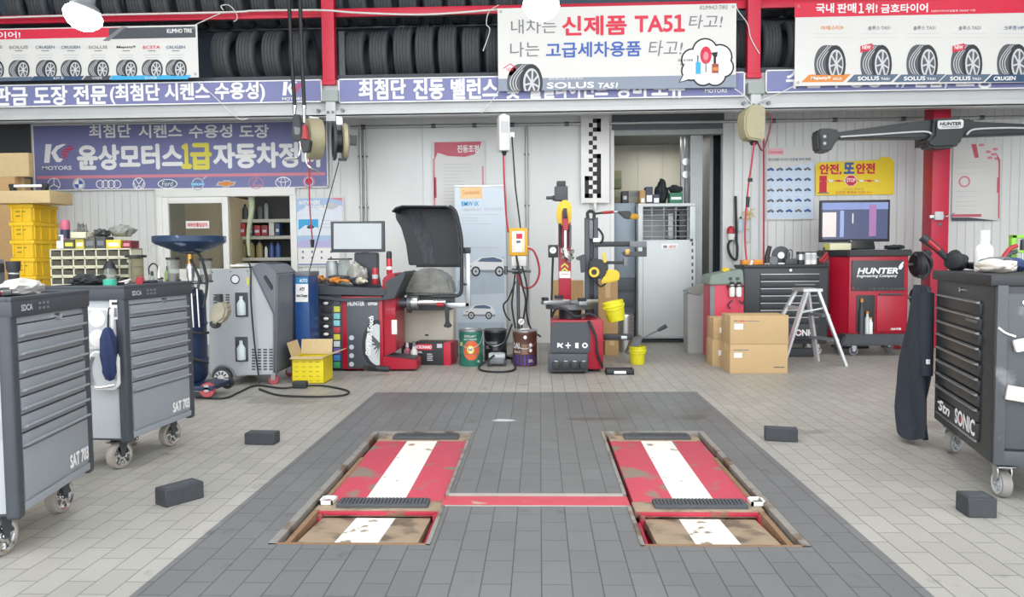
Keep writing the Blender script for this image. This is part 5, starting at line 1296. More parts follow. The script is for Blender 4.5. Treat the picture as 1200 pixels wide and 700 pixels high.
# tool tray on top
mb = MB(); fp(mb, [(363, 329), (366, 340), (370, 346), (404, 350), (448, 349), (452, 345), (452, 330), (474, 318), (475, 322), (462, 350), (452, 352), (404, 354), (368, 350), (361, 336), (361, 327)], Y-.05, .72, CH, .006)
fp(mb, [(362, 334), (452, 339), (452, 347), (368, 345)], Y-.03, .68, CH, .004); wb(mb, 'tool_tray', t, 'charcoal tool tray')
mb = MB(); fp(mb, [(415, 296), (442, 296), (442, 322), (445, 338), (413, 338), (415, 322)], Y+.42, .12, CH, .01); wb(mb, 'monitor_stand', t)
mb = MB(); fb(mb, 388, 259, 450, 296, Y+.38, .05, DARKG, .006); mon = wb(mb, 'monitor', t, 'dark framed monitor')
mb = MB(); fr_(mb, 391, 262, 447, 292, Y+.378, mat('screen_grey', '#b5bcc0', .12, var=.08, scale=2.5)); mb.xf(Matrix.Translation(-Vector(t.location))); mb.build('screen', mon, 'pale grey screen')
# shaft
mb = MB(); c0 = P(448, 355, Y+.3); c1 = P(476, 355, Y+.3); c2 = P(522, 354, Y+.3)
mb.cyl(c0, c1, .06, DSTEEL); mb.cyl(P(478, 355, Y+.3), P(482, 355, Y+.3), .11, DSTEEL); mb.cyl(P(482, 355, Y+.3), P(490, 355, Y+.3), .075, STEEL); mb.cyl(c1, c2, .03, CHROME); mb.cyl(P(512, 357, Y+.27), P(520, 357, Y+.27), .025, mat('gun_red', '#a8242f')); wb(mb, 'spindle', t, 'steel spindle shaft')
# wheel guard: curved hood
prof = [(462.5, 248), (466, 243.5), (474, 241.5), (526, 242), (534, 246), (538, 256), (540.5, 275), (541.5, 296), (541, 312)]
inner = [(462.5, 248), (464, 256), (470, 266), (475, 285), (478, 312)]
tb = bmesh.new()
W0, W1 = Y+.25, Y+.80
mbg = MB()
fp(mbg, [(463, 249), (467, 244.5), (475, 242), (526, 242.5), (533, 247), (537, 258), (540, 276), (541.5, 312), (537, 312), (479, 311), (475.5, 286), (470, 267), (464, 257)], W0+.36, .025, mat('guard_black', '#14181f', .45, var=.1), .008)
outl = [(463, 249), (467, 244.5), (475, 242), (526, 242.5), (533, 247), (537, 258), (540, 276), (541.5, 312)]
for i in range(len(outl)-1):
    (xa, ya), (xb, yb) = outl[i], outl[i+1]
    a, b = P(xa, ya, W0+.2), P(xb, yb, W0+.2)
    tbm = bmesh.new()
    nn = Vector((-(b.z-a.z), 0, b.x-a.x)).normalized()*.014
    vs = [tbm.verts.new(v) for v in ((a.x, W0, a.z), (b.x, W0, b.z), (b.x, W0+.37, b.z), (a.x, W0+.37, a.z), (a.x-nn.x, W0, a.z-nn.z), (b.x-nn.x, W0, b.z-nn.z), (b.x-nn.x, W0+.37, b.z-nn.z), (a.x-nn.x, W0+.37, a.z-nn.z))]
    for f in ((0, 1, 2, 3), (7, 6, 5, 4), (0, 4, 5, 1), (3, 2, 6, 7), (0, 3, 7, 4), (1, 5, 6, 2)): tbm.faces.new([vs[k] for k in f])
    bmesh.ops.recalc_face_normals(tbm, faces=tbm.faces[:])
    mbg._merge(tbm, mat('guard_black', '#20242b'))
wb(mbg, 'wheel_guard', t, 'large black curved wheel guard')
mb = MB(); mb.tube([P(526, 242, W0), P(533, 247, W0), P(537.5, 262, W0), P(541, 285, W0), P(541, 330, W0), P(540, 343, W0), P(533, 347, W0), P(506, 347.5, W0)], .02, BLACKP); mb.tube([P(488, 312, W0+.35), P(541, 312, W0+.3)], .014, BLACKP, smooth=False); wb(mb, 'guard_frame', t, 'black tube frame')
SCUFF = mat('scuffed_rubber_mark', '#6b6f74', .7, var=.3, scale=30)
mb = MB(); ff(mb, [(476, 246), (492, 246), (502, 268), (508, 292), (509, 309), (497, 309), (490, 285), (483, 262)], W0+.355, mat('guard_scuff', '#45494e', .8, var=.98, scale=9, stretch=(9, 1, 1.6))); wb(mb, 'scuffed_patch', t, 'scuffed grey streak')
mb = MB(); fb(mb, 545, 296, 550.5, 360, W0+.1, .05, STEEL, .006); fb(mb, 522, 355, 550, 361, W0+.1, .05, STEEL, .006); fb(mb, 538, 290, 551, 297, W0+.08, .08, BLACKP, .006); fb(mb, 540, 332, 548, 335, W0+.1, .06, DARKG, .004); wb(mb, 'guard_arm', t, 'grey guard arm')
mb = MB(); fp(mb, [(518, 357), (526, 361), (526, 378), (530, 382), (526, 385), (519, 383), (522, 378), (521, 364)], W0+.05, .05, BLACKP, .008); wb(mb, 'width_gauge', t)
# dirty hood and beige motor box behind the shaft
DIRTY = mat('dirty_hood', '#75756f', .3, var=.7, scale=9, bump=.6)
mb = MB(); fp(mb, [(472, 346), (474, 330), (482, 320), (498, 314), (516, 318), (527, 328), (531, 347)], Y+.45, .45, DIRTY, .03); wb(mb, 'dirty_hood', t, 'smeared grey hood')
mb = MB(); fb(mb, 474, 362, 531, 402, Y+.78, .3, mat('beige_box', '#cfcabb', .5, var=.12, scale=5), .012); fb(mb, 477, 346, 528, 364, Y+.55, .45, DARKG, .01); fb(mb, 498, 392, 502, 394, Y+.77, .02, BLACKP); wb(mb, 'motor_box', t, 'beige motor box')
mb = MB(); fb(mb, 470, 402, 534, None, Y+.78, .3, DARKG, .01, z0=.005); wb(mb, 'base', t)
# things lying on the balancer
zt = P(420, 334.5, Y).z
def can(name, label, px, py0, py1, Y, z, r, m, cat='can', top=STEEL, lab=None):
    q = P(px, py0, Y); h = q.z-z
    t = thing(name, label, cat, (q.x, Y, z))
    mb = MB(); R = S(r, Y); mb.lathe([(0, 0), (R*.88, 0), (R, h*.05), (R, h*.93), (R*.86, h), (R*.8, h*.97), (0, h*.97)], m, n=24); mb.build('body', t)
    mb = MB(); mb.lathe([(R*.86, h*.985), (R*.88, h*1.0), (R*.8, h*1.0), (R*.8, h*.975), (0, h*.975)], top, n=24); mb.build('lid', t, 'metal lid')
    if lab: mb = MB(); mb.lathe([(R*1.01, h*lab[1]), (R*1.01, h*lab[2])], lab[0], n=24); mb.build('label', t)
    return t
can('drink_can', 'red and white drink can on the balancer tray', 439.5, 314, 330, Y+.2, zt, 3.6, mat('can_red', '#b8323f', .3), lab=(INKLG, .35, .6))
t = can('spray_can', 'tall red spray can with black cap at the right of the balancer', 456, 303, 322, Y+.3, P(456, 322, Y+.3).z, 3.4, mat('spray_red', '#c23040', .3), 'spray can', lab=(INKW, .3, .5))
mb = MB(); h = S(19, Y+.3); mb.lathe([(.03, h), (.03, h+.06), (.022, h+.08), (0, h+.08)], BLACKP, n=18); mb.build('cap', t, 'black cap')
for px, x in ((389, 'left'), (403, 'right')):
    t = bottle('steel_canister', '%s grey canister under the flat black lid on the balancer tray' % x, px, 306 if x == 'left' else 305, 330, Y+.3, zt, ((6.5, 0), (7, .05), (7, .85), (6.3, .92), (6.3, 1), (0, 1)), mat('grey_canister', '#a9adae', .4, .3) if x == 'left' else CLEAR, None, 'canister')
mb = MB(); a = P(386, 303.5, Y+.3); b = P(411, 303.5, Y+.3); mb.bx((a.x, Y+.22, a.z-.012), (b.x, Y+.38, a.z+.004), BLACKP, .005); one(mb, 'flat_cover', (a.x, Y+.22, a.z-.012), 'flat black lid lying across the two canisters', 'cover')
ORG = mat('orange_glove', '#cf8436', .7, var=.2, scale=16, bump=.3)
def glove(label, x0, y0, x1, y1, Y, z, m, rz=0, name='work_glove'):
    a = P(x0, y1, Y); b = P(x1, y0, Y); L_ = b.x-a.x
    mb = MB(); mb.tube([(-L_/2, 0, .03), (-L_/4, .01, .036), (0, 0, .036)], lambda u: .026+.01*u, m, 10)
    for k in range(4): mb.tube([(-.01, -.03+.02*k, .03), (L_/4, -.035+.024*k, .034), (L_/2-.01*abs(k-1.5), -.04+.026*k, .016)], lambda u: .013-.003*u, m, 8)
    mb.tube([(-L_/5, -.03, .03), (-L_/10, -.055, .025), (L_/12, -.065, .014)], .013, m, 8)
    o = mb.build(name, loc=((a.x+b.x)/2, Y+.03, z), rot=(0, 0, rz)); return tag(o, label, 'glove')
glove('orange and black work glove at the front of the balancer tray', 385, 324, 409, 336, Y+.02, zt+.02, ORG, -.2)
glove('orange work glove at the back left corner of the balancer tray', 370, 316, 384, 323, Y+.4, zt+.03, ORG, .3)
glove('pale cloth glove at the front right of the balancer tray', 418, 329, 430, 337, Y+.05, zt+.015, mat('pale_glove', '#cfc9b4', .8, var=.1), .5)
bag('plastic_bag', 'crumpled clear bag behind the gloves on the balancer tray', 406, 309, 428, 327, Y+.2, zt, mat('crumpled_clear', '#a9a8a2', .25, var=.3, scale=14, bump=.4), seed=12)
mb = MB(); c = P(400, 330, Y+.15); mb.box((c.x, Y+.2, zt+.055), (.32, .2, .03), BLACKP, rot=(0, -.08, .3), bev=.01); mb.box((c.x-.02, Y+.13, zt+.085), (.2, .12, .025), DARKG, rot=(.1, .05, -.3), bev=.008); one(mb, 'black_pouch', (c.x, Y+.2, zt+.03), 'black tool pouch lying behind the orange glove on the balancer tray', 'pouch')
# ================================================================ OFFICE SHELF SEEN THROUGH THE OPEN WINDOW
Y = 11.0
a = P(262, 400, Y); b = P(345, 400, Y)
t = thing('parts_shelf', 'steel shelf of oil bottles and boxes seen through the open office window', 'shelf', ((a.x+b.x)/2, Y+.2, 0)); w = (b.x-a.x)/2
SHF = mat('shelf_grey', '#b7b6ac', .5, var=.06)
lev = [P(300, y, Y).z for y in (330, 302, 276.5, 257)]
for z in lev: mb = MB(); mb.bx((-w, -.2, z-.05), (w, .2, z), SHF, .004); mb.build('shelf_board', t)
for sx in (-1, 1): mb = MB(); mb.bx((sx*w-.02, -.2, 0), (sx*w+.02, .2, 2.5), SHF); mb.build('upright', t)
mb = MB(); mb.bx((-w, .19, .3), (w, .2, 2.5), mat('shelf_back', '#3d4044', .7)); mb.build('back_panel', t)
rn = random.Random(5)
cnt = [0]
POS = ['first', 'second', 'third', 'fourth', 'fifth', 'sixth', 'seventh', 'eighth']
for li, (z, kind, grp) in enumerate(((lev[3], 'dark', 'top'), (lev[2], 'red', 'middle'), (lev[1], 'oil', 'lower'))):
    if kind == 'dark':
        items = [('#33363b', 10, 20), ('#4a4d4f', 8, 18), ('#2f3338', 9, 16), ('#5b5f62', 7, 18), ('#8f9a98', 6, 22)]; px = 273
    elif kind == 'red':
        items = [('#a03238', 9, 14), ('#b03a40', 9, 14), ('#2f4a6a', 8, 12), ('#a03238', 8, 12), ('#8b3a40', 8, 12), ('#c9c7c0', 7, 15), ('#33507a', 6, 14)]; px = 272
    else:
        items = [('#3c4a58', 7, 18), ('#7d7048', 8, 19), ('#8a7a4c', 9, 20), ('#8a7d55', 9, 20), ('#d0d2cc', 5, 15), ('#35508a', 7, 19), ('#3b5894', 7, 19)]; px = 273
    for k, (c, wp, hp) in enumerate(items):
        x0 = P(px, 300, Y).x; x1 = P(px+wp-1.2, 300, Y).x; h = S(hp, Y); m = mat('shelf_item_'+c[1:], c, .45); px += wp+.6
        if kind == 'red':
            o = thing('parts_carton', '%s carton from the left on the %s board of the office shelf' % (POS[k], grp), 'box', ((x0+x1)/2, Y+.06, z+.001), 0, 'goods on the office shelf')
            mb = MB(); mb.bx((-(x1-x0)/2, -.1, 0), ((x1-x0)/2, .1, h), m, .003); mb.build('carton', o)
            mb = MB(); mb.rect(-(x1-x0)*.35, h*.3, (x1-x0)*.35, h*.55, INKLG, -.102); mb.build('label', o)
        else:
            o = thing('oil_bottle', '%s bottle from the left on the %s board of the office shelf' % (POS[k], grp), 'bottle', ((x0+x1)/2, Y+.06, z+.001), 0, 'goods on the office shelf')
            r = (x1-x0)/2; mb = MB(); mb.lathe([(0, 0), (r*.95, 0), (r, h*.04), (r, h*.66), (r*.45, h*.85), (r*.3, h*.88)], m, n=18, squash=(1, .7)); mb.build('body', o)
            mb = MB(); mb.lathe([(0, h*.87), (r*.36, h*.87), (r*.34, h), (0, h)], BLACKP, n=14); mb.build('cap', o)
mb = MB(); mb.tube([P(294, 228, WALL+.15), P(295, 245, WALL+.15), P(291, 275, WALL+.2), P(292, 300, WALL+.2)], lambda u: .05-.03*u, mat('pale_green_strip', '#b4bda0', .7, var=.2), 8)
one(mb, 'hanging_strip', P(292, 300, WALL+.2), 'pale greenish strip hanging in the open office window', 'strip')
# ================================================================ PAILS, BOXES AND STANDS IN THE MIDDLE
def pail(label, px, pyb, pyt, rpx, cols, name='metal_pail', dents=True):
    g = G(px, pyb); Y = g.y+S(rpx, g.y); q = P(px, pyt, g.y); h = q.z; R = S(rpx, g.y)
    t = thing(name, label, 'pail', (g.x, Y, 0))
    mb = MB(); mb.lathe([(0, 0), (R*.97, 0), (R, .01), (R, h*.33), (R*1.02, h*.34), (R, h*.35), (R, h*.9), (R*1.02, h*.91), (R, h*.92), (R*1.0, h*.97)], cols[0], n=40); mb.build('body', t)
    mb = MB(); mb.lathe([(R*.99, h*.95), (R*1.05, h*.96), (R*1.05, h*.99), (R*.97, h), (R*.92, h*.975), (0, h*.975)], cols[1], n=40); mb.build('lid', t, 'metal lid')
    mb = MB(); mb.tube([(-R*1.02, 0, h*.88), (-R*.8, -R*.75, h*.62), (0, -R*1.1, h*.5), (R*.8, -R*.75, h*.62), (R*1.02, 0, h*.88)], .004, STEEL, 6); mb.build('handle', t, 'thin wire handle')
    return t, R, h
def wrap(mb, R, x0, z0, x1, z1, m, k=1.004):
    """a label patch wrapped on the front of a pail, x in radians from the front"""
    n = 10; tb = bmesh.new(); vs = []
    for i in range(n+1):
        a = x0+(x1-x0)*i/n; vs.append((tb.verts.new((R*k*math.sin(a), -R*k*math.cos(a), z0)), tb.verts.new((R*k*math.sin(a), -R*k*math.cos(a), z1))))
    for i in range(n): tb.faces.new((vs[i][0], vs[i+1][0], vs[i+1][1], vs[i][1]))
    mb._merge(tb, m)
def wraptext(mb, body, R, x0, z0, x1, z1, m, bold=.02, k=1.01):
    sub = MB(); sub.text(body, x0, z0, x1, z1, m, 0, bold)
    for v in sub.bm.verts: a = v.co.x; v.co = Vector((R*k*math.sin(a), -R*k*math.cos(a), v.co.z))
    me = bpy.data.meshes.new('tmp'); sub.bm.to_mesh(me); sub.bm.free()
    n0 = len(mb.bm.faces); mb.bm.from_mesh(me); mb.bm.faces.ensure_lookup_table(); i = mb.mi(m)
    for f in mb.bm.faces[n0:]: f.material_index = i
    bpy.data.meshes.remove(me)
def wdisc(mb, R, cx, cz, rx, rz, m, k):
    tb = bmesh.new(); pts = []
    c = tb.verts.new((R*k*math.sin(cx), -R*k*math.cos(cx), cz)); ringv = []
    prev = [c]
    for j in (1, 2, 3):
        rg = []
        for i in range(20):
            a = 2*PI*i/20; u = cx+rx*j/3*math.cos(a); rg.append(tb.verts.new((R*k*math.sin(u), -R*k*math.cos(u), cz+rz*j/3*math.sin(a))))
        for i in range(20):
            if j == 1: tb.faces.new((c, rg[i], rg[(i+1) % 20]))
            else: tb.faces.new((prev[i], rg[i], rg[(i+1) % 20], prev[(i+1) % 20]))
        prev = rg
    mb._merge(tb, m)
PGREEN = mat('pail_green', '#2f7565', .35, var=.06); PORG = mat('pail_orange', '#d8633a', .4)
t, R, h = pail('green metal pail with an orange round print, beside the roll-up banner', 551, 430, 387, 14, (PGREEN, STEEL))
mb = MB(); wdisc(mb, R, .12, h*.44, .72, h*.27, PORG, 1.006); wdisc(mb, R, .05, h*.46, .3, h*.11, INKY, 1.01); wdisc(mb, R, .05, h*.46, .2, h*.07, INKW, 1.014)
for k in range(3): wrap(mb, R, -.12+k*.12, h*.42, -.06+k*.12, h*.5, INKK, 1.02)
wrap(mb, R, -1.1, h*.56, -.72, h*.66, INKY, 1.008); wraptext(mb, 'COOLANT', R, -.5, h*.8, .55, h*.86, INKW); wraptext(mb, 'ANTIFREEZE', R, -.55, h*.72, .6, h*.765, INKW); wraptext(mb, '18L', R, .6, h*.1, .95, h*.17, INKW)
mb.build('label', t, 'orange round print and white lettering')
t, R, h = pail('black metal pail standing behind the green pail', 580, 424, 387, 13.5, (mat('pail_black', '#22252b', .35), DSTEEL))
mb = MB(); wrap(mb, R, -.9, h*.55, .2, h*.63, INKG); wraptext(mb, 'OIL', R, -.9, h*.4, -.5, h*.5, INKW); mb.build('label', t)
PBROWN = mat('pail_brown', '#5d3f33', .4); PPUR = mat('pail_purple', '#4b3b8c', .4)
t, R, h = pail('brown and purple metal pail below the yellow gauge box', 615, 430, 388, 14.5, (PBROWN, STEEL))
mb = MB(); wrap(mb, R, -1.5, .012, 1.5, h*.32, PPUR, 1.006); wrap(mb, R, -.25, h*.34, .25, h*.62, mat('pail_tan', '#8a6a58', .4), 1.008); wraptext(mb, 'OAI', R, -1.15, h*.5, -.45, h*.66, INKW, .03); wraptext(mb, 'Motor oil', R, -1.0, h*.38, -.4, h*.45, INKW)
wraptext(mb, '20L', R, .3, h*.12, .75, h*.2, INKW); wdisc(mb, R, .5, h*.6, .14, h*.05, INKW, 1.01); wdisc(mb, R, .5, h*.45, .14, h*.05, INKW, 1.01); wdisc(mb, R, .05, h*.82, .14, h*.05, INKW, 1.01)
mb.build('label', t, 'purple lower band and white print')
# black and red carton with white bottle in front
Yb = G(500, 429).y+.05
a = P(486, 428, Yb); b = P(522, 402, Yb); w = b.x-a.x; h = b.z; d = .3
t = thing('oil_carton', 'black and red printed carton on the floor beside the wheel balancer', 'box', ((a.x+b.x)/2, Yb+.16, 0), -.12)
mb = MB(); mb.bx((-w/2, -d/2, 0), (w/2, d/2, h), mat('carton_black', '#2c2c30', .5), .004); mb.build('carton', t)
mb = MB(); mb.bx((w/2-.001, -d/2-.002, 0), (w/2+.08, d/2, h*1.01), mat('carton_red', '#c0203c', .45), .003); mb.build('end_panel', t, 'red end panel')
mb = MB(); mb.rect(-w/2+.01, h*.68, w*.12, h*.94, INKR, -d/2-.002); mb.text('MICRONANO', -w/2+.015, h*.74, w*.1, h*.88, INKW, -d/2-.004, .03); mb.text('OIL', -w*.38, h*.54, -w*.2, h*.62, INKW, -d/2-.004, .02); mb.rect(-w*.4, h*.3, -w*.28, h*.4, INKR, -d/2-.002)
for k in range(4): mb.rect(-w*.05, h*(.2+.09*k), w*(.14-.02*(k % 2)), h*(.245+.09*k), INKLG, -d/2-.002)
mb.rect(w*.28, h*.78, w*.45, h*.96, INKLG, -d/2-.002)
mb.build('print', t, 'red and white print')
bottle('white_bottle', 'white spray bottle on the floor between the balancer and the black carton', 485, 400, None, Yb-.06, 0, ((4, 0), (4.2, .05), (4.2, .6), (2, .72), (1.6, .8)), mat('milky_plastic', '#d9dcd8', .35), (INKG, 2.2, .8, 1.6, 1))
bottle('pink_bottle', 'pink labelled bottle leaning by the balancer foot ramp', 477, 402, None, Yb+.12, 0, ((4, 0), (4.2, .05), (4.2, .65), (2, .75), (1.6, .8)), INKP, (INKW, 2.0, .8, 1.6, 1))
# roll-up banner
RY = 9.9
pn = Pan(535, 217, 592, 402, RY); t = thing('roll_up_banner', 'pale blue standing advert banner with two white cars behind the wheel guard', 'banner', (pn.loc.x, RY, 0)); z0 = pn.loc.z
pn.loc = Vector((pn.loc.x, RY, 0)); hh = pn.h
RUB_ = mat('rollup_pale_blue', '#ccd8e4', .35, var=.08, scale=2)
mb = MB(); mb.bx((-pn.w/2, 0, .05), (pn.w/2, .004, z0+hh), RUB_); mb.build('sheet', t)
mb = MB(); mb.bx((-pn.w/2, -.03, 0), (pn.w/2, .06, .06), STEEL, .01); mb.cyl((0, .03, .05), (0, .03, z0+hh-.02), .01, STEEL); mb.bx((-pn.w/2-.005, -.006, z0+hh-.02), (pn.w/2+.005, .012, z0+hh+.005), STEEL, .003); mb.build('stand', t)
mb = MB()
pn.rect(mb, 539, 218, 565, 233, mat('pale_orange_print', '#ecc994', .5)); CARW = mat('car_print_white', '#eef1f4', .4, var=.03); CARG = mat('car_print_grey', '#8f99a6', .4)
def car(x, y, s, dark):
    pts = [(-20, 5), (-20, -1), (-12, -5), (-4, -10), (10, -11), (20, -8), (24, -1), (24, 6)]
    def q(u, v): return (min(max(x+u*s, 536.5), 590.5), y+v*s)
    pn.poly(mb, [q(*p) for p in pts], CARG if dark else CARW, -.003)
    pn.poly(mb, [q(-7, -5.5), q(-3, -9), (q(9, -10)), q(17, -7.5), q(18, -5)], INKSB, -.005)
    pn.poly(mb, [q(-20, 3), q(24, 3), q(24, 6), q(-20, 5)], CARG, -.0055)
    pn.poly(mb, [q(-19, 0), q(-14, -2), q(-13, 0)], CARG, -.006)
    for wx in (-9, 15): pn.ell(mb, *q(wx, 4.5), 4.6*s, 5.2*s, TYP2, -.007); pn.ell(mb, *q(wx, 4.5), 3.0*s, 3.5*s, RIMM, -.008); pn.ell(mb, *q(wx, 4.5), 1.0*s, 1.2*s, TYP, -.009)
pn.poly(mb, [(536, 330), (591, 300), (591, 344), (536, 346)], mat('rollup_haze', '#b5c4d3', .4), -.001)
car(568, 313, 1.15, False); car(560, 366, .85, False)
for y in (246, 251, 255, 258, 262, 290, 335, 338, 341): pn.rect(mb, 541, y, 541+random.choice((20, 34, 44)), y+1, INKLG)
pn.rect(mb, 536, 378, 591, 401, mat('rollup_haze', '#b5c4d3'))
mb.build('printed_picture', t, 'two printed white cars')
mb = MB(); pn.text(mb, 'Continental', 542, 223, 562, 228, INKO); pn.text(mb, 'BMW iX', 541, 236, 561, 241.5, INKC, bold=.02); pn.text(mb, '전기차 타이어', 543, 243.5, 588, 247.5, INKLG); mb.build('lettering', t)

# ---- yellow tyre inflator on its stand
Y = 8.75
t = thing('tyre_inflator', 'yellow tyre inflator gauge box on a hose stand, hung by the pink hose', 'tyre inflator', (P(607, 400, Y).x, Y+.1, 0))
mb = MB(); fb(mb, 596.5, 267, 618.5, 300, Y, .1, mat('inflator_yellow', '#e5ab1c', .4, var=.05), .02); bx_ = wb(mb, 'gauge_box', t, 'yellow gauge box')
mb = MB(); fb(mb, 600, 271, 614.5, 296, Y-.006, .01, GLOSSW, .006)
fr_(mb, 605, 274, 612, 280, Y-.008, INKR); fr_(mb, 605, 282, 610, 285, Y-.008, INKSB)
for k in range(5): fe(mb, 602.5, 275+k*4.4, .9, Y-.008, INKY, n=8); fe(mb, 612.8, 283+k*2.6, .8, Y-.008, INKY, n=8)
mb.xf(Matrix.Translation(-Vector(t.location))); mb.build('key_plate', bx_, 'white key plate with red display')
mb = MB(); fb(mb, 599.5, 300, 617, 312, Y+.01, .09, mat('white_enamel', '#dedfdc'), .01); fb(mb, 617, 288, 621, 295, Y+.02, .05, INKLG, .005); wb(mb, 'junction_box', t, 'white junction box')
mb = MB(); c = P(607, 310, Y+.1); mb.cyl((c.x, Y+.1, 0.01), (c.x, Y+.1, c.z), .02, DSTEEL); mb.cyl((c.x, Y+.1, 0), (c.x, Y+.1, .03), .16, BLACKP); mb.cyl(P(588, 318, Y+.1), P(622, 318, Y+.1), .014, DSTEEL); mb.cyl(P(593, 312, Y+.06), P(593, 322, Y+.06), .02, DSTEEL); mb.cyl(P(600, 318, Y+.08), P(612, 318, Y+.08), .03, DSTEEL); wb(mb, 'stand', t, 'dark steel stand')
mb = MB(); mb.tube([P(619, 291, Y), P(625, 294, Y-.03), P(630, 305, Y-.04), P(632, 320, Y-.04), P(627, 333, Y-.04), P(617, 338, Y-.03), P(610, 333, Y), P(607, 322, Y+.03)], .012, REDC); wb(mb, 'red_hose', t, 'red hose loop')
mb = MB(); mb.tube([P(605, 300, Y-.02), P(608, 316, Y-.04), P(612, 335, Y-.05), P(616, 355, Y-.06), P(611, 385, Y-.06)], .012, CABLE); mb.tube([P(604, 318, Y), P(601, 345, Y-.05), P(600, 360, Y-.05), P(604, 385, Y-.05)], .01, CABLE); mb.tube([P(612, 312, Y), P(618, 340, Y-.06), P(617, 365, Y-.06), P(622, 385, Y-.04), P(634, 395, Y-.04)], .01, CABLE); mb.tube([P(604, 330, Y), P(596, 350, Y-.03), P(590, 358, Y-.03), P(593, 370, Y), P(598, 376, Y)], .01, CABLE); wb(mb, 'black_hoses', t, 'black hoses')
mb = MB(); c = P(611, 377, Y-.1); mb.cyl((c.x, Y-.12, c.z), (c.x, Y-.08, c.z), .045, BLACKP); mb.cyl((c.x, Y-.125, c.z), (c.x, Y-.121, c.z), .037, GLOSSW); mb.bar2(c.x-.02, c.z-.015, c.x+.02, c.z+.02, .006, INKK, Y-.127); wb(mb, 'pressure_gauge', t, 'round white pressure gauge')
# small air pump and hose coils on the floor
g = G(582, 430)
t = thing('air_pump', 'small grey air pump with trailing hose on the floor between the pails', 'pump', (g.x, g.y+.08, 0))
mb = MB(); mb.box((0, 0, .055), (.17, .12, .07), MIDG, bev=.025, seg=3); mb.lathe([(0, -.09), (.04, -.09), (.05, -.06), (.05, .06), (.04, .09), (0, .09)], mat('grey_canister', '#a9adae'), c=(0, 0, .1), axis='X', n=20); mb.build('body', t)
mb = MB(); mb.bx((-.1, -.06, 0), (-.06, .06, .03), BLACKP, .006); mb.bx((.06, -.06, 0), (.1, .06, .03), BLACKP, .006); mb.build('feet', t)
mb = MB(); mb.tube([G(600, 422, .02), G(604, 431, .012), G(598, 435, .012), G(580, 436, .012), G(564, 434, .012), G(562, 429, .015), G(575, 420, .1), P(590, 405, 8.5), P(600, 380, 8.6)], .011, CABLE); wb(mb, 'hose', t, 'black coiled hose')

# ================================================================ TYRE CHANGER
Y = 7.7
t = thing('tyre_changer', 'red and grey tyre changer with tall red column and yellow head', 'tyre changer', (P(672, 400, Y).x, Y+.35, 0))
TCG = mat('changer_grey', '#474b52', .45, var=.1)
mb = MB(); fb(mb, 646, 375, 707, None, Y+.03, .62, HRED, .012, z0=.03); wb(mb, 'cabinet', t, 'red cabinet')
mb = MB(); fp(mb, [(647, 378), (690, 378), (692, 395), (691, 414), (645, 414), (645, 395)], Y, .05, TCG, .01); up_ = wb(mb, 'upper_panel', t, 'grey front panel')
mb = MB()
ff(mb, [(653, 402), (655, 402), (657, 404), (659, 402), (660, 403), (658, 405), (660, 408), (658, 408), (656, 406), (653, 408)], Y-.002, INKW)
fr_(mb, 662.5, 404.3, 669, 405.7, Y-.002, INKW); fr_(mb, 665, 401.5, 666.5, 408.5, Y-.003, INKW)
ff(mb, [(674, 402), (678, 402), (678, 408.5), (674, 408)], Y-.002, INKW); fe(mb, 685.5, 405, 3.3, Y-.002, INKW); fe(mb, 685.5, 405, 1.6, Y-.003, DARKG)
mb.xf(Matrix.Translation(-Vector(t.location))); mb.build('symbols', up_, 'row of white symbols')
mb = MB(); fb(mb, 642, 415, 689, None, Y-.06, .1, TCG, .014, z0=.015); wb(mb, 'pedal_housing', t, 'grey pedal housing')
for px in (651.5, 663, 673.5, 684):
    mb = MB(); fb(mb, px-4, 425, px+4, 433, Y-.12, .1, BLACKP, .006); fb(mb, px-2, 423, px+2, 425.5, Y-.062, .01, INKLG, .001); wb(mb, 'pedal', t, 'black pedal')
c = P(668, 356, Y+.3)
mb = MB(); mb.cyl((c.x, Y+.3, P(668, 375, Y).z-.02), (c.x, Y+.3, c.z-.04), .12, BLACKP); mb.cyl((c.x, Y+.3, c.z-.05), (c.x, Y+.3, c.z), .26, DSTEEL, n=36)
for a in (.4, 1.97, 3.54, 5.11):
    d_ = Vector((math.cos(a), math.sin(a), 0)); mb.box((c.x+d_.x*.2, Y+.3+d_.y*.2, c.z+.02), (.24, .09, .04), STEEL, rot=(0, 0, a), bev=.006); mb.box((c.x+d_.x*.29, Y+.3+d_.y*.29, c.z+.05), (.05, .08, .05), BLACKP, rot=(0, 0, a), bev=.006)
wb(mb, 'turntable', t, 'steel clamping turntable')
mb = MB(); mb.tube([P(646, 372, Y+.02), P(652, 362, Y-.03), P(662, 363, Y-.04), P(675, 371, Y-.03), P(690, 368, Y), P(700, 372, Y)], .013, CABLE); mb.tube([P(690, 376, Y), P(698, 395, Y-.05), P(700, 415, Y-.05), P(706, 430, Y)], .014, CABLE); wb(mb, 'air_hoses', t, 'black air hoses')
CY = Y+.62
mb = MB(); fb(mb, 655, 252, 669, 372, CY, .12, HRED, .01); col_ = wb(mb, 'column', t, 'tall red column')
mb = MB()
for y in (308, 313.5): ff(mb, [(657.5, y+4), (661.8, y), (666, y+4), (666, y+6.3), (661.8, y+2.4), (657.5, y+6.3)], CY-.003, INKY)
fr_(mb, 655.5, 318, 668.5, 326, CY-.003, INKW); fr_(mb, 658, 321, 666, 322, CY-.004, INKP)
mb.xf(Matrix.Translation(-Vector(t.location))); mb.build('marks', col_, 'yellow chevrons and white plate')
mb = MB(); fp(mb, [(653, 241), (657, 235), (666, 234), (670, 240), (670, 258), (666, 264), (656, 264), (652, 257)], CY-.1, .2, mat('changer_yellow', '#e3c022', .35, var=.06), .02); wb(mb, 'tool_head_cover', t, 'yellow head cover')
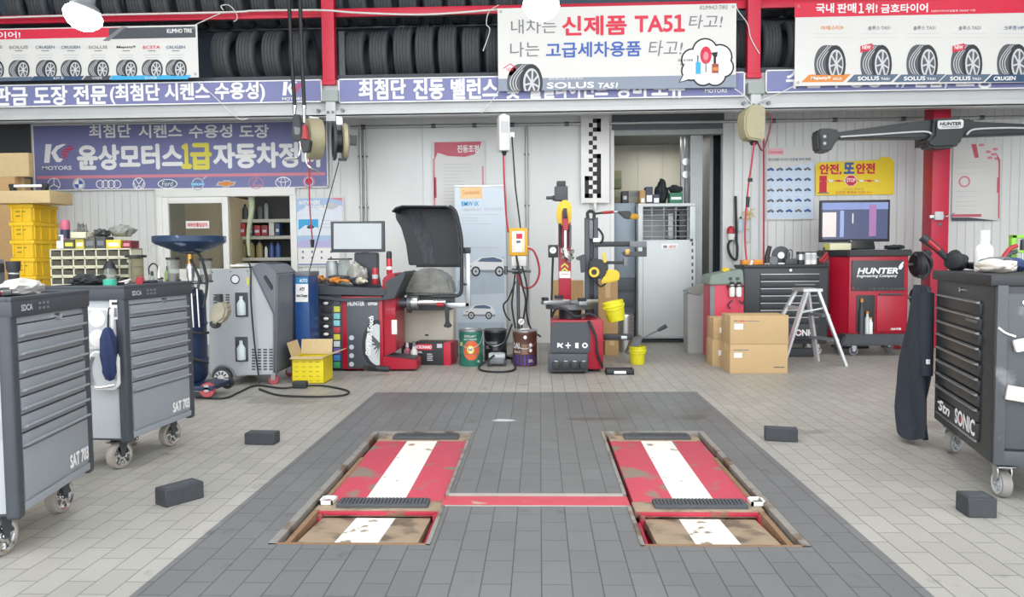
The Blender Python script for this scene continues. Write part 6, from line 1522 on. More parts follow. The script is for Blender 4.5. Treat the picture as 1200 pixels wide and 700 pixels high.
mb = MB(); fp(mb, [(659, 246), (664, 246), (666, 256), (666, 270), (660, 270), (658.5, 256)], CY-.16, .08, HRED, .008); fb(mb, 660, 244, 664.5, 256, CY-.18, .04, BLACKP, .008); mb.cyl(P(662.5, 270, CY-.1), P(662.5, 290, CY-.1), .022, CHROME); mb.cyl(P(656, 262, CY-.06), P(656.5, 290, CY-.06), .015, BLACKP); mb.cyl(P(668, 264, CY-.06), P(668, 290, CY-.06), .015, DSTEEL); wb(mb, 'tool_arm', t, 'red arm with chrome rod')
mb = MB(); fb(mb, 650, 218, 665.5, 235, CY-.08, .18, DARKG, .012); fb(mb, 652.5, 212, 663, 219, CY-.06, .14, BLACKP, .01); mb.cyl(P(640, 232, CY), P(650, 232, CY), .018, DARKG); fb(mb, 647.5, 229, 650.5, 235, CY-.03, .06, BLACKP, .004); wb(mb, 'motor', t, 'dark grey motor')
mb = MB()
for (x, y, r) in ((661, 294, .05), (666, 298, .06), (671, 295, .03), (660, 301, .035), (667, 304, .04), (671, 302, .025)): q = P(x, y, CY-.1); mb.box(q, (r*1.3, r, r*1.2), CHROME, rot=(r*9, r*30, r*50), bev=.008)
mb.tube([P(662, 290, CY-.1), P(664, 300, CY-.13), P(670, 305, CY-.13)], .02, CHROME); wb(mb, 'mount_head', t, 'chrome mounting head')
mb = MB(); fb(mb, 642.5, 287, 654, 302, CY-.02, .1, BLACKP, .008); q = P(648, 293.5, CY-.025); mb.cyl((q.x, CY-.03, q.z), (q.x, CY-.02, q.z), .036, GLOSSW); mb.bar2(q.x-.01, q.z-.01, q.x+.012, q.z+.016, .005, INKK, CY-.032); mb.tube([P(648, 302, CY+.04), P(647, 330, CY+.04), P(646, 372, CY+.03)], .012, CABLE); wb(mb, 'gauge', t, 'black pressure gauge')
# helper tower
HY = Y+.55
mb = MB(); fb(mb, 686, 255, 691, 376, HY, .14, TCG, .006); fb(mb, 696, 255, 701, 376, HY, .14, TCG, .006); fb(mb, 690, 256, 697, 376, HY+.05, .08, DARKG, .004); fb(mb, 690.5, 258, 695, 280, HY-.02, .05, MIDG, .01); wb(mb, 'helper_tower', t, 'dark grey helper tower')
mb = MB(); mb.tube([P(689, 256, HY), P(688.5, 250, HY), P(692, 247.5, HY), P(696, 250, HY), P(696, 256, HY)], .018, BLACKP); mb.tube([P(701, 268, HY), P(706, 275, HY-.03), P(706, 282, HY-.03), P(702, 287, HY)], .012, CABLE); fb(mb, 695, 279, 703, 284, HY-.03, .06, GLOSSW, .01); wb(mb, 'top_eye', t)
mb = MB(); fb(mb, 697, 283, 739, 289.5, HY-.02, .08, BLACKP, .008); fb(mb, 738, 282.6, 758, 290, HY-.04, .1, MIDG, .008); wb(mb, 'upper_arm', t, 'black arm with grey end')
mb = MB(); fb(mb, 754, 286, 758, 301, HY-.03, .08, DARKG, .006); fp(mb, [(730, 295), (758, 294.5), (758, 301), (734, 301), (730, 299)], HY-.05, .08, DARKG, .008); fb(mb, 733, 292, 738, 299, HY-.06, .05, mat('brass', '#b08a4a'), .004); wb(mb, 'folding_arm', t)
mb = MB(); fb(mb, 700, 306, 731, 310, HY-.03, .06, BLACKP, .006); fb(mb, 731, 302.5, 736, 313, HY-.04, .06, MIDG, .006); wb(mb, 'lower_arm', t)
mb = MB(); fp(mb, [(692, 303), (702, 303), (713, 308), (713, 320), (706, 328), (697, 327), (690, 318)], HY-.12, .2, BLACKP, .02); q = P(696, 319, HY-.14); mb.cyl((q.x, HY-.16, q.z), (q.x, HY-.12, q.z), .06, BLACKP); mb.lathe([(.03, -.012), (.055, -.012), (.055, .012), (.03, .012), (.03, -.012)], mat('changer_yellow', '#e3c022'), c=(q.x, HY-.165, q.z), axis='Y'); wb(mb, 'roller_unit', t, 'black roller unit with yellow ring')
mb = MB(); fp(mb, [(711, 316), (725, 317), (727, 325), (724, 330), (704, 333), (706, 326), (711, 322)], HY-.14, .18, mat('changer_yellow', '#e3c022'), .015); fp(mb, [(706, 296), (709, 296), (711, 308), (707, 308)], HY-.14, .04, mat('changer_yellow', '#e3c022'), .006); wb(mb, 'roller_cover', t, 'yellow roller cover')
mb = MB(); fp(mb, [(675, 302), (684, 298), (686, 299), (686, 319), (681, 320), (680, 305), (676, 305)], HY-.05, .1, DARKG, .006); wb(mb, 'side_pan', t)
mb = MB(); mb.tube([P(697, 329, HY-.05), P(704, 336, HY-.05), P(711, 331, HY-.06)], .01, CABLE); fb(mb, 706, 392, 741, 399, Y+.25, .08, BLACKP, .01); fb(mb, 728, 394, 735, 398, Y+.24, .02, STEEL, .003); wb(mb, 'bead_breaker_arm', t, 'black bead breaker arm')
# brush resting on the tower
q = P(724, 249, HY)
t = thing('long_brush', 'black and yellow brush with red handle lying across the changer tower', 'brush', q)
mb = MB(); mb.cyl(P(697, 250.5, HY-.02), P(706, 249.5, HY-.02), .012, BLACKP); mb.cyl(P(706, 249.5, HY-.02), P(719, 248.5, HY-.02), .016, mat('gun_red', '#a8242f')); mb.cyl(P(719, 248.5, HY-.02), P(725, 248.5, HY-.02), .014, STEEL); wb(mb, 'handle', t, 'red handle')
mb = MB(); fp(mb, [(723, 247.5), (738, 247), (741, 252), (738, 257), (732, 256)], HY-.05, .08, BLACKP, .008); wb(mb, 'guard', t); 
mb = MB(); fp(mb, [(739, 250), (748, 251), (750, 254), (748, 257), (738, 256.5)], HY-.06, .09, mat('bristle_amber', '#b88b2c', .8, var=.3, scale=40), .01); wb(mb, 'bristles', t, 'amber bristles')

# ---- boxes behind the changer, buckets, dustpan
carton('cardboard_box', 'upright brown box behind the red column of the tyre changer', 649, 329, 684, None, 9.0, .25, CARD, z=0)
t_, w_, h_, d_ = carton('cardboard_box', 'small brown box on the floor right of the tyre changer', 709, 400, 725, None, 9.0, .3, CARD, z=0)
carton('cardboard_box', 'tall brown box standing on the small box right of the tyre changer', 701, 329, 724, None, 9.0, .28, CARD, z=h_+.001)
def bucket(label, loc, R, h, tilt=0.0, name='yellow_bucket'):
    t = thing(name, label, 'bucket', loc)
    mb = MB(); mb.lathe([(0, .006), (R*.78, 0), (R*.82, .01), (R*.97, h*.72), (R*1.03, h*.74), (R*1.03, h*.8), (R, h*.82), (R*1.02, h), (R*.97, h), (R*.93, h*.75), (R*.76, .02), (0, .02)], LIMEP, n=32); o = mb.build('tub', t)
    mb = MB(); mb.tube([(R*1.03, 0, h*.8), (R*.8, -R*.8, h*.66), (0, -R*1.12, h*.6), (-R*.8, -R*.8, h*.66), (-R*1.03, 0, h*.8)], .005, LIMEP, 6); b = mb.build('handle', t)
    for x in (o, b): x.rotation_euler = (0, tilt, 0)
    return t
g = G(748, 428); bucket('small yellow bucket standing on the floor below the dustpan', (g.x, g.y+.09, 0), .095, .2)
q = P(723, 376, 7.95); bucket('yellow bucket tilted and hung on the right of the tyre changer', q, .11, .21, -.22)
t = thing('dustpan', 'dark metal dustpan with a long handle resting on the yellow floor bucket', 'dustpan', P(742, 405, g.y+.06))
GY = g.y+.05
mb = MB(); fp(mb, [(734, 416), (741, 400), (753, 394), (752, 400), (746, 410), (738, 415)], GY, .2, DSTEEL, .008); wb(mb, 'pan', t)
mb = MB(); mb.cyl(P(750, 398, GY+.1), P(772, 387, GY+.1), .009, DSTEEL); wb(mb, 'shaft', t); mb = MB(); mb.cyl(P(771, 387.5, GY+.1), P(781, 382, GY+.1), .018, BLACKP, .024); wb(mb, 'grip', t, 'black grip')
mb = MB(); q = P(735, 400, 9.2); mb.lathe([(.1, 0)]+[(.105+.006*(k % 2), .012+k*.025) for k in range(18)]+[(.1, .47)], STEEL, n=28); o = mb.build('flexible_duct', loc=(q.x, 9.45, 0)); tag(o, 'short silver flexible duct standing behind the yellow buckets', 'duct')
g2 = G(727, 440); t = thing('black_tray', 'low black tray with a white label on the floor right of the changer', 'tray', (g2.x, g2.y+.1, 0))
mb = MB(); mb.bx((-.14, -.08, 0), (.14, .08, .01), BLACKP)
for lo, hi in (((-.14, -.08, 0), (.14, -.07, .055)), ((-.14, .07, 0), (.14, .08, .055)), ((-.14, -.08, 0), (-.13, .08, .055)), ((.13, -.08, 0), (.14, .08, .055))): mb.bx(lo, hi, BLACKP, .003)
mb.build('tray', t); mb = MB(); mb.rect(-.06, .012, .06, .04, INKW, -.0815); mb.build('label', t)

# ================================================================ DOORWAY: lockers, steel cabinet and what lies on top
Y = 10.55
t = thing('steel_locker', 'blue-grey steel locker just inside the doorway, left of the caged cabinet', 'locker', (P(732, 400, Y).x, Y+.25, 0))
LOCK = mat('locker_steel', '#7f8b96', .4, .25, var=.12, scale=4); LOCKD = mat('locker_dark', '#4a5157', .5, var=.1)
mb = MB(); fb(mb, 717, 238, 744.5, 326, Y, .5, LOCK, .006); wb(mb, 'upper_body', t)
mb = MB(); fb(mb, 717, 326, 744.5, None, Y, .5, LOCKD, .006, z0=.0); wb(mb, 'lower_body', t, 'dark lower half')
mb = MB()
for y in (328, 345, 362): fb(mb, 719, y, 743.5, y+14, Y-.012, .014, LOCKD, .004)
wb(mb, 'door_panels', t)
Y = 10.32
t = thing('caged_cabinet', 'pale steel cabinet with a wire mesh window standing in the doorway', 'cabinet', (P(781, 400, Y).x, Y+.25, 0))
CAB = mat('cabinet_pale_steel', '#c3c9ca', .4, .15, var=.05, scale=4, bump=.03)
mb = MB(); fb(mb, 748, 281, 815, None, Y, .5, CAB, .006, z0=.06); fb(mb, 748, 238, 815, 242.5, Y, .5, CAB, .005); fb(mb, 748, 242, 753.5, 282, Y, .5, CAB, .004); fb(mb, 808.5, 242, 815, 282, Y, .5, CAB, .004); fb(mb, 752, 242, 810, 282, Y+.48, .02, mat('cage_back', '#a9b0b2', .5, var=.08)); wb(mb, 'body', t)
mb = MB(); fb(mb, 750, 398, 813, None, Y+.05, .4, BLACKP, .0, z0=0); wb(mb, 'plinth', t, 'black plinth')
mb = MB(); fb(mb, 753.5, 282, 808.5, 395, Y-.02, .022, CAB, .006); dr = wb(mb, 'door', t)
mb = MB(); fb(mb, 775, 285.5, 794.5, 293, Y-.024, .005, GLOSSW, .001); fe(mb, 779.5, 289.2, 2.2, Y-.0255, INKK, 1.5); fe(mb, 779.5, 289.2, 1.2, Y-.0265, INKLG, .7); ft(mb, '배전', 784, 287.5, 792, 291, Y-.027, INKR); mb.xf(Matrix.Translation(-Vector(t.location))); mb.build('door_label', dr, 'small white label')
mb = MB()
for k in range(6): y = 246+k*6.3; a = P(753, y, Y+.02); b = P(809, y, Y+.02); mb.cyl((a.x, Y+.02, (a.z+b.z)/2), (b.x, Y+.02, (a.z+b.z)/2), .006, STEEL, n=8)
for px in (764, 778, 792, 806): a = P(px, 282, Y+.025); b = P(px, 243, Y+.025); mb.cyl((a.x, Y+.025, a.z), (a.x, Y+.025, b.z), .006, STEEL, n=8)
wb(mb, 'wire_mesh', t, 'wire mesh window')
mb = MB(); fb(mb, 796, 247, 805, 280, Y+.15, .25, DARKG, .01); fb(mb, 783, 250, 789, 280, Y+.2, .2, mat('grey_canister', '#a9adae'), .01); wb(mb, 'contents', t, 'dark equipment behind the mesh')
for px in (811.5,):
    mb = MB()
    for y in range(284, 396, 8): fr_(mb, px-1, y, px+1, y+4, Y-.002, LOCKD)
    fb(mb, 809, 280, 812, 283, Y-.01, .02, BLACKP, .002); wb(mb, 'slotted_strip', t)
zt = P(780, 238, Y).z
def smallbox(name, label, x0, y0, x1, Y, z, m, d=.2, mk=None, cat='box', grp=None):
    a = P(x0, y0, Y); b = P(x1, y0, Y); w = (b.x-a.x)/2; h = a.z-z
    t = thing(name, label, cat, ((a.x+b.x)/2, Y+d/2, z), 0, grp)
    mb = MB(); mb.bx((-w, -d/2, 0), (w, d/2, h), m, .004); mb.build('carton', t)
    mb = MB(); mm, u0, v0, u1, v1 = mk or (INKLG, .2, .3, .8, .6); mb.rect(-w+2*w*u0, h*v0, -w+2*w*u1, h*v1, mm, -d/2-.002); mb.build('label', t)
    return t, h
smallbox('black_box', 'black box at the left end of the row on top of the locker', 729, 224, 736, Y+.32, P(730, 238, 10.55).z+.001, BLACKP)
smallbox('grey_box', 'grey printed box between the black box and tan box above the locker', 736.5, 223.5, 749, Y+.32, P(730, 238, 10.55).z+.001, mat('grey_print_box', '#8b8c82', .5, var=.15), mk=(INKG, .1, .5, .9, .85))
smallbox('tan_box', 'tan box at the left end of the caged cabinet top', 750, 223, 756.5, Y+.1, zt+.001, CARD, mk=(INKW, .2, .1, .8, .4))
smallbox('navy_box', 'dark navy box with white labels on top of the caged cabinet', 757, 219, 765, Y+.1, zt+.001, mat('navy_box', '#3a4253', .5), mk=(INKW, .1, .1, .9, .5))
smallbox('small_navy_box', 'low dark box with white label next to the black heap on the cabinet', 765.5, 228, 773, Y+.1, zt+.001, mat('navy_box', '#3a4253'), mk=(INKW, .1, .1, .9, .6))
bag('black_bag', 'black heap of bag with straps on top of the caged cabinet', 768, 211, 784, 238, Y+.25, zt+.001, mat('black_cloth', '#2d3236', .7, var=.2), .16, 21, 'bag', .3)
smallbox('green_box', 'green printed box at the right end of the caged cabinet top', 785, 226, 800, Y+.1, zt+.001, mat('green_box', '#2f7a5c', .5), mk=(INKW, .1, .35, .9, .6))
bag('black_bag', 'dark lumpy bag on top of the green box', 784, 217, 801, 227, Y+.12, P(790, 226, Y+.1).z+.003, mat('black_cloth', '#2d3236'), .14, 23)
t = thing('paper_stack', 'greenish stacked paper bundles high behind the locker in the store room', 'papers', (P(722, 240, 11.6).x, 11.7, 0))
mb = MB()
for k, (y0, y1, c) in enumerate(((200, 211, '#a5a883'), (211, 221, '#8e9472'), (222, 232, '#b9b89c'), (232, 242, '#9a9a80'))): fb(mb, 712, y0, 728.5, y1, 11.55, .25, mat('bundle_'+c[1:], c, .7, var=.15, stretch=(1, 1, 30)), .004)
wb(mb, 'bundles', t); mb = MB(); fb(mb, 711, 242, 729, None, 11.55, .3, LOCKD, .0, z0=0); wb(mb, 'cabinet', t)
# ================================================================ RIGHT OF THE DOORWAY
Y = 9.25
t = thing('grey_kiosk', 'low grey metal cabinet with slanted top standing right of the doorway', 'cabinet', (P(818, 400, Y).x, Y+.15, 0))
KG = mat('kiosk_grey', '#a6a8a6', .45, .1, var=.06, scale=4)
a = P(806, 415, Y+.0); c = P(819, 415, Y-.05); e = P(831, 412, Y+.2)
mb = MB(); fp(mb, [(806, 344), (819, 346), (831, 336), (831, 413.5), (819, 415.5), (806, 413.5)], Y, .28, KG, .006); wb(mb, 'body', t)
mb = MB(); fp(mb, [(805, 343), (819, 346.5), (832, 335.5), (832, 331), (806, 341)], Y-.01, .3, mat('kiosk_top', '#8f8f8a', .45), .004); wb(mb, 'slanted_top', t)
mb = MB()
for px, py in ((821, 341), (824, 339.5)): q = P(px, py, Y); mb.cyl((q.x, Y+.05, q.z-.01), (q.x, Y+.05, q.z+.03), .015, BLACKP, n=10)
wb(mb, 'switches', t, 'black switches')
# red service machine
Y = 8.45
t = thing('red_service_machine', 'red service machine with grey-green slanted top behind the cardboard boxes', 'machine', (P(852, 400, Y).x, Y+.2, 0))
PINKR = mat('machine_pink_red', '#c83650', .4, var=.06); GG = mat('grey_green_plastic', '#7f8d86', .5, var=.06)
mb = MB(); fb(mb, 833, 332, 872, None, Y, .4, PINKR, .01, z0=.04); wb(mb, 'body', t)
mb = MB(); fb(mb, 832, 335, 838, 395, Y-.006, .02, MIDG, .004); wb(mb, 'side_strip', t, 'grey side strip')
mb = MB(); fp(mb, [(831, 334), (833, 323), (840, 321.5), (869, 315.5), (871, 318), (872, 333)], Y-.03, .46, GG, .01); tp = wb(mb, 'top_cover', t, 'grey-green slanted top')
mb = MB()
for px in (856, 864.5): fb(mb, px-2, 325, px+2, 328.5, Y-.036, .008, DARKG, .002)
mb.xf(Matrix.Translation(-Vector(t.location))); mb.build('switches', tp)
for px in (858, 866):
    mb = MB(); q = P(px, 340, Y-.05); mb.lathe([(0, -.08), (.025, -.075), (.032, -.05), (.032, .03), (.02, .04), (.02, .06), (0, .06)], GLOSSW, c=(q.x, Y-.045, q.z), n=18); mb.cyl((q.x, Y-.045, q.z+.06), (q.x, Y-.045, q.z+.09), .022, BLACKP); mb.bx((q.x-.05, Y-.07, q.z+.03), (q.x+.05, Y, q.z+.05), BLACKP, .004); wb(mb, 'air_filter', t, 'white air filter')
mb = MB(); mb.tube([P(858, 352, Y-.04), P(853, 358, Y-.04), P(856, 362, Y-.03)], .007, CABLE); mb.tube([P(866, 352, Y-.04), P(870, 356, Y-.05), P(872, 352, Y-.03)], .007, CABLE); wb(mb, 'tubes', t)
bag('yellow_cloth', 'small yellow cloth on the red service machine top', 847, 314, 857, 320, Y+.1, P(852, 320.2, Y+.1).z, mat('yellow_cloth', '#e0c63a', .8), .1, 31, 'cloth', .2)
# cartons stacked in front
CARDL = mat('light_cardboard', '#c5a77c', .8, var=.06, scale=12)
def carton2(label, x0, y0, x1, Yf, z, h, d, mk):
    a = P(x0, 400, Yf); b = P(x1, 400, Yf); w = b.x-a.x
    t = thing('cardboard_box', label, 'box', ((a.x+b.x)/2, Yf+d/2, z), 0, 'brown boxes before the red machine')
    mb = MB(); mb.bx((-w/2, -d/2, 0), (w/2, d/2, h), CARDL, .006); mb.build('carton', t)
    mb = MB(); mb.bx((-w/2+.01, -.025, h), (w/2-.01, .025, h+.0015), TAPE); mb.bx((-w/2-.0012, -.025, h*.75), (-w/2, .025, h), TAPE); mb.build('tape', t, 'packing tape')
    mb = MB()
    for (m, u0, v0, u1, v1) in mk: mb.rect(-w/2+w*u0, h*v0, -w/2+w*u1, h*v1, m, -d/2-.002)
    mb.build('label', t, 'white paper label')
    return t
Yf = G(880, 438).y; h = P(890, 404, Yf).z; h2 = P(890, 370, Yf).z-h
carton2('large brown box with white label at the bottom of the front stack', 855.6, 404, 923.5, Yf, 0, h, .37, ((INKW, .07, .55, .21, .72), (INKG, .05, .8, .32, .83), (DARKG, .76, .2, .94, .23)))
carton2('large brown box with white label on top of the front stack', 855.6, 370, 924, Yf, h+.001, h2, .37, ((INKW, .07, .52, .22, .72), (INKG, .06, .8, .13, .84), (INKR, .15, .8, .25, .83), (INKG, .27, .8, .5, .82)))
Yf = 8.12; h = P(838, 398, Yf).z; h2 = P(838, 373, Yf).z-h
carton2('narrow brown box at the bottom of the stack left of the large boxes', 835, 398, 858, Yf, 0, h, .3, ((INKW, .3, .4, .5, .6),))
carton2('narrow brown box on top of the stack left of the large boxes', 836, 373, 860, Yf, h+.001, h2, .3, ((INKW, .3, .3, .45, .55),))
# ---- rear black tool cabinet
BK = mat('cabinet_black', '#33363b', .4, var=.1, scale=6)
def caster(mb_unused, t, x, y, r, wheelm, hub, fork, w=.035, ang=0.0):
    mb = MB(); mb.lathe([(r*.76, -w/2), (r*.97, -w/2+.004), (r, -w/4), (r, w/4), (r*.97, w/2-.004), (r*.76, w/2), (r*.74, 0), (r*.76, -w/2)], wheelm, c=(0, 0, 0), axis='Y', n=30); W_ = mb.build('wheel', t, loc=(x, y, r+.002), rot=(0, 0, ang))
    mb = MB(); mb.lathe([(0, -w/2-.004), (.012, -w/2-.004), (.014, -w/2+.002), (r*.3, -w/2+.003), (r*.32, 0), (r*.32, w/2-.003), (0, w/2+.002)], hub, axis='Y', n=18); mb.lathe([(r*.66, -w/2+.001), (r*.79, -w/2-.002), (r*.79, w/2+.002), (r*.66, w/2-.001), (r*.66, -w/2+.001)], hub, axis='Y', n=30)
    for k in range(6): a = k*PI/3; mb.box((r*.5*math.cos(a), 0, r*.5*math.sin(a)), (r*.55, w*.8, .012), hub, rot=(0, -a, 0), bev=.002)
    mb.build('hub', W_, 'spoked hub')
    mb = MB(); s = w/2+.006
    for sy in (-1, 1): mb.prism([(-.012, -.008), (.012, -.008), (.03, r*.9), (.02, r*1.28), (-.03, r*1.28)], fork, sy*s-.003, sy*s+.003, 'XZ', .001)
    mb.bx((-.035, -s-.003, r*1.24), (.035, s+.003, r*1.32), fork, .003); mb.cyl((0, -s-.008, 0), (0, s+.008, 0), .008, fork, n=10); mb.bx((-.05, -.04, r*1.36), (.05, .04, r*1.42), fork, .002); mb.cyl((0, 0, r*1.3), (0, 0, r*1.4), .022, fork)
    mb.bx((-.075, -.02, r*1.1), (-.03, .02, r*1.13), fork, .003)
    mb.build('fork', W_, loc=(0, 0, 0))
    return r*1.42
Y = 8.92
a = P(872, 404, Y); b = P(971, 310, Y); w = b.x-a.x; z0 = .14; z1 = b.z; d = .45
t = thing('tool_cabinet', 'black drawer tool cabinet against the right wall behind the step ladder', 'tool cabinet', ((a.x+b.x)/2, Y+d/2, 0))
mb = MB(); mb.bx((-w/2, -d/2+.012, z0), (w/2, d/2, z1-.03), BK, .012); mb.build('body', t)
mb = MB(); mb.bx((-w/2-.008, -d/2-.008, z1-.035), (w/2+.008, d/2+.008, z1), BLACKP, .008); mb.build('top', t)
n = 7; dh = .085; zt0 = z1-.1
for k in range(n):
    zz = zt0-(k+1)*dh
    mb = MB(); mb.bx((-w*.31, -d/2-.004, zz+.004), (w*.39, -d/2+.03, zz+dh-.004), BK, .006); D_ = mb.build('drawer', t)
    mb = MB(); mb.bx((-w*.31, -d/2-.014, zz+dh-.016), (w*.39, -d/2-.002, zz+dh-.006), STEEL, .003); mb.build('handle', D_, 'bright steel handle')
mb = MB(); mb.bx((-w*.31, -d/2-.004, z0+.05), (w*.39, -d/2+.03, zt0-n*dh-.004), BK, .006); p_ = mb.build('lower_panel', t)
mb = MB(); mb.text('SONIC', w*.07, z0+.1, w*.35, z0+.175, INKW, -d/2-.006, .035); mb.ell(w*.163, z0+.137, .014, .014, INKR, -d/2-.008, 12); mb.build('lettering', p_, 'white lettering')
mb = MB(); mb.cyl((w*.05, -d/2-.004, z1-.065), (w*.05, -d/2+.02, z1-.065), .014, CHROME, n=14); mb.rect(w*.1, zt0-dh*1.65, w*.34, zt0-dh*1.5, INKG, -d/2-.006); mb.build('lock', t, 'round chrome lock')
for sx, sy in ((-1, -1), (1, -1), (-1, 1), (1, 1)): caster(None, t, sx*(w/2-.1), sy*(d/2-.08), .06, mat('grey_wheel', '#8f9192', .5), STEEL, STEEL)
mb = MB(); q = P(940, 417, Y); mb.box((0, 0, .05), (.3, .14, .09), RUB, bev=.01); o = mb.build('rubber_block', loc=(P(936, 400, Y).x, Y-.02+.0, 0)); tag(o, 'dark rubber block on the floor under the rear black cabinet', 'block')
# things on it
zt = z1+.001
t = thing('orange_case', 'orange tool case on the left end of the rear black cabinet', 'case', (P(881, 309, Y+.1).x, Y+.12, zt))
mb = MB(); mb.box((0, 0, .03), (.24, .14, .06), mat('case_orange', '#d98b2c', .45), bev=.012); mb.build('body', t); mb = MB(); mb.box((-.03, -.09, .02), (.03, .06, .07), GLOSSW, rot=(.3, .3, 0), bev=.006); mb.build('white_nozzle', t, 'white nozzle')
t = thing('angle_grinder', 'black power tool standing upright on the rear black cabinet', 'power tool', (P(901, 309, Y+.15).x, Y+.15, zt))
mb = MB(); mb.tube([(-.02, 0, .02), (-.02, 0, .1), (.01, 0, .22)], lambda u: .036-.012*u, BLACKP, 12); mb.build('body', t); mb = MB(); mb.lathe([(0, -.02), (.05, -.02), (.05, .02), (0, .02)], DSTEEL, c=(.04, -.03, .05), axis='Y', n=20); mb.build('head', t, 'steel head')
t = thing('cutting_disc', 'dark disc standing on edge on the rear black cabinet', 'disc', (P(915, 309, Y+.2).x, Y+.2, zt))
mb = MB(); mb.lathe([(.015, -.006), (.1, -.006), (.11, 0), (.1, .006), (.015, .006), (.015, -.006)], DARKG, c=(0, 0, .11), axis='Y', n=30); mb.lathe([(.015, -.01), (.04, -.01), (.04, .01), (.015, .01)], STEEL, c=(0, 0, .11), axis='Y', n=20); mb.build('disc', t); mb = MB(); mb.box((.0, -.05, .012), (.13, .05, .02), GLOSSW, rot=(0, 0, .3), bev=.005); mb.build('white_tag', t, 'white tag at its foot')
t = thing('lifting_magnet', 'dark block with an upright loop handle on the rear black cabinet', 'tool', (P(926, 309, Y+.15).x, Y+.15, zt))
mb = MB(); mb.box((0, 0, .035), (.14, .1, .07), DARKG, bev=.008); mb.build('block', t); mb = MB(); mb.tube([(-.022, 0, .06), (-.022, 0, .15), (0, 0, .175), (.022, 0, .15), (.022, 0, .06)], .008, DSTEEL); mb.build('loop_handle', t, 'steel loop handle')
for px, m, lab, r in ((938, BLACKP, 'black canister with silver band on the rear black cabinet', 4.6), (946.5, GLOSSW, 'white canister next to the black one on the rear cabinet', 3.5), (953.5, GLOSSW, 'white canister at the right of the row on the rear cabinet', 3.3)):
    t = bottle('canister', lab, px, 295, 309, Y+.15, zt, ((r, 0), (r, .05), (r, .9)), m, (DARKG, r, .9, r*.9, 1), 'canister', parts=((STEEL if m is BLACKP else INKLG, r*1.02, .35, .8, 'band'),))
t = thing('pliers_holder', 'red handled pliers in a dark holder at the right end of the rear cabinet', 'pliers', (P(964, 309, Y+.15).x, Y+.15, zt))
mb = MB(); mb.box((0, .02, .04), (.1, .07, .08), DARKG, bev=.01); mb.build('holder', t)
mb = MB(); mb.tube([(-.05, -.03, .03), (0, -.02, .08), (.05, 0, .14)], .016, mat('gun_red', '#a8242f')); mb.tube([(-.02, -.03, .02), (.03, -.02, .06), (.06, 0, .1)], .014, mat('gun_red', '#a8242f')); mb.build('red_handles', t, 'red handles')
mb = MB(); mb.tube([(-.02, .02, .08), (-.03, .02, .17)], .01, BLACKP, smooth=False); mb.tube([(.02, .02, .08), (.02, .02, .2)], .012, BLACKP, smooth=False); mb.build('dark_handles', t)
# ---- step ladder
def L3(px, py): return G(px, py)
A1f, A2f = Vector((3.27, 8.1, 0)), Vector((3.10, 8.47, 0))
B1f, B2f = Vector((2.56, 8.0, 0)), Vector((2.40, 8.38, 0))
zt_ = .80
A1t, A2t = P(959, 342, 8.12), P(946, 344, 8.42)
A1t.z = A2t.z = zt_
off = Vector((-.13, -.02, 0)); B1t, B2t = A1t+off, A2t+off
t = thing('step_ladder', 'small aluminium step ladder standing before the rear black cabinet', 'ladder', ((A1f+B1f+A2f+B2f)/4))
ALU = mat('aluminium', '#d6d8da', .35, .5, var=.06)
def stile(nm, a, b, w=.058):
    mb = MB(); d = b-a; mid = (a+b)/2
    q = d.to_track_quat('Z', 'X').to_matrix().to_4x4()
    tb = bmesh.new(); bmesh.ops.create_cube(tb, size=1)
    for v in tb.verts: v.co = Vector((v.co.x*.03, v.co.y*w, v.co.z*d.length))
    bmesh.ops.bevel(tb, geom=tb.edges[:], offset=.003, segments=1, affect='EDGES')
    bmesh.ops.transform(tb, matrix=Matrix.Translation(mid) @ q, verts=tb.verts[:]); mb._merge(tb, ALU)
    wb(mb, nm, t)
for a, b in ((A1f, A1t), (A2f, A2t), (B1f, B1t), (B2f, B2t)): stile('leg', a, b)
def slab(nm, p, q_, u, m, th=.03, lab=None):
    mb = MB(); tb = bmesh.new(); lo = [p, q_, q_+u, p+u]
    v0 = [tb.verts.new(v) for v in lo]; v1 = [tb.verts.new(v+Vector((0, 0, th))) for v in lo]
    tb.faces.new(v0[::-1]); tb.faces.new(v1)
    for i in range(4): tb.faces.new((v0[i], v0[(i+1) % 4], v1[(i+1) % 4], v1[i]))
    bmesh.ops.recalc_face_normals(tb, faces=tb.faces[:]); mb._merge(tb, m); wb(mb, nm, t, lab)
for f in (.33, .66): slab('step', A1f.lerp(A1t, f)-Vector((.06, 0, 0)), A2f.lerp(A2t, f)-Vector((.06, 0, 0)), Vector((.1, .03, 0)), MIDG, .025, 'grey ribbed tread')
slab('top_step', B1t-Vector((.04, .02, 0)), B2t+Vector((-.04, .02, 0)), A1t-B1t+Vector((.08, 0, 0)), ALU, .03)
slab('brace', B1f.lerp(B1t, .75), B2f.lerp(B2t, .75), Vector((.02, 0, 0)), ALU, .04)
mb = MB(); mb.tube([B1f.lerp(B1t, .72), A1f.lerp(A1t, .78)], .01, ALU, smooth=False); wb(mb, 'spreader', t)
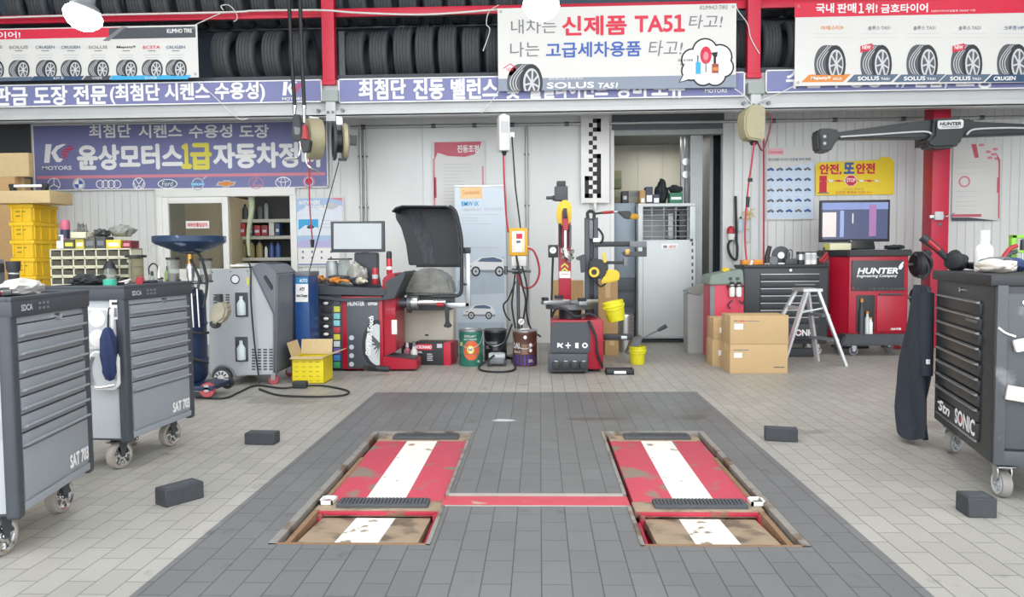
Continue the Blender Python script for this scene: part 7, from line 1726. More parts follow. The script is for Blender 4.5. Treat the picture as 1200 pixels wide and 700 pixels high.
# ---- red alignment console
Y = 8.95
t = thing('alignment_console', 'red wheel alignment console cabinet with black logo panel', 'cabinet', (P(1030, 400, Y).x, Y+.28, 0))
mb = MB(); a = P(994, 390, Y); b = P(1065, 300, Y)
mb.bx((a.x, Y, .2), (b.x, Y+.5, b.z), HRED, .012)
c = P(972, 390, Y+.18); mb.prism([(a.x+.01, Y), (a.x+.01, Y+.5), (c.x, Y+.5), (c.x, Y+.2)], HRED, .2, b.z, 'XY', .008); wb(mb, 'cabinet', t)
mb = MB(); p1 = P(969, 296, Y+.2); mb.prism([(a.x-.02, Y-.03), (b.x+.03, Y-.03), (b.x+.03, Y+.55), (p1.x, Y+.55), (p1.x, Y+.2)], BLACKP, b.z, b.z+.075, 'XY', .012); wb(mb, 'worktop', t, 'black worktop'); ztc = b.z+.076
mb = MB(); fb(mb, 998, 305, 1060, 341, Y-.014, .02, mat('console_panel', '#3a3c42', .4, var=.06), .005); lp = wb(mb, 'logo_panel', t, 'dark logo panel')
mb = MB(); ft(mb, 'HUNTER', 1005, 314, 1052.5, 321, Y-.018, INKW, .045, .18); ft(mb, 'Engineering Company', 1004, 321.6, 1051.5, 326, Y-.018, INKW, .02, .15)
ff(mb, [(1053, 313), (1055, 309.5), (1058, 308.5), (1058.5, 312), (1056.5, 315.5), (1053.5, 316)], Y-.018, INKW); ff(mb, [(1055.5, 308.5), (1059, 306.5), (1059, 309)], Y-.0182, INKW)
mb.xf(Matrix.Translation(-Vector(t.location))); mb.build('lettering', lp, 'white lettering')
mb = MB()
for px in (1000, 1005): fb(mb, px-1.5, 337.5, px+1.5, 340, Y-.019, .006, mat('button_red', '#8a3a40', .4) if px == 1000 else DARKG, .001)
for px in range(1018, 1060, 5): fb(mb, px, 337.5, px+4, 340, Y-.019, .006, DARKG, .001)
mb.xf(Matrix.Translation(-Vector(t.location))); mb.build('buttons', lp)
mb = MB(); fb(mb, 1003, 346, 1025.5, 389, Y-.006, .03, BLACKP, .004); wb(mb, 'open_recess', t, 'dark open recess')
mb = MB(); fb(mb, 1027, 346.5, 1063, 389, Y-.016, .02, HRED, .006); dd = wb(mb, 'door', t)
mb = MB(); fb(mb, 1031, 344, 1058, 346, Y-.03, .03, DARKG, .003); ft(mb, 'HUNTER', 1044, 384.5, 1056, 387, Y-.019, INKW, .03); mb.xf(Matrix.Translation(-Vector(t.location))); mb.build('door_handle', dd, 'dark grip and white mark')
for px, py0, r, m in ((1010, 350, 2.6, DARKG), (1016.5, 365, 2.6, mat('clear_bottle_grey', '#c4c9cc', .3)), (1020.5, 372, 2.2, GLOSSW)):
    q = P(px, py0, Y-.03); z = .24; h = q.z-z; mb = MB(); mb.lathe([(0, 0), (S(r, Y), 0), (S(r, Y), h*.7), (S(r*.5, Y), h*.8), (S(r*.5, Y), h), (0, h)], m, c=(q.x, Y-.03, z), n=16); mb.cyl((q.x, Y-.03, z+h*.9), (q.x, Y-.03, z+h), S(r*.6, Y), INKO, n=12); wb(mb, 'stored_bottle', t)
mb = MB(); a2 = P(987, 406, Y-.12); b2 = P(1073, 391, Y-.12); zb2 = .13
mb.prism([(a2.x+.03, .26), (b2.x-.03, .26), (b2.x+.02, .13), (a2.x-.02, .13)], mat('console_bumper', '#45484d', .5), Y-.12, Y+.1, 'XZ', .015); mb.bx((a2.x+.05, Y+.05, .14), (b2.x-.05, Y+.5, .2), BLACKP, .006); wb(mb, 'bumper', t, 'dark grey bumper step')
for x, y in ((P(1062, 400, Y).x, .0), (P(1000, 400, Y).x, .0), (P(1062, 400, Y).x, .45), (P(1000, 400, Y).x, .45)): caster(None, t, x-t.location.x, Y+y-t.location.y, .055, mat('caster_clear', '#7a7c80', .4), INKG, STEEL)
t0 = t
t = thing('cream_box', 'small cream box on the left of the red console top', 'box', (P(989, 291, Y).x, Y+.2, ztc), .1)
mb = MB(); mb.box((0, 0, .04), (.26, .16, .08), mat('cream_carton', '#d8d3b4', .6, var=.06), bev=.006); mb.build('carton', t); mb = MB(); mb.bx((-.131, -.06, .01), (-.129, .06, .07), INKY); mb.build('end_label', t, 'yellow end label')
t = thing('tablet', 'dark tablet propped up on the red console top below the screen', 'tablet', (P(1018, 291, Y).x, Y+.2, ztc))
mb = MB(); mb.box((0, 0, .06), (.3, .03, .12), BLACKP, rot=(-.5, 0, 0), bev=.008); mb.build('case', t); mb = MB(); mb.box((0, -.018, .065), (.27, .003, .1), mat('dark_screen', '#1d2024', .15), rot=(-.5, 0, 0)); mb.build('screen', t); mb = MB(); mb.box((-.14, -.0, .05), (.012, .03, .13), GLOSSW, rot=(-.3, .35, 0)); mb.build('white_edge', t)
bag('black_strap_pile', 'tangled black straps at the right of the red console top', 1040, 287, 1064, 292, Y+.15, ztc, mat('black_cloth', '#2d3236'), .18, 41, 'straps', .3)
# ---- wall screen
Y2 = 9.62
pn = Pan(961, 234, 1043.5, 284, Y2); q = pn.loc
t = thing('wall_screen', 'wide dark framed screen on a stand behind the red console', 'screen', (q.x, Y2, q.z))
mb = MB(); mb.bx((-pn.w/2, 0, 0), (pn.w/2, .06, pn.h), BLACKP, .01); mb.build('frame', t)
def screen_mat():
    m = bpy.data.materials.new('lit_screen'); m.use_nodes = True; b = m.node_tree.nodes['Principled BSDF']
    b.inputs['Base Color'].default_value = lin('#10131a'); b.inputs['Roughness'].default_value = .12
    b.inputs['Emission Color'].default_value = lin('#7480b4'); b.inputs['Emission Strength'].default_value = .24; return m
SCM = screen_mat()
mb = MB(); mb.rect(-pn.w/2+.03, .035, pn.w/2-.03, pn.h-.03, SCM, -.002); sc_ = mb.build('display', t, 'dim blue display')
mb = MB()
pn.rect(mb, 963.5, 249, 980, 278, mat('lit_panel', '#cfc6c4', .3, emis=('#e8dcd8', .16)), -.004); pn.rect(mb, 984, 247, 989, 278, mat('lit_panel_blue', '#8e9fd0', .3, emis=('#a9b6e0', .1)), -.004)
pn.rect(mb, 1018, 240, 1027, 277, mat('lit_panel_mauve', '#9a6a9c', .3, emis=('#b58ab8', .08)), -.004); pn.rect(mb, 998.5, 250, 1000, 262, INKW, -.005); pn.rect(mb, 963.5, 237, 1041, 246, mat('lit_panel_slate', '#7f8ec0', .3, emis=('#8fa0d0', .07)), -.0035)
mb.build('display_panels', sc_)
mb = MB(); mb.bx((-.04, .06, -.25), (.04, .1, pn.h*.6), BLACKP, .004); mb.bx((-.2, .02, P(1000, 300, 9.3).z-q.z-.2), (.2, .2, P(1000, 300, 9.3).z-q.z-.17), BLACKP, .004); mb.cyl((0, .08, -q.z+.02), (0, .08, -.2), .03, BLACKP); mb.bx((-.2, -.0, -q.z), (.2, .2, -q.z+.03), BLACKP, .006); mb.build('stand', t)
# ---- red column and camera beam
CYc = 9.72
a = P(1088.5, 400, CYc); b = P(1115, 122, CYc)
t = thing('red_column', 'tall red steel column on the right carrying the black camera beam', 'column', ((a.x+b.x)/2, CYc+.12, 0))
mb = MB(); fb(mb, 1088.5, 124, 1115, None, CYc, .24, mat('column_red', '#b81f3d', .4, var=.06), .008, z0=0); wb(mb, 'column', t)
mb = MB(); fb(mb, 1078, 400, 1125, None, CYc-.12, .48, mat('column_red', '#b81f3d'), .004, z0=0) if False else mb.bx((a.x-.12, CYc-.1, 0), (b.x+.12, CYc+.34, .02), mat('column_red', '#b81f3d'), .004); wb(mb, 'base_plate', t)
mb = MB(); fb(mb, 1090, 252, 1107, 256, CYc-.03, .03, STEEL, .004); fb(mb, 1096, 248, 1106, 258, CYc-.05, .05, INKLG, .01); mb.tube([P(1108, 254, CYc-.02), P(1114, 252, CYc-.03), P(1118, 250, CYc+.05)], .008, STEEL); q = P(1101, 263, CYc); mb.lathe([(.012, -.004), (.022, -.004), (.022, .004), (.012, .004)], DSTEEL, c=(q.x, CYc-.004, q.z), axis='Y', n=14); wb(mb, 'latch', t, 'steel latch clamp')
SBM = mat('sensor_black', '#2e3235', .42, var=.08)
SY = 9.3
t = thing('camera_beam', 'long black alignment camera beam mounted across the red column', 'camera beam', P(1102, 162, SY))
def PP(l): return l
mb = MB(); fp(mb, [(972, 156), (1066, 143), (1088, 140.5), (1140, 139), (1140, 142), (1224, 146), (1224, 157), (1142, 160), (1070, 163), (985, 163), (972, 164)], SY-.02, .12, SBM, .02); wb(mb, 'beam', t)
mb = MB(); fp(mb, [(958, 155), (961, 150.5), (972, 150), (984, 152), (983, 163), (978, 170), (974, 177.5), (965, 178), (959.5, 176)], SY-.09, .22, SBM, .02); e1 = wb(mb, 'end_camera', t)
mb = MB(); fp(mb, [(961, 157), (971.5, 155.5), (970, 172), (963, 173)], SY-.098, .02, BLACKP, .004)
for y in (160, 168): fe(mb, 966.5, y, 2.6, SY-.1, mat('camera_glass', '#51685c', .15), n=14); fe(mb, 966.5, y, 1.2, SY-.101, INKLG, n=10)
mb.xf(Matrix.Translation(-Vector(t.location))); mb.build('camera_window', e1, 'dark window with two lenses')
mb = MB(); fp(mb, [(1238, 148), (1250, 150), (1251, 172), (1240, 176), (1230, 166), (1222, 158), (1222, 147)], SY-.09, .22, SBM, .02); wb(mb, 'end_camera', t)
mb = MB(); fp(mb, [(1096, 138.5), (1129, 137.5), (1132, 141), (1131, 156), (1126, 169), (1119, 173), (1094, 174), (1087, 171), (1086, 165), (1094, 158), (1095, 141)], SY-.1, .24, SBM, .03); ctr = wb(mb, 'centre_housing', t)
mb = MB(); fp(mb, [(1100, 141.5), (1128, 140), (1129.5, 142), (1129, 149), (1127, 150.5), (1101, 151.5), (1099, 149.5), (1099, 143)], SY-.108, .015, mat('logo_plate', '#cfd2d2', .35), .003); ft(mb, 'HUNTER', 1101.5, 143, 1126.5, 147.2, SY-.111, INKK, .045, .15); fr_(mb, 1104, 148.4, 1124, 149.3, SY-.111, INKG); mb.xf(Matrix.Translation(-Vector(t.location))); mb.build('logo_plate', ctr, 'light plate reading HUNTER')
mb = MB(); mb.tube([P(985, 160.5, SY-.03), P(1030, 157.5, SY-.035), P(1075, 154.5, SY-.035), P(1088, 155, SY-.05), P(1092, 158, SY-.06)], .012, mat('sensor_trim', '#bcc2c2', .3), 8); mb.tube([P(1133, 158, SY-.06), P(1138, 153, SY-.05), P(1150, 151, SY-.035), P(1185, 150, SY-.035), P(1222, 151, SY-.03)], .012, mat('sensor_trim', '#bcc2c2'), 8); wb(mb, 'trim_line', t, 'pale trim line')
mb = MB(); q = P(1102, 156, SY); mb.bx((q.x-.1, SY+.1, q.z-.12), (q.x+.1, CYc+.0, q.z+.12), SBM, .006); wb(mb, 'mount', t)
# black wheel clamps hanging beside the console
for (y0, y1, lab, sd) in ((291, 329, 'black wheel clamp hanging at the right side of the red console, upper', 1), (333, 364, 'black wheel clamp hanging at the right side of the red console, lower', 2)):
    q = P(1075, (y0+y1)/2, 9.1); t = thing('wheel_clamp', lab, 'wheel clamp', q); h = S(y1-y0, 9.1)/2
    mb = MB(); mb.lathe([(0, -.05), (h*.6, -.05), (h*.78, -.02), (h*.78, .03), (h*.5, .05), (0, .05)], BLACKP, axis='X', n=24); mb.box((.05, -.03, 0), (.08, .12, h*1.7), BLACKP, rot=(0, .3, 0), bev=.02); mb.build('target_head', t)
    mb = MB(); mb.tube([(.02, -.06, h*.8), (.1, -.1, h*.3), (.12, -.06, -h*.3), (.04, -.05, -h*.9)], .022, BLACKP, 10); mb.tube([(-.05, -.04, h*.6), (.06, -.12, 0), (.1, -.02, -h*.7)], .016, DARKG, 8); mb.build('clamp_arms', t); mb = MB(); mb.cyl((-.16, 0, 0), (.0, 0, 0), .02, DSTEEL); mb.build('hanger', t)
mb = MB(); q = P(1080, 395, 9.0); fb(mb, 1064, 388, 1074, 408, 9.3, .2, HRED, .01); fb(mb, 1040, 402, 1062, 412, 9.6, .2, mat('gun_red', '#a8242f'), .02)
one(mb, 'red_jack', P(1060, 410, 9.3), 'red jack parts on the floor behind the console wheels', 'jack')
# alarm horn, extinguisher bottle, ribbon and lead on the jamb
JY = WALL-.09
t = thing('siren_lamp', 'red and white siren lamp with black lead on the door jamb', 'siren', P(856.5, 290, JY))
mb = MB(); q = P(856.5, 270, JY); mb.lathe([(0, .06), (.03, .05), (.05, .02), (.055, -.04), (.0, -.04)], mat('siren_red', '#b02a34', .3), c=(q.x, JY, q.z), n=20); wb(mb, 'red_dome', t, 'red dome'); mb = MB(); q = P(857, 277, JY); mb.lathe([(0, -.05), (.035, -.05), (.05, 0), (.05, .03), (0, .03)], GLOSSW, c=(q.x, JY, q.z), n=20); wb(mb, 'white_base', t)
mb = MB(); mb.tube([P(858, 281, JY), P(854, 285, JY), P(853.5, 292, JY), P(857, 301, JY), P(863, 304, JY), P(864, 290, JY+.02), P(863, 279, JY+.03), P(862, 230, JY+.05)], .018, CABLE); wb(mb, 'lead', t, 'thick black lead')
bottle('hanging_bottle', 'pale blue plastic bottle hung on the door jamb', 868, 254, None, WALL-.1, P(868, 271, WALL-.1).z, ((3, 0), (3.2, .08), (3.2, .65), (1.5, .8), (1.2, .85)), mat('pale_blue_plastic', '#b5cad2', .35), (BLACKP, 1.4, .85, 1.0, 1))
q = P(877, 252, WALL-.06); t = thing('cable_ties', 'bunch of yellow cable ties with a tag hung on the right wall', 'cable ties', q)
mb = MB()
for k in range(8): a = 2*PI*k/8+.2; r = .06+.07*((k*3) % 4)/3; mb.tube([(0, 0, 0), (r*.6*math.cos(a), -.01, r*.6*math.sin(a)*.8+.02), (r*1.2*math.cos(a), 0, r*math.sin(a)*.7)], .005, mat('tie_yellow', '#c7a83c', .5), 5)
mb.build('ties', t, 'yellow ties'); mb = MB()
for x0, z0, x1, z1 in ((-.03, -.38, -.022, -.04), (.022, -.38, .03, -.04), (-.03, -.38, .03, -.372), (-.03, -.2, .03, -.19), (-.03, -.05, .03, -.04)): mb.bx((x0, .01, z0), (x1, .02, z1), mat('tie_yellow', '#c7a83c')) if z1-z0 < .02 else mb.bx((x0, .01, z0), (x1, .02, z1), INKLG)
mb.build('tag_frame', t)
# ================================================================ GREY TOOL CARTS ON THE LEFT
CG = mat('cart_grey', '#969da4', .42, .1, var=.06, scale=5); CGL = mat('cart_side_grey', '#b3b8bc', .42, .1, var=.05, scale=3, wear=('#9a9fa3', 5, .6, .72)); CPOST = mat('cart_post', '#41464d', .5, var=.1); CHAN = mat('cart_handle', '#a9aeb3', .35, .3, var=.05)
TYREW = mat('cart_tyre', '#a29a92', .7, var=.25, scale=20)
def cart(name, label, loc, rz, w=.72, d=.46, z0=.19, z1=1.06, name_text=True):
    t = thing(name, label, 'tool cart', loc, rz)
    mb = MB(); mb.bx((-w/2+.02, -d/2+.015, z0), (w/2-.02, d/2-.015, z1-.06), CGL, .006); mb.build('body', t, 'light grey side panels')
    mb = MB(); mb.bx((-w/2+.035, -d/2+.004, z0+.01), (w/2-.035, -d/2+.03, z1-.06), CG, .003); mb.bx((-w/2+.03, -d/2-.003, z0), (w/2-.03, -d/2+.03, z0+.035), CG, .004); mb.build('front_frame', t)
    for sx in (-1, 1):
        for sy in (-1, 1):
            mb = MB(); mb.box((sx*(w/2-.022), sy*(d/2-.022), (z0-.02+z1-.01)/2), (.055, .055, z1-z0+.01), CPOST, bev=.018, seg=3); mb.build('corner_post', t, 'dark rubber corner post')
    mb = MB(); mb.bx((-w/2-.008, -d/2-.012, z1-.085), (w/2+.008, d/2+.012, z1-.012), CPOST, .014)
    for lo, hi in (((-w/2-.008, -d/2-.012, z1-.02), (w/2+.008, -d/2+.015, z1)), ((-w/2-.008, d/2-.015, z1-.02), (w/2+.008, d/2+.012, z1)), ((-w/2-.008, -d/2, z1-.02), (-w/2+.02, d/2, z1)), ((w/2-.02, -d/2, z1-.02), (w/2+.008, d/2, z1))): mb.bx(lo, hi, CPOST, .006)
    top = mb.build('top_tray', t, 'dark top tray')
    mb = MB(); mb.text('BETA' if False else 'HAZET' if False else 'SDCA', -w/2+.06, z1-.06, -w/2+.15, z1-.035, INKLG, -d/2-.014, .03)
    for r in range(2):
        for c in range(3): mb.text('대한본', 0, 0, 0, 0, INKLG, -d/2-.014) if False else mb.rect(-w/2+.2+c*.035, z1-.062+r*.02, -w/2+.222+c*.035, z1-.051+r*.02, INKG, -d/2-.014)
    mb.build('lettering', top, 'pale lettering')
    mb = MB(); mb.cyl((.03, -d/2-.02, z1-.105), (.03, -d/2+.01, z1-.105), .014, CHROME, n=14); mb.build('lock', t, 'round chrome lock')
    n = 7; dh = .0735; zt0 = z1-.098
    for k in range(n):
        zz = zt0-(k+1)*dh
        mb = MB(); mb.bx((-w/2+.055, -d/2-.004, zz+.003), (w/2-.055, -d/2+.02, zz+dh-.018), CG, .003); mb.bx((-w/2+.055, -d/2+.003, zz+dh-.02), (w/2-.055, -d/2+.01, zz+dh-.012), BLACKP); D_ = mb.build('drawer', t)
        mb = MB(); mb.prism([(-d/2-.004, zz+.004), (-d/2-.022, zz+.01), (-d/2-.024, zz+.017), (-d/2-.018, zz+.02), (-d/2-.002, zz+.014)], CHAN, -w/2+.055, w/2-.055, 'YZ', .002); mb.build('handle', D_, 'pale full-width handle')
    zz = zt0-n*dh
    mb = MB(); mb.bx((-w/2+.055, -d/2-.004, z0+.045), (w/2-.055, -d/2+.02, zz-.006), CG, .003); p_ = mb.build('lower_panel', t)
    mb = MB(); mb.text('SAT 703', w/2-.255, z0+.062, w/2-.065, z0+.122, INKW, -d/2-.006, .04); mb.build('lettering', p_, 'white lettering SAT 703')
    mb = MB(); mb.bx((-w/2+.03, -d/2+.03, z0-.012), (w/2-.03, d/2-.03, z0), CPOST); mb.build('chassis', t)
    for sx, sy in ((-1, -1), (1, -1), (-1, 1), (1, 1)): caster(None, t, sx*(w/2-.09), sy*(d/2-.1)+.02, .077, TYREW, CHROME, DARKG, .05, -.22 if sy < 0 else .3)
    mb = MB()
    mb.cyl((w/2+.008, -d/2+.06, z1-.1), (w/2+.03, -d/2+.06, z1-.1), .028, BLACKP, n=16); mb.build('side_knob', t, 'black knob')
    return t
def face_place(p_left, p_right, w, d):
    """location and turn of a cart whose front runs from p_left to p_right on the floor"""
    v = (p_right-p_left); a = math.atan2(v.y, v.x); mid = (p_left+p_right)/2
    n = Vector((-math.sin(a), math.cos(a), 0))
    return mid+n*d/2, a
l1, a1 = face_place(Vector((-2.075, 2.86, 0)), Vector((-2.19, 3.55, 0)), .72, .46)
c1 = cart('tool_cart', 'grey drawer tool cart nearest the camera at the left edge', l1, a1, .70)
l2, a2 = face_place(Vector((-2.315, 4.10, 0)), Vector((-2.265, 4.78, 0)), .72, .46)
c2 = cart('tool_cart', 'grey drawer tool cart with umbrella on its side, second from the camera', l2, a2, .70)
# local-to-world for things on the carts
def on(c, a, x, y, z): return Vector(c)+Vector((math.cos(a)*x-math.sin(a)*y, math.sin(a)*x+math.cos(a)*y, z))
# umbrella and magnetic trays on the near end of the second cart (its local -x end)
e2 = lambda x, y, z: on(l2, a2, x, y, z)
u = e2(-.40, -.165, .9); UMB = mat('umbrella_navy', '#28365f', .75, var=.2, scale=20, bump=.2)
t = thing('folded_umbrella', 'folded navy umbrella hanging on the end of the second grey cart', 'umbrella', u, a2)
mb = MB(); mb.lathe([(0, -.37), (.018, -.36), (.034, -.32), (.04, -.22), (.033, -.13), (.02, -.085), (.01, -.07), (0, -.07)], UMB, n=28)
for v in mb.bm.verts: an = math.atan2(v.co.y, v.co.x); v.co.x *= 1+.3*math.sin(4*an+v.co.z*14); v.co.y *= 1+.3*math.sin(4*an+v.co.z*14)
mb.build('canopy', t, 'navy rolled canopy'); mb = MB(); mb.cyl((0, 0, -.1), (.01, 0, .0), .006, BLACKP); mb.tube([(.01, 0, 0), (.015, 0, .03), (.03, 0, .035)], .004, BLACKP); mb.build('strap', t)
mb = MB(); p0 = e2(-.352, -.185, .93); mb.box((0, 0, 0), (.006, .07, .12), GLOSSW, bev=.001); mb.box((-.004, 0, .03), (.004, .04, .015), BLACKP); mb.box((-.004, 0, -.02), (.004, .015, .05), INKG); o = mb.build('hook_plate', loc=p0, rot=(0, 0, a2)); tag(o, 'small white hook plate on the end of the second grey cart', 'hook')
for (y, z, hz, lab) in ((-.085, .82, .23, 'upper white two-cup tray stuck on the second cart end'), (-.11, .585, .22, 'lower white tray stuck on the second cart end behind the umbrella')):
    p = e2(-.335, y, z); t = thing('magnetic_tray', lab, 'tray', p, a2)
    mb = MB()
    pts = [(y_, z_) for y_, z_ in ((-.09, -hz/2+.03), (-.06, -hz/2), (.06, -hz/2), (.09, -hz/2+.03), (.09, hz/2-.03), (.06, hz/2), (-.06, hz/2), (-.09, hz/2-.03))]
    mb.prism(pts, GLOSSW, -.035, 0, 'YZ', .006); mb.build('tray', t)
    mb = MB(); mb.prism([(a*.86, b*.9) for a, b in pts], mat('tray_inner', '#b9bcbf', .3, .3), -.037, -.034, 'YZ'); mb.build('liner', t, 'grey tray liner')
    if hz > .225:
        mb = MB()
        for zz in (-.055, .055): mb.lathe([(.045, -.042), (.05, -.04), (.05, -.034), (.045, -.034)], GLOSSW, c=(0, 0, zz), axis='X', n=24)
        mb.build('cup_rims', t)
    else:
        mb = MB(); mb.tube([(-.04, -.07, -hz/2+.03), (-.045, .05, -hz/2+.02), (-.045, .08, 0), (-.045, .06, hz/2-.03)], .008, CHROME); mb.build('chrome_rim', t)
# clutter on the carts
e1 = lambda x, y, z: on(l1, a1, x, y, z)
ZT = 1.05
def slim(name, label, cat, loc, rz, parts):
    t = thing(name, label, cat, loc, rz)
    for nm, f, lab in parts:
        mb = MB(); f(mb); mb.build(nm, t, lab)
    return t
bag('rag', 'crumpled white cloth on the near end of the front grey cart', -20, 329, 22, 340, 3.1, ZT+.002, mat('white_rag', '#cfcdc8', .85, var=.15, scale=12, bump=.3), .25, 51, 'rag', .25)
slim('torch', 'black torch standing on the far end of the front grey cart', 'torch', e1(.12, -.02, ZT), a1, (('body', lambda m: m.lathe([(0, 0), (.022, 0), (.022, .1), (.028, .115), (.03, .15), (0, .15)], BLACKP, n=20), None), ('rings', lambda m: [m.lathe([(.0225, z), (.0245, z+.004), (.0225, z+.008)], STEEL, n=20) for z in (.03, .06, .09)], 'steel rings')))
slim('drill_battery', 'grey box tool behind the torch on the front grey cart', 'tool', e1(.14, .07, ZT), a1, (('body', lambda m: m.box((0, 0, .08), (.06, .06, .16), MIDG, bev=.008), None), ('pad', lambda m: m.box((0, -.031, .12), (.04, .004, .04), BLACKP), None)))
slim('ratchet', 'long dark ratchet lying along the front grey cart top', 'ratchet', e1(0, -.08, ZT), a1, (('handle', lambda m: m.tube([(-.16, 0, .02), (0, 0, .025), (.14, .02, .03)], .018, DARKG), None), ('head', lambda m: m.lathe([(0, 0), (.03, 0), (.03, .03), (0, .035)], STEEL, c=(.16, .02, .01), n=18), 'steel head')))
slim('red_pliers', 'red handled pliers near the left edge on the front grey cart', 'pliers', e1(-.22, -.12, ZT), a1, (('handles', lambda m: [m.tube([(-.1, s*.03, .015), (-.02, s*.015, .02), (.02, 0, .02)], .01, mat('gun_red', '#a8242f')) for s in (-1, 1)], 'red handles'), ('jaws', lambda m: m.box((.05, 0, .02), (.07, .03, .02), STEEL, bev=.005), None)))
slim('socket_tray', 'black socket tray lying in the middle of the front grey cart', 'tray', e1(.0, .05, ZT), a1+.2, (('tray', lambda m: m.box((0, 0, .015), (.26, .14, .03), BLACKP, bev=.006), None), ('sockets', lambda m: [m.cyl((-.1+.04*k, -.03+.05*(k % 2), .03), (-.1+.04*k, -.03+.05*(k % 2), .06), .014, CHROME, n=12) for k in range(6)], 'chrome sockets')))
bag('black_cloth', 'black cloth heap on the near end of the second grey cart', 72, 322, 100, 338, 4.25, ZT-.005, mat('black_cloth', '#2d3236'), .3, 55, 'cloth', .3)
slim('tape_roll', 'turquoise roll of tape on the second grey cart', 'tape', e2(-.2, -.05, ZT), a2, (('roll', lambda m: m.lathe([(.02, 0), (.035, 0), (.035, .04), (.02, .04), (.02, 0)], mat('turquoise', '#3fb59b', .5), n=24), None), ('core', lambda m: m.lathe([(.017, .002), (.0205, .002), (.0205, .038), (.017, .038)], CARD, n=20), None)))
slim('wrench_bundle', 'red and black air ratchet lying across the second grey cart', 'ratchet', e2(.02, -.1, ZT), a2+.5, (('body', lambda m: m.tube([(-.12, 0, .025), (0, 0, .03), (.08, .01, .03)], .022, mat('gun_red', '#a8242f')), 'red grip'), ('nose', lambda m: m.cyl((.08, .01, .03), (.16, .02, .028), .018, BLACKP), None)))
slim('white_lead', 'thin white lead coiled on the second grey cart', 'cable', e2(.0, .0, ZT), a2, (('lead', lambda m: m.tube([(-.12, -.06, .008), (-.05, .02, .008), (.04, -.02, .03), (.1, .05, .008), (.02, .09, .008), (-.06, .05, .02)], .006, GLOSSW), None), ('plug', lambda m: m.box((-.13, -.07, .012), (.04, .025, .02), BLACKP, bev=.004), 'black plug')))
slim('pliers', 'grey handled pliers at the far end of the second grey cart', 'pliers', e2(.2, -.08, ZT), a2, (('handles', lambda m: [m.tube([(-.09, s*.025, .012), (-.02, s*.012, .016), (.02, 0, .016)], .009, DARKG) for s in (-1, 1)], None), ('jaws', lambda m: m.box((.045, 0, .016), (.06, .025, .016), STEEL, bev=.004), None)))

# ================================================================ BLACK TOOL CART AT THE RIGHT
w, d, z0, z1 = 1.05, .5, .185, 1.095
l3, a3 = face_place(Vector((2.405, 4.66, 0)), Vector((2.15, 3.64, 0)), w, d)
t = thing('black_tool_cart', 'large black drawer tool cart in the right foreground with a dark jacket on it', 'tool cart', l3, a3)
BK2 = mat('cart_black', '#2d2f33', .38, var=.1, scale=6, wear=('#4b4e52', 8, .64, .72)); BKG = mat('cart_black_side', '#4b4f54', .4, var=.1, scale=5, wear=('#77797b', 6, .62, .7))
mb = MB(); mb.bx((-w/2, -d/2+.01, z0), (w/2, d/2, z1-.05), BK2, .012); mb.build('body', t)
mb = MB(); mb.bx((-w/2-.012, -d/2-.014, z1-.055), (w/2+.012, d/2+.012, z1), BLACKP, .01); mb.build('top', t)
mb = MB(); mb.bx((w/2+.0, -d/2+.05, z0+.08), (w/2+.006, d/2-.03, z1-.09), BKG, .003)
mb.bx((w/2, -d/2+.015, z0), (w/2+.02, -d/2+.06, z1-.05), BKG, .004); mb.bx((w/2, -d/2+.03, z0), (w/2+.018, d/2, z0+.07), BKG, .004)
mb.cyl((w/2+.006, -d/2+.13, z1-.13), (w/2+.014, -d/2+.13, z1-.13), .012, CHROME, n=10); mb.build('end_panel', t, 'scuffed grey end panel')
n = 8; dh = .0775; zt0 = z1-.13
for k in range(n):
    zz = zt0-(k+1)*dh
    mb = MB(); mb.bx((-w*.4, -d/2-.004, zz+.003), (w*.33, -d/2+.02, zz+dh-.018), BK2, .003); D_ = mb.build('drawer', t)
    mb = MB(); mb.prism([(-d/2-.003, zz+dh-.022), (-d/2-.02, zz+dh-.018), (-d/2-.021, zz+dh-.012), (-d/2-.002, zz+dh-.008)], STEEL, -w*.4, w*.33, 'YZ', .001); mb.build('handle', D_, 'bright steel handle strip')
zz = zt0-n*dh
mb = MB(); mb.bx((-w*.4, -d/2-.004, z0+.065), (w*.33, -d/2+.02, zz-.004), BK2, .003); mb.bx((-w*.4, -d/2-.01, z0+.06), (w*.33, -d/2+.0, z0+.07), STEEL, .002); p_ = mb.build('lower_panel', t)
mb = MB(); mb.text('SONIC', -w*.02, z0+.085, w*.31, z0+.165, INKW, -d/2-.006, .035); mb.ell(w*.09, z0+.125, .016, .016, INKR, -d/2-.008, 12); mb.text('Stn', -w*.34, z0+.09, -w*.12, z0+.15, INKW, -d/2-.006, .04, .25); mb.bar2(-w*.36, z0+.13, -w*.26, z0+.145, .012, INKW, -d/2-.0065); mb.build('lettering', p_, 'white lettering reading SONIC')
mb = MB(); mb.rect(w*.12, zt0-dh*1.55, w*.31, zt0-dh*1.38, INKG, -d/2-.006); mb.cyl((0, -d/2-.004, z1-.095), (0, -d/2+.012, z1-.095), .014, CHROME, n=14); mb.build('lock', t, 'round chrome lock')
for sx, sy in ((-1, -1), (1, -1), (-1, 1), (1, 1)): caster(None, t, sx*(w/2-.1), sy*(d/2-.09), .066, mat('pale_tyre', '#8f8b86', .6, var=.2), INKLG, STEEL, .05, -.75 if sx < 0 else .12)
e3 = lambda x, y, z: on(l3, a3, x, y, z)
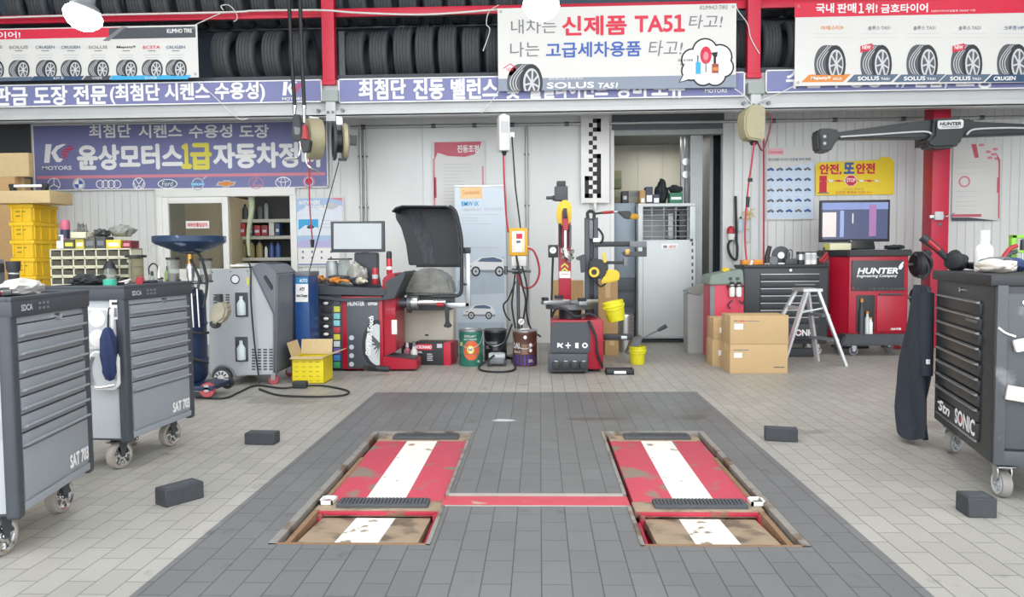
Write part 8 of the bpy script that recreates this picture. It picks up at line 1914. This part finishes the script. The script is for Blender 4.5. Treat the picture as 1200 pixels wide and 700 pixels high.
# jacket hung on the far end
p = Vector((2.385, 4.80, 1.0))
JACK = mat('jacket_dark', '#2c333d', .85, var=.2, scale=14, bump=.3)
t = thing('hanging_jacket', 'dark work jacket hanging on the far end of the black tool cart', 'jacket', p, 0)
mb = MB(); n = 26
tb = bmesh.new(); rows = []
for i in range(13):
    z = -.95*i/12; row = []
    sp = .07+.12*min(1, i/6)
    for k in range(n):
        a = 2*PI*k/n; r = 1+.16*math.sin(a*4+z*5)+.08*math.sin(a*7-z*9)
        row.append(tb.verts.new((math.cos(a)*(.02+.04*min(1, i/8))*(1+.3*math.sin(a*3+z*8))*r - .03*min(1, i/8), math.sin(a)*sp*r*.8, z+.02*math.sin(a*3) if i > 10 else z)))
    rows.append(row)
for i in range(12):
    for k in range(n): tb.faces.new((rows[i][k], rows[i][(k+1) % n], rows[i+1][(k+1) % n], rows[i+1][k]))
tb.faces.new(rows[0][::-1]); tb.faces.new(rows[-1]); bmesh.ops.recalc_face_normals(tb, faces=tb.faces[:]); mb._merge(tb, JACK); mb.build('jacket_body', t)
mb = MB(); mb.tube([(-.0, -.08, -.05), (-.02, -.13, -.3), (-.02, -.14, -.55)], lambda u: .045-.008*u, JACK, 12); mb.build('sleeve', t); mb = MB(); mb.box((-.03, -.175, -.46), (.02, .02, .03), GLOSSW, bev=.003); mb.build('white_tab', t, 'small white tab')
# charger, sachet on the end panel
p = e3(w/2+.03, -.13, .775); t = thing('charger', 'white charger with lead hanging on the end of the black tool cart', 'charger', p, a3)
mb = MB(); mb.box((0, .03, 0), (.035, .14, .06), GLOSSW, rot=(.25, 0, 0), bev=.012); mb.build('body', t); mb = MB(); mb.tube([(0, -.03, .03), (-.005, -.07, .045), (-.01, -.1, .07)], .005, GLOSSW); mb.build('lead', t)
p = e3(w/2+.03, -.12, .53); t = thing('sachet', 'small printed sachet and string hanging on the end of the black tool cart', 'sachet', p, a3)
mb = MB(); mb.box((0, 0, 0), (.02, .15, .07), mat('clear_wrap', '#c9c2bd', .3, var=.15), rot=(-.15, 0, 0), bev=.006); mb.build('wrap', t); mb = MB(); mb.box((.012, .03, 0), (.004, .05, .04), INKR); mb.build('print', t, 'red print'); mb = MB(); mb.tube([(.0, .06, -.04), (.01, .07, -.15), (.005, .05, -.22), (.01, .08, -.28)], .004, ROPE); mb.build('string', t)
# on top
zt = z1+.001
slim('lopper', 'red and black handled cutter standing up at the far end of the black cart', 'cutter', e3(-.46, -.19, zt), a3, (('handle', lambda m: m.tube([(0, .0, .05), (0, -.07, .13), (0, -.15, .2)], lambda u: .016+.012*u, BLACKP, 10), 'black padded handle'), ('red_shaft', lambda m: m.tube([(0, .12, .016), (0, .06, .03), (0, 0, .06)], .013, mat('gun_red', '#a8242f')), 'red shaft'), ('red_inlay', lambda m: m.tube([(.018, -.06, .12), (.02, -.12, .175)], .014, mat('gun_red', '#a8242f'), smooth=False), 'red inlay')))
slim('lever', 'dark flat pry tool with red end lying on the far end of the black cart', 'tool', e3(-.36, -.06, zt), a3+.3, (('blade', lambda m: m.box((0, 0, .02), (.2, .06, .035), BLACKP, rot=(0, .12, 0), bev=.008), None), ('red_end', lambda m: m.box((.11, 0, .012), (.05, .03, .02), mat('gun_red', '#a8242f'), bev=.004), 'red end')))
bag('crumpled_cap', 'black cap lying behind the blue rimmed goggles on the black cart', 1122, 295, 1141, 307, 4.45, zt, mat('black_cloth', '#2d3236'), .2, 61, 'cap', .2)
slim('goggles', 'goggles with a bright blue lens lying on the black tool cart', 'goggles', Vector((2.43, 4.18, zt)), 0, (('frame', lambda m: m.lathe([(.03, -.02), (.042, -.02), (.042, .02), (.03, .02), (.03, -.02)], INKSB, c=(0, 0, .03), axis='Y', n=22), None), ('lens', lambda m: m.lathe([(0, -.012), (.03, -.012), (.03, .01), (0, .01)], mat('blue_lens', '#4aa3d6', .15), c=(0, -.006, .03), axis='Y', n=22), 'bright blue lens'), ('strap', lambda m: m.tube([(.04, 0, .03), (.08, .03, .02), (.03, .07, .01)], .008, BLACKP), None)))
slim('blue_glove', 'dark blue glove lying behind the grey can on the black cart', 'glove', Vector((2.58, 4.2, zt)), .3, (('palm', lambda m: m.tube([(-.1, 0, .03), (0, 0, .045), (.08, .02, .03)], .034, mat('glove_blue', '#3a4a74', .75, var=.2, bump=.2)), None), ('fingers', lambda m: [m.tube([(.07, .0+.02*k, .03), (.12, .01+.026*k, .03), (.15, .02+.03*k, .012)], .012, mat('glove_blue', '#3a4a74')) for k in range(-2, 2)], None)))
slim('grey_can', 'short grey can lying on its side at the front of the black cart', 'can', Vector((2.37, 3.98, zt)), .2, (('body', lambda m: m.lathe([(0, -.06), (.038, -.06), (.04, -.05), (.04, .05), (.038, .06), (0, .06)], MIDG, c=(0, 0, .041), axis='Y', n=24), None), ('end_cap', lambda m: m.lathe([(0, -.066), (.03, -.066), (.034, -.06), (0, -.06)], DARKG, c=(0, 0, .041), axis='Y', n=24), 'dark end')))
t = bottle('white_bottle', 'white plastic bottle standing at the back of the black cart', 1154, 270, None, 4.25, zt, ((9, 0), (9.5, .04), (9.5, .5), (8.5, .6), (5.5, .66), (5.5, .74)), GLOSSW, (mat('milky_plastic', '#d9dcd8'), 6, .74, 5.6, 1))
bag('cream_cloth', 'cream work gloves and cloth heaped at the near end of the black cart', 1160, 304, 1204, 314, 3.85, zt, mat('cream_cloth', '#d8cfc4', .85, var=.12, bump=.3), .22, 63, 'cloth', .25)
q = Vector((2.74, 4.26, zt)); GRN = mat('rack_green', '#7fb83a', .4, var=.06)
t = thing('screwdriver_rack', 'lime green tool rack full of screwdrivers on the black cart', 'rack', q, 0)
mb = MB(); mb.bx((-.13, 0, 0), (.17, .03, .02), GRN, .004); mb.bx((-.13, 0, 0), (-.1, .03, .2), GRN, .004); mb.bx((.14, 0, 0), (.17, .03, .2), GRN, .004); mb.bx((-.13, 0, .18), (.17, .03, .2), GRN, .004); mb.bx((-.13, -.03, .1), (.17, .03, .115), GRN, .003); mb.build('frame', t)
for k, (c, hgt) in enumerate((('#2b2b2f', .17), ('#c8452f', .12), ('#d9d9d4', .19), ('#2b2b2f', .16), ('#b9bbbd', .18), ('#c8452f', .13))):
    x = -.08+.042*k; mb = MB(); mb.cyl((x, -.015, .02), (x, -.015, .1), .005, STEEL, n=8); mb.lathe([(0, .1), (.01, .1), (.013, .12), (.012, hgt), (0, hgt+.008)], mat('handle_'+c[1:], c, .4), c=(x, -.015, 0), n=12); mb.build('screwdriver', t)
mb = MB(); mb.tube([(-.2, -.03, .06), (-.16, -.03, .12), (-.12, -.03, .14)], .012, mat('gun_red', '#a8242f')); mb.tube([(-.22, -.03, .04), (-.17, -.03, .09), (-.12, -.03, .11)], .011, DARKG); mb.build('hung_pliers', t, 'red handled pliers')
mb = MB(); mb.bx((.06, .0, .2), (.12, .02, .28), INKP, .004); mb.build('pink_card', t, 'pink card')

# ================================================================ RUBBER BLOCKS ON THE FLOOR
def block(label, px, py, L_, W_, H_, rz):
    g = G(px, py); t = thing('rubber_block', label, 'rubber block', (g.x, g.y+W_*.5*abs(math.cos(rz))+L_*.5*abs(math.sin(rz)), 0), rz, 'black rubber lift blocks')
    mb = MB(); mb.box((0, 0, H_/2), (L_, W_, H_), RUB, bev=.005, seg=1)
    mb.build('block', t)
    mb = MB()
    mb.bx((-L_/2+.018, -W_/2+.018, H_-.001), (L_/2-.018, W_/2-.018, H_+.0015), mat('rubber_lighter_grey', '#4d5056', .85, var=.3, scale=30, bump=.2), .001); mb.build('grey_top', t, 'worn greyer top face')  # top face set in a lighter grey than the sides
    return t
block('black rubber block on the floor right of the second grey cart', 304, 522, .2, .1, .075, -.05)
block('black rubber block on the floor nearest the front grey cart', 198, 596, .2, .105, .085, .96)
block('black rubber block on the floor right of the right lift platform', 919, 519, .2, .1, .08, -.22)
block('black rubber block on the floor in front of the black tool cart', 1153, 608, .125, .12, .09, -.05)
# ================================================================ one object for each loose piece of these parts
def split_parts(names):
    for o in list(SC.objects):
        base = o.name.split('.')[0]
        if o.type != 'MESH' or base not in names or not o.parent: continue
        me = o.data; bm = bmesh.new(); bm.from_mesh(me); bm.verts.ensure_lookup_table(); bm.verts.index_update()
        lab = [-1]*len(bm.verts); n = 0
        for v in bm.verts:
            if lab[v.index] >= 0: continue
            st = [v]; lab[v.index] = n
            while st:
                x = st.pop()
                for e in x.link_edges:
                    y = e.other_vert(x)
                    if lab[y.index] < 0: lab[y.index] = n; st.append(y)
            n += 1
        bm.free()
        if n < 2: continue
        for k in range(n):
            b = bmesh.new(); b.from_mesh(me); b.verts.ensure_lookup_table()
            bmesh.ops.delete(b, geom=[v for v in b.verts if lab[v.index] != k], context='VERTS')
            m2 = bpy.data.meshes.new(base); b.to_mesh(m2); b.free()
            for m in me.materials: m2.materials.append(m)
            if k == 0: o.data = m2
            else:
                c = o.copy(); c.data = m2; COL.objects.link(c); c.parent = o.parent
split_parts({'hinge_bracket', 'end_plate', 'side_skirt', 'end_caps', 'feet', 'probe_wands', 'black_hoses', 'air_hoses', 'valve_hoses', 'tank_bands', 'switches', 'red_handles', 'dark_handles', 'sockets', 'handles', 'new_flags', 'guard_arm', 'clamp_arms', 'tubes', 'buttons', 'door_panels', 'bundles', 'contents', 'tie', 'fingers', 'scissor_frame', 'rings', 'display_panels'})
